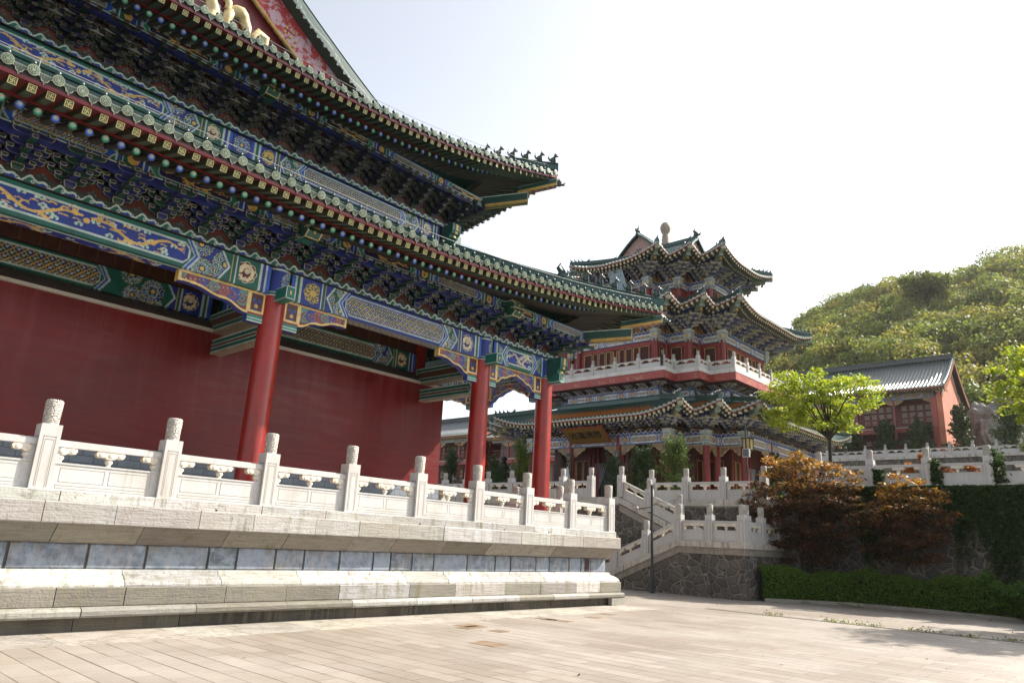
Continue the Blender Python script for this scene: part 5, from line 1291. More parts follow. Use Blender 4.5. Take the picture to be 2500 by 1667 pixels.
for i in range(len(PA_)):
    j=(i+1)%len(PA_); q=[PA_[i],PA_[j],PB_[j],PB_[i]]; mb.hexa([(p[0],p[1],11.665) for p in q]+[(p[0],p[1],11.90) for p in q],0,(.62,.60,.57))
po(mb,'balcony_kerb',M['white_marble'])
PPM=post_mesh(.2,.72); PCM=cap_mesh(.095,.27); pc={}
for i,a,b,t,n,L,c0,c1 in edges(-.80):
    if i not in SHOW: continue
    m=max(1,round(L/1.6)); st=L/m
    for j in range(m+1):
        if j<m or i in (0,17):
            q=a+t*st*j; s=part('baluster_post',PPM,pav,Matrix.Translation((q[0]-PO2[0],q[1]-PO2[1],11.9-PO2[2]))); part('carved_cap',PCM,s,Matrix.Translation((0,0,.73)))
        if j<m:
            Lp=round((st-.2)/.78,2)
            if Lp not in pc: pc[Lp]=panel_mesh(Lp,0,False)
            q=a+t*(st*j+.1); part('baluster_panel',pc[Lp],pav,basis((q[0]-PO2[0],q[1]-PO2[1],11.9-PO2[2]),(t[0],t[1],0),(-n[0],-n[1],0),(0,0,1))@Matrix.Scale(.78,4))
# --- upper storey
band(-2.1,11.6,15.7,'upper_wall','paint',(.32,.026,.022))
for i,a,b,t,n,L,c0,c1 in edges(-2.1):
    if i not in (0,1,2,3,4,5,19,18): continue
    if L>5:
        for f,w,lf in ((.14,.85,1),(.37,2.3,4),(.63,2.3,4) if i==0 else (.60,1.8,3),(.87,.85,1)): q=a+t*L*f; lattice_window((q[0]+n[0]*.02,q[1]+n[1]*.02,12.35),t,n,w,1.42,leaf=lf)
    else: q=a+t*L*.5; lattice_window((q[0]+n[0]*.02,q[1]+n[1]*.02,12.35),t,n,L*.52,1.42)
for i,a,b,t,n,L,c0,c1 in edges(-2.05):
    if i in SHOW: pcol(a[0],a[1],11.66,14.3,.17)
pav_lintel(-2.0,14.02,.5,'painted_lintel')
capitals(-2.08,14.02,.55)
pav_brackets(-2.05,14.7,.95,1.,.9,1.5,1.35)
pav_roof('middle_roof',.16,15.32,-3.45,17.1,.55,2.9,1.15,15.62)
mb=MB(); P,_=poly(-3.45); ridge_sweep(mb,[(p[0],p[1],17.05) for p in P]+[(P[0][0],P[0][1],17.05)],.26,.3,0,(.012,.07,.055)); 
for p in P[:8]: inst(mb,T_BIG,np.array(basis((p[0],p[1],17.3),(.7,-.7,0),(.7,.7,0),(0,0,1))@Matrix.Scale(.8,4)))
po(mb,'wall_ridge',M['glaze'])
# --- top storey
band(-3.65,17.0,19.9,'top_wall','paint',(.32,.028,.024))
for i,a,b,t,n,L,c0,c1 in edges(-3.6):
    if i in SHOW: pcol(a[0],a[1],17.1,18.6,.16)
for i,a,b,t,n,L,c0,c1 in edges(-3.65):
    if i in (0,5):
        for f in (.2,.5,.8): q=a+t*L*f; lattice_window((q[0]+n[0]*.02,q[1]+n[1]*.02,17.5),t,n,.9,.72)
pav_lintel(-3.55,18.3,.46,'painted_lintel')
capitals(-3.62,18.3,.5)
pav_brackets(-3.6,18.95,.9,1.,.9,1.35,1.3)
pav_roof('top_roof',-1.6,19.55,-6.0,21.5,.55,2.7,1.1,19.85)
mb=MB()
# crossing gabled ridges
def gable(axis,sgn,tip,half,zr,zb2):
    ax=np.array([1,0,0.]) if axis=='x' else np.array([0,1,0.]); px=np.array([0,1,0.]) if axis=='x' else np.array([1,0,0.])
    C0=np.array([PCX,PCY,0]); e=C0+ax*sgn*tip
    prof=[(q,zr-(zr-zb2)*(.75*abs(q)/half+.25*(q/half)**2)+ (.0)) for q in np.linspace(-half,half,9)]
    P=np.array([[C0+px*q+np.array([0,0,z]),e+px*q+np.array([0,0,z])] for q,z in prof]); mb.grid(P,0,TEAL)
    for k in range(1,int(tip/.3)):
        r=np.array([C0+ax*sgn*k*.3+px*q+np.array([0,0,z]) for q,z in prof]); a=ax*.05; h=np.array([0,0,.09]); mb.grid(np.stack([r-a,r+h,r+a],1),0,TEAL)
    ridge_sweep(mb,[C0+np.array([0,0,zr]),e+np.array([0,0,zr])],.22,.3)
    ridge_sweep(mb,[e-ax*sgn*.1+px*q+np.array([0,0,z]) for q,z in prof],.2,.2)
    inst(mb,T_BIG,np.array(basis(e-ax*sgn*.15+np.array([0,0,zr+.2]),tuple(px),tuple(-ax*sgn),(0,0,1))@Matrix.Scale(1.1,4)))
    for q in (0,-1): p=prof[q]; inst(mb,T_BIG,np.array(basis(e+px*p[0]+np.array([0,0,p[1]+.1]),tuple(px),tuple(-ax*sgn),(0,0,1))@Matrix.Scale(.7,4)))
    return e,px,prof,ax
gb=[]
for axis,sgn in (('x',-1),('y',-1),('x',1),('y',1)): gb.append((gable(axis,sgn,3.1,1.75,22.7,21.1),sgn))
po(mb,'crossed_gable_roof',M['glaze'])
mb=MB()
for (e,px,prof,ax),sgn in gb:
    pts=[e-ax*sgn*.25+px*q+np.array([0,0,z-.02]) for q,z in prof]; mb.add(pts+[e-ax*sgn*.25+px*1.7+np.array([0,0,20.6]),e-ax*sgn*.25-px*1.7+np.array([0,0,20.6])],[tuple(range(len(pts)+2))],0,(.42,.25,.22))
    for k in range(7):
        q=px*(.22*math.cos(k*1.047) if k else 0)+np.array([0,0,.22*math.sin(k*1.047) if k else 0]); mb.ball(e-ax*sgn*.22+q+np.array([0,0,21.5]),.06,6,4,0,(.06,.05,.05))
po(mb,'gable_board',M['paint'])
mb=MB(); mb.lathe([(.36,0),(.40,.3),(.24,.45),(.33,.6),(.24,.74),(.31,.88),(.23,1.0),(.29,1.12),(.21,1.24),(.25,1.36),(.36,1.58),(.40,1.82),(.36,2.04),(.27,2.14),(.25,2.2),(.03,2.24)],(PCX+.3,PCY-.3,22.6),18,0,(.40,.33,.27)); mb.tube([(PCX+.3,PCY-.3,24.95),(PCX+.3,PCY-.3,25.5)],.018,5,0,(.3,.3,.3)); po(mb,'gourd_finial',M['marble'])

# ---------------------------------------------------------------- boards hung on the pavilion
def glyphs(txt,size,mat,root,org,o,t,up,n,space,name='lettering'):
    o=np.array(o,float);t=np.array(t,float);up=np.array(up,float);n=np.array(n,float)
    for k,ch in enumerate(txt):
        cu=bpy.data.curves.new(name,'FONT'); cu.body=ch; cu.size=size; cu.extrude=.006; cu.align_x='CENTER'; cu.align_y='CENTER'; cu.resolution_u=2; cu.offset=size*.012
        ob=bpy.data.objects.new('tmp',cu); COL.objects.link(ob); bpy.context.view_layer.update()
        me=bpy.data.meshes.new_from_object(ob.evaluated_get(bpy.context.evaluated_depsgraph_get())); bpy.data.objects.remove(ob)
        me.name=name; me.materials.clear(); me.materials.append(mat)
        at=me.color_attributes.new('Col','FLOAT_COLOR','CORNER')
        c=GLY; at.data.foreach_set('color',np.tile(np.array([*c,1.]),(len(me.loops),1)).reshape(-1).astype(np.float32))
        part(name,me,root,basis(o+t*space*k-np.array(org),t,up,n))
GLY=(.012,.010,.010)
tl=np.array((33.55,27.0,8.22)); br=np.array((34.55,24.0,7.46)); q_t=np.array([0,-1.,0]); q_u=np.array([33.55-34.55,0,8.22-7.46]); hq=np.linalg.norm(q_u); q_u/=hq; q_n=np.cross(q_t,q_u)
pq=thing('name_plaque','gilded plaque with four black characters, tilted forward under the lowest pavilion eave','plaque',tuple(tl))
mb=MB(); o0=np.array((34.55,27.0,7.46)); w_=3.0
mb.obox(o0,q_t*w_,q_u*hq,-q_n*.08,0,(.30,.07,.03)); f=mb.build('plaque_frame',M['paint'],pq,tuple(tl))
mb=MB(); mb.obox(o0+q_t*.1+q_u*.1+q_n*.004,q_t*(w_-.2),q_u*(hq-.2),q_n*.012,0,(.42,.235,.045)); mb.build('gilt_board',M['gold'],pq,tuple(tl))
glyphs('池蓮境勝',.58,M['paint'],pq,tuple(tl),o0+q_t*.62+q_u*hq*.5+q_n*.02,q_t,q_u,q_n,.59)
mb=MB(); 
for s in (.5,2.5): mb.tube([o0+q_t*s+q_u*hq,o0+q_t*s+q_u*hq+np.array([.5,0,.35])],.03,6,0,(.05,.05,.05))
mb.build('hanger',M['metal'],pq,tuple(tl))
GLY=(.50,.36,.12)
for y,lab,tx in ((27.25,'black couplet board with gold characters on the column left of the doorway','山色湖光'),(23.75,'black couplet board with gold characters on the column right of the doorway','清風明月')):
    r=thing('couplet_board',lab,'board',(34.76,y,4.2),'couplet boards beside the doorway'); mb=MB(); mb.box(34.72,34.78,y-.19,y+.19,4.25,6.95,0,(.012,.012,.012)); mb.build('board_panel',M['lacquer'],r,(34.76,y,4.2))
    for k in range(7):                                   # worn gilt strokes, no longer legible
        mb=MB(); rr=random.Random(int(y*10)+k)
        for _ in range(5): a=rr.uniform(-.09,.09);b=rr.uniform(-.1,.1);l=rr.uniform(.04,.11); v=rr.random()<.5; mb.box(34.712,34.719,y+a-(l if v else .014),y+a+(l if v else .014),6.65-k*.36+b-(.014 if v else l),6.65-k*.36+b+(.014 if v else l),0,(.45,.33,.12))
        mb.build('gilt_character',M['paint'],r,(34.76,y,4.2))
# pale blue board hanging under the top eave, seen from its weathered side
bt=np.array((37.75,25.75,19.0)); bq=thing('hanging_board','pale blue weathered upright board leaning out under the topmost pavilion eave','board',tuple(bt))
mb=MB(); u_=np.array([-.62,0,1.1]); u_/=np.linalg.norm(u_); n_=np.cross((0,-1,0),u_); c=Canvas(1.15,1.75,.03,(.34,.47,.60))
for _ in range(14): c.stroke([(RNG.uniform(.05,1.1),RNG.uniform(.05,1.7)) for _ in range(2)],.006,(.20,.28,.36))
for r_ in (.3,.5): c.stroke([(.57+r_*math.cos(q),.8+r_*math.sin(q)) for q in np.linspace(.3,2.8,14)],.008,(.22,.30,.40))
for q in ((.55,1.62,.12),(.12,1.45,.05),(.9,1.3,.04),(.2,.2,.06),(1.05,.6,.04)): c.disc(q[0],q[1],q[2],(.16,.15,.13))
o0=np.array((38.1,26.35,17.9)); put_canvas(mb,c,o0,(0,-1,0),u_); mb.obox(o0-n_*.005,(0,-1.15,0),u_*1.75,-n_*.06,0,(.25,.2,.16)); mb.build('board_panel',M['paint'],bq,tuple(bt))
for s in (.15,1.0):
    mb=MB(); p=o0+np.array([0,-s,0])+u_*1.7; mb.tube([p,p+np.array([.5,0,.35])],.03,6,0,(.1,.08,.06)); mb.build('hanger',M['metal'],bq,tuple(bt))
# square lantern under the right-hand eave
lt=(37.2,16.9,7.5); ln=thing('wall_lantern','square yellow lantern hanging at the right corner column of the pavilion','lantern',lt)
mb=MB(); mb.box(37.0,37.4,16.7,17.1,7.0,7.55,0,(.62,.47,.20)); mb.build('shade',M['paint'],ln,lt)
mb=MB()
for a,b in ((36.98,16.68),(37.38,16.68),(36.98,17.08),(37.38,17.08)): mb.box(a,a+.04,b,b+.04,6.96,7.6,0,(.05,.03,.02))
mb.box(36.95,37.45,16.65,17.15,7.57,7.63,0,(.06,.03,.02)); mb.box(36.95,37.45,16.65,17.15,6.92,6.98,0,(.06,.03,.02)); mb.tube([(37.2,16.9,7.6),(37.2,16.9,8.3)],.02,6,0,(.05,.04,.03)); mb.build('lantern_frame',M['paint'],ln,lt)
# ================================================================ court, terrace, stairs
S_=lambda o:tag(o,kind='structure')
mb=MB(); mb.add([(-80,-80,0),(420,-80,0),(420,320,0),(-80,320,0)],[(0,1,2,3)]); S_(mb.build('paving',M['paving']))
mb=MB(); rr=random.Random(5); x=-4.
while x<18.0:
    y=min(18.15,x+rr.uniform(.9,1.7)); mb.box(x,y-.008,YC-1.1,YC+.3,-.05,.004,0,vary((.38,.35,.31),.12)); x=y
S_(mb.build('border_paving',M['marble']))
mb=MB()
for x,y,w,l in ((10.1,10.25,.5,.34),(9.9,10.02,.62,.3),(10.15,9.42,.30,.3),(12.85,10.0,.3,.85),(12.7,10.3,.28,.3),(14.2,10.2,.3,.35),(15.2,10.5,.3,.4),(8.75,8.25,.42,.5)):
    mb.obox((x,y,-.02),(w,.13*w,0),(-.13*l,l,0),(0,0,.0245),0,vary((.205,.135,.085),.15))
S_(mb.build('brown_slabs',M['marble']))
mb=MB(); mb.box(20.0,20.3,-12,10.6,-.05,.004,0,(.10,.085,.07))
for y in np.arange(-11.9,10.6,.09): mb.box(20.03,20.27,y,y+.05,.003,.010,0,(.20,.18,.155))
o=mb.build('drain_grating',M['marble']); S_(o)
def rub(mb,P,c=(1,1,1)): mb.add(P,[tuple(range(len(P)))],0,c)
# terrace body
ter=thing('stone_terrace','raised terrace of dark rubble masonry with pale kerb carrying the pavilion','terrace',(26.8,18.2,0))
TO=(26.8,18.2,0)
mb=MB(); mb.box(26.85,80,18.2,95,0,3.35); mb.box(28.35,80,11.0,18.2,0,3.35); mb.build('rubble_wall',M['rubble'],ter,TO)
def kerbrow(mb,a,b,nrm,z0,z1,over,seed,c=(.56,.525,.48),step=1.6):
    a=np.array(a,float);b=np.array(b,float);L=np.linalg.norm(b-a);t=(b-a)/L;n=np.array(nrm,float); x=0; rr=random.Random(seed)
    while x<L-.01:
        y=min(L,x+rr.uniform(.8,1.2)*step)
        if L-y<.4: y=L
        p=a+t*(x+.004)+n*over; mb.obox((p[0],p[1],z0),(t[0]*(y-x-.008),t[1]*(y-x-.008),0),(-n[0]*.5,-n[1]*.5,0),(0,0,z1-z0),0,vary(c,.1)); x=y
mb=MB(); kerbrow(mb,(26.85,90),(26.85,18.2),(-1,0),3.42,3.7,.06,1); kerbrow(mb,(28.35,18.2),(28.35,11.0),(-1,0),3.42,3.7,.06,2); mb.box(26.8,34,18.2,95,3.35,3.69,0,(.4,.38,.35)); mb.box(28.4,34,11.0,18.2,3.35,3.69,0,(.4,.38,.35)); mb.box(34,80,11.0,95,3.35,3.69,0,(.4,.38,.35)); mb.build('terrace_kerb',M['marble'],ter,TO)
# staircase with a landing
st=thing('stone_staircase','stone staircase of two flights and a landing climbing to the pavilion terrace','staircase',(25.,14.3,0)); SO=(25.,14.3,0)
SL=.43; ZL=1.95
mb=MB()
rub(mb,[(25.05,11.65,0),(25.05,14.3,0),(25.05,14.3,1.5),(25.05,11.65,1.5)]); rub(mb,[(25.05,14.3,0),(25.05,18.83,0),(25.05,14.3,1.5)][:2]+[(25.05,17.8,0.),(25.05,14.3,1.5)]); rub(mb,[(25.05,11.65,0),(25.05,11.65,1.5),(28.35,11.65,1.5),(28.35,11.65,0)])
rub(mb,[(26.87,14.3,0),(26.87,18.25,0),(26.87,18.25,3.2),(26.87,14.3,1.5)])
mb.box(25.1,26.8,11.7,14.3,0,1.5); mb.build('rubble_wall',M['rubble'],st,SO)
mb=MB(); c=(.30,.27,.235)
def band_y(mb,x0,x1,y0,y1,z0,z1,h,c):
    """sloped course from (y0,z0) to (y1,z1), height h downwards"""
    mb.hexa([(x0,y0,z0-h),(x1,y0,z0-h),(x1,y1,z1-h),(x0,y1,z1-h),(x0,y0,z0),(x1,y0,z0),(x1,y1,z1),(x0,y1,z1)],0,c)
mb.box(25.02,25.4,11.62,14.3,1.5,1.74,0,c); mb.box(25.4,28.3,11.62,11.9,1.5,1.74,0,c); band_y(mb,25.02,25.4,14.3,18.8,1.74,1.74-SL*4.5,.26,c); band_y(mb,26.84,27.1,14.2,18.2,1.66,1.66+SL*4.0,.28,c); mb.build('string_course',M['marble'],st,SO)
mb=MB(); c=(.55,.51,.455)
mb.box(24.97,25.35,11.57,14.3,1.74,ZL,0,c); mb.box(25.35,28.3,11.57,11.95,1.74,ZL,0,c); band_y(mb,24.97,25.3,14.3,18.9,ZL,ZL-SL*4.6,.21,c); band_y(mb,26.80,27.05,14.1,18.2,ZL-.02,3.7,.27,c); mb.box(25.3,28.3,11.9,14.35,1.6,1.93,0,(.4,.37,.33)); mb.build('kerb',M['marble'],st,SO)
for k in range(12):
    m2=MB(); y=14.35+k*.36; z=ZL-.02-.156*(k+1); 
    if z>0: m2.box(25.3,26.75,y,y+.40,-.02,z,0,vary((.42,.39,.35),.1)); m2.build('step',M['marble'],st,SO)
for k in range(11):
    m2=MB(); y=14.3+k*.36; z=ZL+.156*(k+1); m2.box(27.05,28.32,y,y+.37+(.3 if k==10 else 0),1.0,z,0,vary((.42,.39,.35),.1)); m2.build('step',M['marble'],st,SO)
m2=MB(); m2.prism([(0,0),(0,.62),(-.10,.60),(-.16,.46),(-.30,.42),(-.36,.26),(-.52,.20),(-.58,.05),(-.62,0)],(26.84,14.62,2.05),(0,1,0),(0,0,1),(.14,0,0),0,WM,.03,(.5,.47,.42)); m2.build('scroll_stone',M['white_marble'],st,SO)
G2='balustrades of the staircase and terrace'
balustrade('pale stone balustrade sloping down the lower stair flight from the landing',[(25.13,14.28,ZL),(25.13,15.74,ZL-SL*1.46),(25.13,17.2,ZL-SL*2.92),(25.13,18.66,ZL-SL*4.38)],G2)
balustrade('short pale stone balustrade along the front of the stair landing',[(25.13,11.74,ZL),(25.13,13.0,ZL),(25.13,14.28,ZL)],G2,last=False)
balustrade('shaded stone balustrade on the right side of the stair landing',[(25.42,11.74,ZL),(26.7,11.74,ZL),(28.1,11.74,ZL)],G2)
balustrade('pale stone balustrade sloping up the upper stair flight to the terrace',[(26.93,18.15,3.7),(26.93,16.72,3.7-SL*1.43),(26.93,15.28,3.7-SL*2.87)],G2)
balustrade('stone balustrade along the terrace edge left of the stairs, seen past the hall columns',[(26.93,18.15+1.65*k,3.7) for k in range(1,16)],G2)
balustrade('stone balustrade along the terrace edge right of the upper stair flight',[(28.45,17.55-1.75*k,3.7) for k in range(4)],G2)
# right-hand planting wall with ivy
rw=thing('ivy_retaining_wall','tall shaded rubble retaining wall overgrown with ivy behind the maples','retaining wall',(29.6,10,0)); RO=(29.6,10,0)
mb=MB(); mb.box(29.65,80,-40,10.98,0,4.05); mb.build('rubble_wall',M['rubble'],rw,RO)
mb=MB(); kerbrow(mb,(29.65,10.95),(29.65,-20),(-1,0),4.06,4.33,.08,7,(.55,.53,.49),1.9); mb.box(29.7,44,-40,10.98,4.05,4.325,0,(.10,.10,.05)); mb.build('wall_kerb',M['marble'],rw,RO)
balustrade('large marble balustrade on top of the ivy covered retaining wall at right',[(29.75,10.55-1.93*k,4.33) for k in range(9)],G2,scale=1.0)
# upper ground
mb=MB(); xs=[44,52,60,68,74]; zs=[4.3,5.4,6.4,7.4,8.0]
mb.grid(np.array([[(x,y,z) for y in (-80,-20,0,14)] for x,z in zip(xs,zs)])); S_(mb.build('planted_slope',M['soil']))
up=thing('upper_terrace','far upper terrace with dark retaining wall below the red two storey house','terrace',(74,10,11)); UO=(74,10,11)
mb=MB(); mb.box(74.05,120,-40,60,3,10.75,0); mb.build('rubble_wall',M['rubble'],up,UO)
mb=MB(); kerbrow(mb,(74.05,34),(74.05,-30),(-1,0),10.75,11.0,.08,9); mb.box(74.1,120,-40,60,10.75,10.99,0,(.2,.19,.17)); mb.build('terrace_kerb',M['marble'],up,UO)
balustrade('distant small marble balustrade on the upper terrace before the red house',[(74.2,29.0-1.79*k,11.0) for k in range(17)],G2,scale=.9)

# ---------------------------------------------------------------- two-storey houses
def house(name,label,X,Y0,Y1,zf,zm,zt,eave,ridge,back,bay,group=None,roofc=(.05,.075,.075),wallc=(.13,.02,.018),roof_mat='glaze'):
    """front columns at X facing -X, from Y0 to Y1; zf ground, zm upper floor, zt beam soffit; eave/ridge/back=(x,z)"""
    O=(X,Y0,zf); r=thing(name,label,'house',O,group)
    b=lambda mb,n,m,p=None: mb.build(n,M[m],p or r,O)
    mb=MB(); mb.box(X+1.3,back[0]-1.2,Y0+.1,Y1,zf,zt+.6,0,wallc); b(mb,'wall','paint')
    ys=np.arange(Y0+.25,Y1+.1,bay)
    for y in ys:
        mb=MB(); mb.lathe([(.17,zf),(.16,zt)],(X,y,0),10,0,(.24,.03,.028)); b(mb,'column','lacquer')
    mb=MB(); mb.box(X-.2,X+1.4,Y0,Y1,zm-.5,zm,0,(.26,.045,.04)); mb.box(X-.24,X-.19,Y0,Y1,zm-.06,zm+.03,0,(.42,.38,.36)); b(mb,'floor_beam','paint')
    mb=MB()
    for zz in (zm+.18,zm+.52,zm+.92): mb.box(X-.03,X+.03,Y0,Y1,zz,zz+.06,0,(.22,.05,.045))
    for y in np.arange(Y0,Y1,.42): mb.box(X-.02,X+.02,y,y+.05,zm,zm+.95,0,(.20,.045,.04))
    b(mb,'balcony_railing','paint')
    mb=MB(); 
    for i in range(len(ys)):
        y1=ys[i+1] if i+1<len(ys) else Y1
        c=pav_canvas(y1-ys[i],.62,i,.05); c.I*=np.array([.75,.8,.8]); put_canvas(mb,c,(X-.17,y1,zt),(0,-1,0),(0,0,1))
    mb.box(X-.165,X+.2,Y0,Y1,zt,zt+.62,0,(.1,.12,.14)); b(mb,'painted_lintel','paint')
    for y in ys:
        for sg in (-1,1):
            m2=MB(); m2.prism([(0,0),(.75*sg,0),(.7*sg,-.15),(.4*sg,-.28),(.2*sg,-.42),(0,-.45)],(X-.08,y+.15*sg,zt-.005),(0,1,0),(0,0,1),(.1,0,0),0,(.33,.22,.10),.05,(.62,.50,.26)); b(m2,'carved_bracket','paint')
    for y in ys[:-1]:                                    # windows and doors of both storeys
        for k in range(4):
            w=(bay-.7)/4; yy=y+.45+k*w
            for z0,z1 in ((zm+.35,zt-.25),(zf+.3,zm-.9)):
                m2=MB(); m2.box(X+1.25,X+1.3,yy+.07,yy+w-.07,z0,z1,0,(.02,.018,.016)); f=m2.build('window',M['window_dark'],r,O)
                m3=MB(); fr=(.20,.03,.025); gl=(.33,.30,.24)
                for a,c_ in ((yy,yy+.09),(yy+w-.09,yy+w)): m3.box(X+1.2,X+1.29,a,c_,z0-.1,z1+.1,0,fr)
                m3.box(X+1.2,X+1.29,yy,yy+w,z0-.12,z0+.02,0,fr); m3.box(X+1.2,X+1.29,yy,yy+w,z1,z1+.1,0,fr)
                h=z1-z0; m3.box(X+1.21,X+1.249,yy+.12,yy+w-.12,z0+h*.40,z0+h*.62,0,gl); m3.box(X+1.21,X+1.249,yy+.12,yy+w-.12,z0+h*.70,z0+h*.95,0,gl); m3.box(X+1.21,X+1.249,yy+.12,yy+w-.12,z0+h*.12,z0+h*.32,0,gl)
                for q in np.linspace(yy+.14,yy+w-.14,6): m3.box(X+1.2,X+1.21,q,q+.02,z0,z1,0,(.16,.05,.03))
                m3.build('window_frame',M['paint'],f,O)
    # roof
    prof=[]
    for t in np.linspace(0,1,8): prof.append((eave[0]+(ridge[0]-eave[0])*t,eave[1]+(ridge[1]-eave[1])*(.7*t+.3*t*t)))
    bk=[(back[0]+(ridge[0]-back[0])*t,back[1]+(ridge[1]-back[1])*(.7*t+.3*t*t)) for t in np.linspace(1,0,8)]
    y0,y1=Y0-1.1,Y1+.5
    mb=MB(); P=np.array([[(x,y,z) for x,z in prof+bk[1:]] for y in (y0,y1)]); mb.grid(P,0,roofc)
    Q=P.copy(); Q[...,2]-=.16; mb.grid(Q,0,(.09,.05,.035),flip=True)
    for y in np.arange(y0+.15,y1,.33):
        pt=np.array([(x,y,z) for x,z in prof]); a=np.array([0,.085,0]); h=np.array([0,0,.10]); mb.grid(np.stack([pt-a,pt-a*.6+h*.8,pt+h,pt+a*.6+h*.8,pt+a],1),0,roofc,sm=True)
    rf=b(mb,'roof',roof_mat)
    mb=MB(); ridge_sweep(mb,[(ridge[0],y,ridge[1]) for y in (y0,y1)],.4,.55,0,(.035,.045,.045)); mb.build('roof_ridge',M[roof_mat],rf,O)
    mb=MB(); mb.box(eave[0]+.02,eave[0]+.07,y0,y1,eave[1]-.14,eave[1]+.0,0,(.24,.05,.04))
    for y in np.arange(y0+.1,y1,.3): mb.box(eave[0]+.05,eave[0]+1.9,y,y+.11,eave[1]-.24,eave[1]-.13,0,(.42,.34,.20))
    tag(mb.build('rafter_rows',M['paint'],rf,O),kind='stuff')
    mb=MB()
    for y in np.arange(y0+.15,y1,.33): inst(mb,T_CAPS,np.array(basis((eave[0]-.02,y,eave[1]+.05),(0,-1,0),(1,0,.4),(0,0,1))@Matrix.Scale(1.3,4)))
    tag(mb.build('eave_tiles',M['glaze'],rf,O),kind='stuff')
    # gable end facing -Y
    mb=MB(); pf=prof+bk[1:]
    P=np.array([[(x,y0,z-.02),(x,y0,z-.42-.03*abs(x-ridge[0]))] for x,z in pf]); mb.grid(P,0,(.30,.10,.05)); P2=P.copy(); P2[...,1]+=.06; mb.grid(P2,0,(.12,.03,.03)); mb.grid(np.stack([P[:,1],P2[:,1]],1),0,(.2,.06,.04)); mb.build('barge_board',M['paint'],rf,O)
    mb=MB(); ridge_sweep(mb,[(x,y0+.12,z+.02) for x,z in pf],.24,.24,0,(.06,.12,.11)); mb.build('verge_ridge',M['glaze'],rf,O)
    mb=MB(); pts=[(x,Y0+.35,z-.3) for x,z in pf if x>=X+.4 and x<=back[0]-.8]; mb.add([(pts[0][0],Y0+.35,zf)]+pts+[(pts[-1][0],Y0+.35,zf)],[tuple(range(len(pts)+2))],0,(.07,.02,.018)); b(mb,'gable_recess','paint')
    return r,O,b
H1,HO1,hb=house('red_house','two storey red timber house with ribbed green tile roof at the foot of the hill',77.3,15.95,42.,11.0,14.2,16.95,(75.7,17.72),(81.4,21.55),(87.2,17.2),3.55)
mb=MB(); pr=[(76.6,11.0),(87.0,11.0),(87.0,16.3),(86.0,16.7),(85.6,17.2),(84.6,17.5),(84.1,18.0),(83.2,18.3),(82.8,18.9),(82.2,19.6),(81.2,20.6),(80.2,19.9),(78.6,18.6),(77.6,17.8),(76.6,17.1)]
mb.prism(pr,(0,15.32,0),(1,0,0),(0,0,1),(0,.5,0),0,(.45,.16,.10)); hb(mb,'gable_wall','salmon_plaster')
mb=MB(); mb.tube([(x,15.29,z) for x,z in pr[2:]],.07,5,0,(.50,.48,.44),True,False); hb(mb,'wall_trim','paint')
mb=MB(); mb.box(76.55,77.25,15.83,16.35,11,16.9,0,(.33,.07,.05)); hb(mb,'corner_pier','paint')
G3='grey roofed gallery houses behind the hall columns'
house('gallery_house','two storey gallery house with plain grey roof seen between the left wall and column',58.,58.2,78.,7.6,10.4,12.55,(56.6,13.15),(61.2,15.7),(66,13.1),3.4,G3,(.19,.20,.21),(.16,.035,.03),'paint')
house('gallery_house','lower two storey gallery wing with thin red columns right of the grey roofed house',58.6,46.5,57.0,7.6,10.4,12.2,(57.3,12.7),(60.6,14.1),(64.5,12.6),2.6,G3,(.16,.16,.16),(.16,.16,.16),'paint')

# ---------------------------------------------------------------- lamp posts, burner and other furniture
t=thing('lamp_post','slim black pole standing on the paving before the stair wall','lamp post',(24.31,14.99,0)); O=(24.31,14.99,0)
mb=MB(); mb.lathe([(.10,0),(.10,.03),(.075,.05),(.075,.75),(.05,.8),(.045,3.95)],O,14,0,(.014,.014,.016)); mb.build('pole',M['metal'],t,O)
mb=MB(); mb.tube([(24.33,15.02,3.12),(24.5,15.75,3.05)],.018,6,0,(.03,.03,.03)); mb.tube([(24.33,15.0,3.2),(24.33,14.75,3.22)],.015,6,0,(.03,.03,.03)); mb.build('arm',M['metal'],t,O)
mb=MB(); mb.lathe([(.03,-.1),(.08,-.06),(.09,.08),(.06,.12)],(24.52,15.82,3.03),12,0,(.35,.34,.33)); mb.build('spotlight',M['metal'],t,O)
O=(30.0,13.72,3.69); t=thing('loudspeaker_pole','thin dark pole with a pale box, before the right corner of the pavilion','pole',O)
mb=MB(); mb.lathe([(.06,0),(.045,.6),(.035,3.45)],O,10,0,(.02,.025,.025)); mb.build('pole',M['metal'],t,O)
mb=MB(); mb.box(29.86,29.98,13.53,13.84,5.62,5.98,0,(.40,.42,.44)); mb.box(29.85,29.862,13.56,13.81,5.65,5.95,0,(.10,.10,.11)); mb.build('box',M['paint'],t,O)
O=(36.5,34.4,3.7); t=thing('incense_burner','dark bronze incense burner with a curled pagoda roof among the conifers','incense burner',O); c=(.012,.013,.016)
mb=MB(); mb.lathe([(.35,.7),(.62,.85),(.7,1.1),(.66,1.4),(.5,1.5)],O,16,0,c); mb.build('bowl',M['metal'],t,O)
for k in range(3):
    a=k*2.094; mb=MB(); mb.tube([(O[0]+.75*math.cos(a),O[1]+.75*math.sin(a),O[2]),(O[0]+.6*math.cos(a),O[1]+.6*math.sin(a),O[2]+.5),(O[0]+.45*math.cos(a),O[1]+.45*math.sin(a),O[2]+.9)],[.09,.12,.16],8,0,c); mb.build('leg',M['metal'],t,O)
for k in range(4):
    a=k*PI/2+.4; mb=MB(); mb.tube([(O[0]+.45*math.cos(a),O[1]+.45*math.sin(a),O[2]+1.4),(O[0]+.45*math.cos(a),O[1]+.45*math.sin(a),O[2]+2.2)],.06,7,0,c); mb.build('post',M['metal'],t,O)
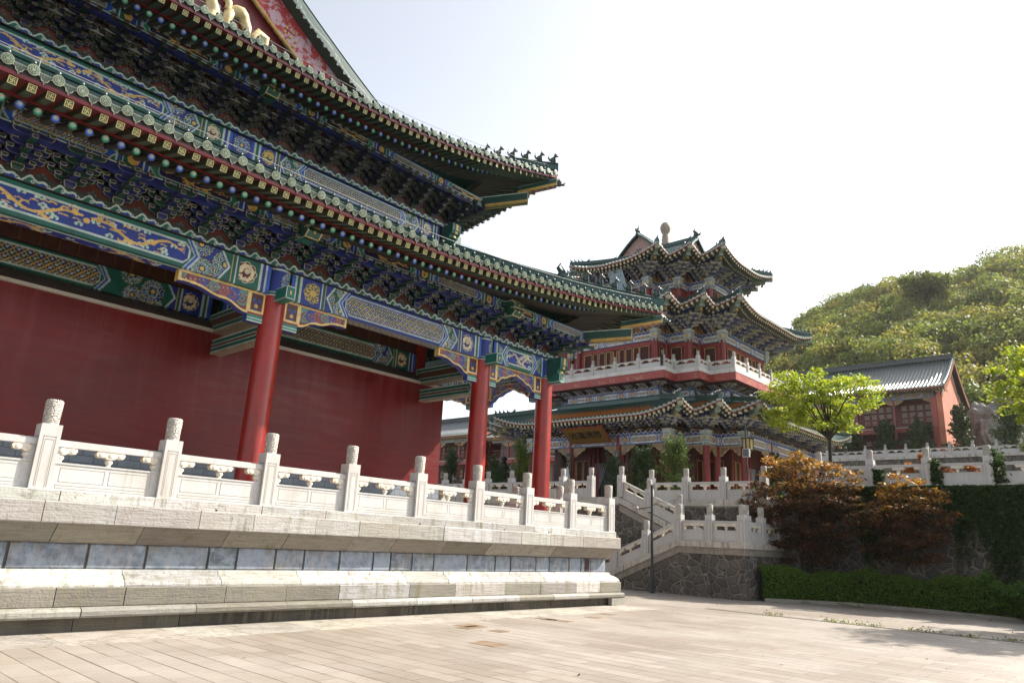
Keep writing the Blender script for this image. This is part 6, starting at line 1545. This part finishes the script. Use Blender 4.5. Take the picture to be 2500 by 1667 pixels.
mb=MB(); V=[];n=32
for j,(rr_,zz) in enumerate(((1.15,2.25),(.8,2.42),(.45,2.72),(.22,3.1))):
    for k in range(n):
        a=2*PI*k/n; q=abs(math.cos(3*a))**6; V.append((O[0]+rr_*(1+.16*q*(1-j/4))*math.cos(a),O[1]+rr_*(1+.16*q*(1-j/4))*math.sin(a),O[2]+zz+(.20*q if j==0 else 0)))
mb.add(V,[(j*n+k,j*n+(k+1)%n,(j+1)*n+(k+1)%n,(j+1)*n+k) for j in range(3) for k in range(n)],0,c,True); mb.lathe([(.2,3.05),(.26,3.15),(.14,3.2),(.27,3.32),(.27,3.45),(.1,3.55)],O,12,0,c); mb.build('pagoda_roof',M['metal'],t,O)
for k,(x,y) in enumerate(((33.2,35.9),(33.6,34.6))):
    O=(x,y,3.7); t=thing('stone_lantern',('white stone lantern beside the dark conifer next to the red wall end','second white stone lantern partly behind the middle column')[k],'lantern',O,'white stone lanterns on the terrace')
    mb=MB(); mb.lathe([(.2,0),(.16,.1),(.09,.2),(.09,1.2),(.2,1.3)],O,10,0,WM); mb.build('stand',M['white_marble'],t,O)
    mb=MB(); mb.lathe([(.18,1.3),(.2,1.6),(.32,1.65),(.1,1.9),(.05,2.1)],O,8,0,WM); mb.build('lamp_house',M['white_marble'],t,O)
O=(33.4,26.3,3.7); t=thing('closed_parasol','closed white parasol standing left of the couplet boards','parasol',O)
mb=MB(); mb.lathe([(.03,0),(.03,1.0)],O,8,0,(.05,.05,.05)); mb.lathe([(.25,0),(.25,.08)],O,12,0,(.1,.1,.1)); mb.build('stand',M['metal'],t,O)
mb=MB(); mb.lathe([(.22,.75),(.24,1.0),(.16,1.7),(.05,2.25)],O,10,0,(.66,.66,.66)); mb.build('canopy',M['paint'],t,O)
# ================================================================ vegetation
def leaf_quads(mb,P,size,cols,m=0,tilt=None,aspect=.55,out=None):
    """P (n,3) centres; rhombic leaves with random facing; tilt biases normals upwards"""
    n=len(P); N=RNG.normal(size=(n,3))
    if out is not None: N=out*1.5+N*.75
    if tilt: N[:,2]=np.abs(N[:,2])+tilt
    N/=np.linalg.norm(N,axis=1,keepdims=True); A=np.cross(N,RNG.normal(size=(n,3))); A/=np.linalg.norm(A,axis=1,keepdims=True)+1e-9; B=np.cross(N,A)
    s=(size*RNG.uniform(.6,1.35,n))[:,None]
    V=np.stack([P-A*s,P+B*s*aspect,P+A*s,P-B*s*aspect],1).reshape(-1,3)
    mb.add(V,np.arange(4*n).reshape(n,4),m,np.repeat(cols,4,0))
def clump_points(centres,radii,per,flat=1.,shell=.5):
    out=[]
    for c,r in zip(centres,radii):
        d=RNG.normal(size=(per,3)); d/=np.linalg.norm(d,axis=1,keepdims=True); q=(shell+(1-shell)*RNG.random(per))[:,None]**.7
        p=d*q*r; p[:,2]*=flat; out.append(np.array(c)+p)
    return np.vstack(out)
def mixcol(n,cols,w=None,var=.25):
    cols=np.array(cols); k=RNG.choice(len(cols),n,p=w); return cols[k]*(1+RNG.uniform(-var,var,(n,1)))
def limbs(mb,base,tops,r0,fork,c=(.06,.045,.032)):
    base=np.array(base,float);fork=np.array(fork,float)
    mb.tube([base-np.array([0,0,.15]),base+(fork-base)*.15,base+(fork-base)*.6+RNG.normal(0,.04,3),fork],[r0*1.35,r0,r0*.85,r0*.72],9,0,c)
    for tp in tops:
        tp=np.array(tp,float); mid=fork+(tp-fork)*.5+np.array([0,0,.12*np.linalg.norm(tp-fork)])+RNG.normal(0,.08,3)
        mb.tube([fork-np.array([0,0,.05]),fork+(mid-fork)*.5+RNG.normal(0,.04,3),mid,tp],[r0*.55,r0*.42,r0*.28,r0*.10],6,0,c)
        for _ in range(2):
            e=tp+RNG.normal(0,.45,3)*np.linalg.norm(tp-fork)*.35; mb.tube([mid,(mid+e)/2,e],[r0*.2,r0*.13,r0*.05],5,0,c)
def tree(name,label,cat,base,fork,cen,rad,nclump,per,leaf,cols,w=None,flat=.6,crad=(.4,.75),mat='leaf',r0=.12,tilt=.3,group=None,bark=(.06,.045,.032),topcols=None,shape=None):
    r=thing(name,label,cat,base,group)
    cen=np.array(cen,float);rad=np.array(rad,float)
    C=[]
    while len(C)<nclump:
        d=RNG.normal(size=3); d/=np.linalg.norm(d); q=RNG.random()**.42
        p=d*q
        if shape and not shape(p): continue
        C.append(cen+p*rad)
    C=np.array(C); rr_=RNG.uniform(*crad,nclump)
    P=clump_points(C,rr_,per,flat,.25)
    col=mixcol(len(P),cols,w)
    if topcols is not None:                              # glow of sunlit leaves put into the leaf colour towards the crown top
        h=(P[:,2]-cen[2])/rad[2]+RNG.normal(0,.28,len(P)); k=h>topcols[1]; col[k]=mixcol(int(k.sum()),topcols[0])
    mb=MB(); leaf_quads(mb,P,leaf,col,0,tilt); mb.build('crown',M[mat],r,base)
    mb=MB(); tops=C[RNG.choice(nclump,min(nclump,16),replace=False)]; limbs(mb,base,tops,r0,fork,bark); mb.build('trunk',M['bark'],r,base)
    return r
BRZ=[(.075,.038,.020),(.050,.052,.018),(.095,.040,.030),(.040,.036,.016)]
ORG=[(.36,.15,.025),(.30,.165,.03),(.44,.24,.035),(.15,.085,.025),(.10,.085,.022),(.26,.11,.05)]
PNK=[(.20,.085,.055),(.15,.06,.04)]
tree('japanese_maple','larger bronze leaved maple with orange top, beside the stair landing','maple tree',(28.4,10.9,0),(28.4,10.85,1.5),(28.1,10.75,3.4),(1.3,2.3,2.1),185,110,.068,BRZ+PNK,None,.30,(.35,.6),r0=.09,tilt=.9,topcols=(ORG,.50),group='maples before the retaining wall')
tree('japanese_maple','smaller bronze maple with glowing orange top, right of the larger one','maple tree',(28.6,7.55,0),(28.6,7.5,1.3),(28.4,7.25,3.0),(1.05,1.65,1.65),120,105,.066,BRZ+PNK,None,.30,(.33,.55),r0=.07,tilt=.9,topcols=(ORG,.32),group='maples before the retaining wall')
YG=[(.22,.29,.022),(.28,.33,.03),(.15,.23,.02),(.34,.34,.04)]
tree('broadleaf_tree','bright yellow green tree with spreading crown before the red house','tree',(36.2,12.3,3.69),(36.2,12.25,7.2),(36.2,12.75,9.1),(2.0,2.95,1.9),120,105,.085,YG,None,.42,(.35,.7),r0=.11,tilt=.6,bark=(.03,.022,.016),shape=lambda p:p[2]>-.75)
tree('broadleaf_tree','yellow green tree reaching into the picture at the right edge','tree',(36.5,2.4,4.33),(36.5,2.5,7.6),(36.6,3.1,9.0),(1.9,2.5,1.9),95,80,.10,YG,None,.42,(.35,.7),r0=.12,tilt=.6,bark=(.03,.022,.016))
tree('broadleaf_tree','added unseen tree beyond the right edge, shading the paving from the hedge bed','tree',(28.6,-1.2,0),(28.6,-1.1,4.6),(28.4,-.5,7.6),(2.2,2.2,2.4),110,85,.10,[(.05,.10,.02),(.08,.14,.03)],None,.5,(.4,.75),r0=.14,tilt=.4)  # unseen tree added for its shadow, standing in for an off-frame eave corner
tree('broadleaf_tree','dark green tree rising out of the hillside ridge','tree',(150,30.6,48),(150,30.6,50),(150,30.9,53.4),(3.6,4.6,3.4),70,110,.27,[(.09,.12,.03),(.13,.15,.035)],None,.7,(1.0,1.8),'far_leaf',.3)
# twisted junipers
def juniper(label,base,h,w,cols=None,n=26,leaf=.055,per=170,lean=(0,0),group='clipped junipers'):
    base=np.array(base,float); r=thing('juniper',label,'juniper',tuple(base),group); cols=cols or [(.022,.048,.016),(.035,.065,.018),(.05,.085,.02)]
    mb=MB(); tr=MB(); P=[]
    top=base+np.array([lean[0],lean[1],h*.9]); tr.tube([base-np.array([0,0,.1]),base+(top-base)*.5+RNG.normal(0,.05,3),top],[w*.10,w*.07,.02],7,0,(.05,.04,.03))
    for k in range(n):
        t=RNG.random()**.8; rad=w*(1-t*.7)*RNG.uniform(.45,1.05); a=RNG.uniform(0,2*PI); p0=base+(top-base)*t*.9+np.array([0,0,.1]); p1=p0+np.array([rad*math.cos(a),rad*math.sin(a),h*RNG.uniform(.08,.34)])
        s=RNG.random(per); q=p0+(p1-p0)*s[:,None]+RNG.normal(0,1,(per,3))*(w*.15*(1-s*.85))[:,None]*np.array([1,1,.8]); P.append(q)
    P=np.vstack(P); leaf_quads(mb,P,leaf,mixcol(len(P),cols),0,None,.35); mb.build('foliage',M['needle'],r,tuple(base)); tr.build('trunk',M['bark'],r,tuple(base)); return r
LJ=[(.10,.15,.022),(.06,.10,.02),(.16,.19,.025)]
juniper('dark twisted juniper left of the doorway, beside the right couplet board',(31.,21.3,3.7),2.5,1.2,leaf=.05)
juniper('dense dark juniper behind the top of the stairs, before the pavilion doors',(31.,19.6,3.7),2.5,1.75,n=60)
juniper('bright tipped juniper with flame shaped branches at the head of the stairs',(31.,17.7,3.7),3.0,1.7,[(.04,.08,.018),(.09,.15,.025),(.14,.19,.03)],60)
juniper('slender dark juniper just right of the red wall end',(33.,35.9,3.7),3.7,1.5,n=46)
juniper('dark juniper beside the bronze burner, right of the middle column',(33.,31.9,3.7),3.1,1.3,n=36)
juniper('low dark juniper in front of the bronze burner',(31.8,30.2,3.7),2.1,1.2)
juniper('sunlit yellow green juniper left of the corner column',(32.5,29.2,3.7),3.9,1.3,LJ,44)
juniper('small dark juniper at the foot of the yellow green tree',(31.2,12.9,3.7),2.0,.8)
for y,h,w,l in ((23.6,2.6,2.4,'low spreading juniper left of the red house columns'),(20.3,3.6,1.9,'juniper before the first bay of the red house'),(17.2,3.5,2.2,'juniper with spreading branches before the second bay of the red house'),(13.9,4.2,2.0,'tall juniper before the salmon gable wall'),(9.9,4.3,2.6,'broad juniper right of the grey rocks')):
    juniper(l,(75.6,y,11.0),h,w,None,34,.16,110,group='junipers on the upper terrace')
# clipped hedge
hp=np.array([(25.75,11.35),(26.9,10.35),(27.95,9.0),(28.2,6.6),(27.75,4.6),(27.0,2.8),(26.0,.8),(25.0,-1.5)])
def along(pts,s):
    d=np.r_[0,np.cumsum(np.linalg.norm(np.diff(pts,axis=0),axis=1))]; s=s*d[-1]; return np.stack([np.interp(s,d,pts[:,0]),np.interp(s,d,pts[:,1])],1)
hd=thing('clipped_hedge','long low dark green clipped hedge along the paving edge','hedge',(28,7,0)); n=62000
s=RNG.random(n); q=along(hp,s); q2=along(hp,np.clip(s+.01,0,1)); t=q2-along(hp,np.clip(s-.01,0,1)); t/=np.linalg.norm(t,axis=1,keepdims=True); nr=np.stack([-t[:,1],t[:,0]],1)   # away from the court
nr=np.where((nr[:,:1]>0),nr,-nr)
u=RNG.random(n); hh=1.02+.10*np.sin(s*31)+.07*np.sin(s*77+1)
side=RNG.random(n)<.5
dep=np.where(side,RNG.normal(.06,.05,n),RNG.random(n)*1.15); z=np.where(side,RNG.random(n)*hh,hh+RNG.normal(0,.05,n)); bul=.10*np.sin(z/1.1*PI)
P=np.stack([q[:,0]+nr[:,0]*(dep-bul),q[:,1]+nr[:,1]*(dep-bul),z],1)
mb=MB(); leaf_quads(mb,P,.042,mixcol(n,[(.08,.155,.022),(.11,.20,.03),(.155,.25,.042),(.05,.10,.016)]),0,.2,.5); mb.build('foliage',M['leaf'],hd,(28,7,0))
mb=MB(); ss=np.linspace(0,1,40); a=along(hp,ss); tt=np.gradient(a,axis=0); tt/=np.linalg.norm(tt,axis=1,keepdims=True); nn=np.stack([-tt[:,1],tt[:,0]],1); nn=np.where(nn[:,:1]>0,nn,-nn)
G=np.array([[(*(a[i]+nn[i]*d),z) for d,z in ((.18,0),(.14,.9),(.95,.95),(1.0,0))] for i in range(40)]); mb.grid(G,0,(.012,.022,.008)); mb.build('branches',M['bark'],hd,(28,7,0))  # dark inner shell standing in for the branches and shade inside the hedge
mb=MB()
for i in range(0,39): 
    p,b_=a[i]-nn[i]*.14,a[i+1]-nn[i+1]*.14; d=(b_-p)*.985; mb.obox((p[0],p[1],-.02),(d[0],d[1],0),(nn[i][0]*.12,nn[i][1]*.12,0),(0,0,.13),0,vary((.27,.25,.22),.15))
tag(mb.build('kerb_stones',M['marble']),'low grey kerb between the paving and the clipped hedge','kerb')
def shrub(name,label,base,rad,n,leaf,cols,mat='leaf',group=None,tilt=.3):
    base=np.array(base,float); r=thing(name,label,'shrub',tuple(base),group); k=max(6,n//160)
    C=base+np.array([0,0,rad[2]*.9])+np.clip(RNG.normal(size=(k,3))*.42,-.9,.9)*np.array(rad); P=clump_points(C,RNG.uniform(.22,.4,k)*min(rad),n//k,.8,.3); P[:,2]=np.maximum(P[:,2],base[2]+.03)
    mb=MB(); leaf_quads(mb,P,leaf,mixcol(len(P),cols),0,tilt); mb.build('foliage',M[mat],r,tuple(base))
    mb=MB(); 
    for c in C[:9]: mb.tube([base,base+(c-base)*.5+RNG.normal(0,.04,3),c],[.03,.022,.008],5,0,(.06,.045,.03))
    mb.build('stems',M['bark'],r,tuple(base)); return r
shrub('broadleaf_shrub','loose light green shrub bulging over the kerb at the right edge',(27.1,3.6,0),(.8,1.5,.75),5200,.06,[(.05,.12,.018),(.08,.16,.03),(.035,.08,.015)])
shrub('red_shrub','low orange red shrub seen through the balustrade opening at right',(30.6,6.25,4.33),(.5,.55,.55),1500,.055,[(.34,.11,.03),(.42,.15,.04),(.22,.06,.02)],group='orange shrubs behind the large balustrade')
shrub('red_shrub','orange red shrub behind the second balustrade opening, nearest the right edge',(30.6,5.3,4.33),(.5,.5,.5),1500,.055,[(.36,.12,.03),(.42,.16,.04),(.22,.06,.02)],group='orange shrubs behind the large balustrade')
shrub('red_shrub','orange red shrub standing above the balustrade behind the smaller maple',(30.7,7.3,4.33),(.6,.6,.65),1700,.055,[(.34,.12,.03),(.42,.17,.03),(.22,.07,.02)],group='orange shrubs behind the large balustrade')
shrub('flowering_shrub','pale grey green flowering shrub at the right edge above the balustrade',(32.2,3.3,4.33),(.8,1.0,1.3),2600,.05,[(.16,.19,.09),(.22,.24,.13),(.10,.13,.05)])
shrub('flowering_shrub','light green potted flowers behind the terrace balustrade right of the stairs',(29.6,13.2,3.7),(.4,1.1,.4),1500,.045,[(.22,.26,.05),(.42,.40,.12),(.12,.18,.03)])
# ivy
iv=thing('ivy','dark green ivy hanging over the retaining wall and its balustrade','ivy',(29.55,6,4)); n=52000
y=RNG.uniform(-2,10.6,n); dens=.75+.55*np.sin(y*1.7)+.35*np.sin(y*4.3+1); z=4.25-np.abs(RNG.normal(0,1,n))*np.clip(dens,.35,1.7)*np.where(y<6,1.25,.85); k=(z>.2); y,z=y[k],z[k]; n=len(y)
P=np.stack([29.56-np.abs(RNG.normal(0,.07,n)),y,z],1)
for y0,h in ((4.62,1.3),(6.55,1.0),(8.5,.7),(2.7,1.2)):      # runners climbing the posts
    m=500; q=np.stack([29.60+RNG.normal(0,.03,m),y0-.05+RNG.normal(0,.05,m)-(RNG.random(m)**2)*.3,4.2+RNG.random(m)**1.5*h],1); P=np.vstack([P,q])
mb=MB(); leaf_quads(mb,P,.055,mixcol(len(P),[(.018,.045,.012),(.03,.065,.015),(.045,.09,.02)]),0,.1,.7); mb.build('leaves',M['leaf'],iv,(29.55,6,4))
mb=MB()
for k in range(14):
    y0=RNG.uniform(0,10); pts=[(29.6,y0,4.2)]
    for j in range(6): pts.append((29.58,pts[-1][1]+RNG.normal(0,.15),pts[-1][2]-.4))
    mb.tube(pts,[.02,.018,.015,.013,.01,.008,.006],4,0,(.05,.035,.025))
mb.build('stems',M['bark'],iv,(29.55,6,4))
# ---------------------------------------------------------------- hill and forest
AZ=np.array([-30,-10,5.4,7.6,8.4,10.6,12.6,14,16.7,18.9,22.2,26,30,36,44]); TE=np.array([.42,.395,.367,.364,.352,.348,.352,.350,.335,.318,.288,.24,.17,.07,.02])
def hill_z(az,r):
    zs=1.6+190*np.interp(az,AZ,TE)-3.2; t=np.clip((r-92)/98.,0,1.25)
    return 9.5+(zs-9.5)*(t**.9)*np.where(t>1,1-.5*(t-1),1)
mb=MB(); az=np.linspace(-30,44,90); rs=np.linspace(88,215,40)
P=np.array([[(r*math.cos(R(a)),r*math.sin(R(a)),float(hill_z(a,r))) for r in rs] for a in az]); P[...,2]+=RNG.normal(0,.35,P.shape[:2]); mb.grid(P,0,sm=True); S_(mb.build('hill',M['soil']))
n=1150; a=RNG.uniform(-9,30,n); r=np.sqrt(RNG.uniform(93**2,196**2,n)); z=hill_z(a,r)
keep=(r*np.cos(np.radians(a))>89)|(r*np.sin(np.radians(a))<9); a,r,z=a[keep],r[keep],z[keep]; n=len(a)
C=np.stack([r*np.cos(np.radians(a)),r*np.sin(np.radians(a)),z+RNG.uniform(.2,3.0,n)],1); RR=1.5+2.4*RNG.random(n)**1.3
per=420; d=RNG.normal(size=(n,per,3)); d/=np.linalg.norm(d,axis=2,keepdims=True); d[...,2]=np.where(d[...,2]<-.25,-d[...,2],d[...,2])
lump=1+.25*np.sin(d[...,0]*5+RR[:,None]*9)*np.cos(d[...,1]*5)
P=C[:,None]+d*(RR[:,None]*lump*(.72+.32*RNG.random((n,per))))[...,None]*np.array([1,1,.85])
tint=mixcol(n,[(.15,.18,.04),(.20,.21,.045),(.11,.15,.033),(.215,.20,.05),(.16,.20,.05)],None,.22)
col=np.repeat(tint,per,0)*(1+RNG.uniform(-.3,.3,(n*per,1)))
mb=MB(); leaf_quads(mb,P.reshape(-1,3),.25,col,0,None,.7,out=d.reshape(-1,3)); tag(mb.build('hillside_forest',M['far_leaf']),'dense green forest covering the hill behind the red house','forest',kind='stuff')
# grey outcrop beside the red house
def boulder(label,c,r,seed):
    rr_=np.random.default_rng(seed); me=bpy.data.meshes.new('boulder'); import bmesh
    bm=bmesh.new(); bmesh.ops.create_icosphere(bm,subdivisions=4,radius=1)
    for v in bm.verts:
        p=v.co; k=1+.22*math.sin(p.x*3+seed)+.18*math.sin(p.y*4.1+seed*2)*math.cos(p.z*3)+.10*math.sin(p.x*9+p.z*7)+.06*math.sin(p.y*17+p.x*13); v.co=Vector((p.x*r[0],p.y*r[1],p.z*r[2]))*k
    bm.to_mesh(me); bm.free(); me.materials.append(M['rock']); o=bpy.data.objects.new('boulder',me); COL.objects.link(o); o.location=c
    for pl in me.polygons: pl.use_smooth=False
    return tag(o,label,'rock','grey rocks beside the red house')
boulder('grey rounded rock directly right of the salmon gable wall',(86,13.6,14.6),(2.2,1.5,2.6),1)
boulder('taller cracked grey rock behind the right junipers',(88,11.4,15.4),(2.4,1.9,3.0),2)

# weeds in the drain and along the kerb, scattered dry leaves on the slabs
mb=MB(); P=[]
for x,y,k in ((20.05,8.6,60),(20.2,6.9,90),(20.1,6.2,70),(20.25,5.0,60),(20.05,4.1,40),(20.2,3.2,50),(26.6,10.2,40),(27.5,9.0,40)):
    P.append(np.stack([x+RNG.normal(0,.06,k),y+RNG.normal(0,.22,k),.01+np.abs(RNG.normal(0,.035,k))],1))
P=np.vstack(P); leaf_quads(mb,P,.035,mixcol(len(P),[(.12,.15,.03),(.20,.18,.05),(.08,.11,.02)]),0,None,.4); tag(mb.build('weeds',M['leaf']),'small tufts of weeds growing in the drain grating','weeds',kind='stuff')
mb=MB(); n=170; P=np.stack([RNG.uniform(4,27,n),RNG.uniform(3,11.5,n),np.full(n,.012)],1); k=RNG.random(n)<np.clip((P[:,0]-6)/20,.12,1); P=P[k]; P[:,2]+=RNG.random(len(P))*.01
leaf_quads(mb,P,.03,mixcol(len(P),[(.16,.09,.04),(.10,.06,.03),(.20,.14,.05)]),0,2.5,.5); tag(mb.build('fallen_leaves',M['leaf']),'scattered dry brown leaves lying on the paving','leaves',kind='stuff')
# ================================================================ camera, sky, sun
def setup():
    SC.cycles.volume_bounces=0; SC.cycles.volume_max_steps=64
    cd=bpy.data.cameras.new('camera'); co=bpy.data.objects.new('camera',cd); COL.objects.link(co)
    r,u,b=CAMM
    co.matrix_world=basis((0,0,1.6),r,u,b)
    cd.sensor_width=36; cd.lens=25.1; cd.clip_end=3000; cd.clip_start=.1
    SC.camera=co
    sd=Vector((2.2,-1.0,1.95)).normalized()               # towards the sun
    el=math.asin(sd.z); az=math.atan2(sd.x,sd.y)
    L=bpy.data.lights.new('sun','SUN'); L.energy=SUN; L.angle=R(.55); L.color=(1,.935,.82)
    lo=bpy.data.objects.new('sun',L); COL.objects.link(lo); lo.rotation_euler=(-sd).to_track_quat('-Z','Y').to_euler(); lo.location=(30,-20,40)
    w=bpy.data.worlds.new('World'); SC.world=w; w.use_nodes=True; nt=w.node_tree; nt.nodes.clear(); s=NT(nt)
    sky=s.n('ShaderNodeTexSky',sky_type='NISHITA',sun_disc=False,sun_elevation=el,sun_rotation=az,altitude=50,air_density=AIR,dust_density=DUST,ozone_density=1.0)
    bg=s.n('ShaderNodeBackground',i={'Strength':SKY}); hs=s.n('ShaderNodeHueSaturation',i={'Saturation':SAT}); s.l(sky.outputs[0],hs.inputs['Color']); s.l(hs.outputs[0],bg.inputs[0]); o=s.n('ShaderNodeOutputWorld'); s.l(bg.outputs[0],o.inputs[0])
    SC.view_settings.view_transform='Standard'; SC.view_settings.look='None'; SC.view_settings.gamma=1; SC.view_settings.use_curve_mapping=False; SC.view_settings.exposure=EXPO
    SC.cycles.max_bounces=8; SC.cycles.diffuse_bounces=4; SC.cycles.transmission_bounces=4; SC.cycles.use_denoising=True
    SC.cycles.sample_clamp_indirect=6
SKY=.12; EXPO=1.32; SUN=4.3; DUST=2.4; AIR=1.0; SAT=.36
CAMM=[[0.6727004, -0.7382994, 0.0488686], [-0.2305664, -0.1464061, 0.9619794], [-0.7030742, -0.6583914, -0.2687145]]
def haze():
    mb=MB(); mb.box(-75,330,-75,260,-1.,92.,0,(1,1,1))
    m,nt=newmat('haze'); s=NT(nt); p=s.n('ShaderNodeVolumePrincipled'); p.inputs['Color'].default_value=(1,.975,.92,1); p.inputs['Density'].default_value=HZ; p.inputs['Anisotropy'].default_value=.55
    o=s.n('ShaderNodeOutputMaterial'); s.l(p.outputs[0],o.inputs['Volume']); tag(mb.build('haze',m),kind='stuff')
HZ=.00013
haze()
setup()
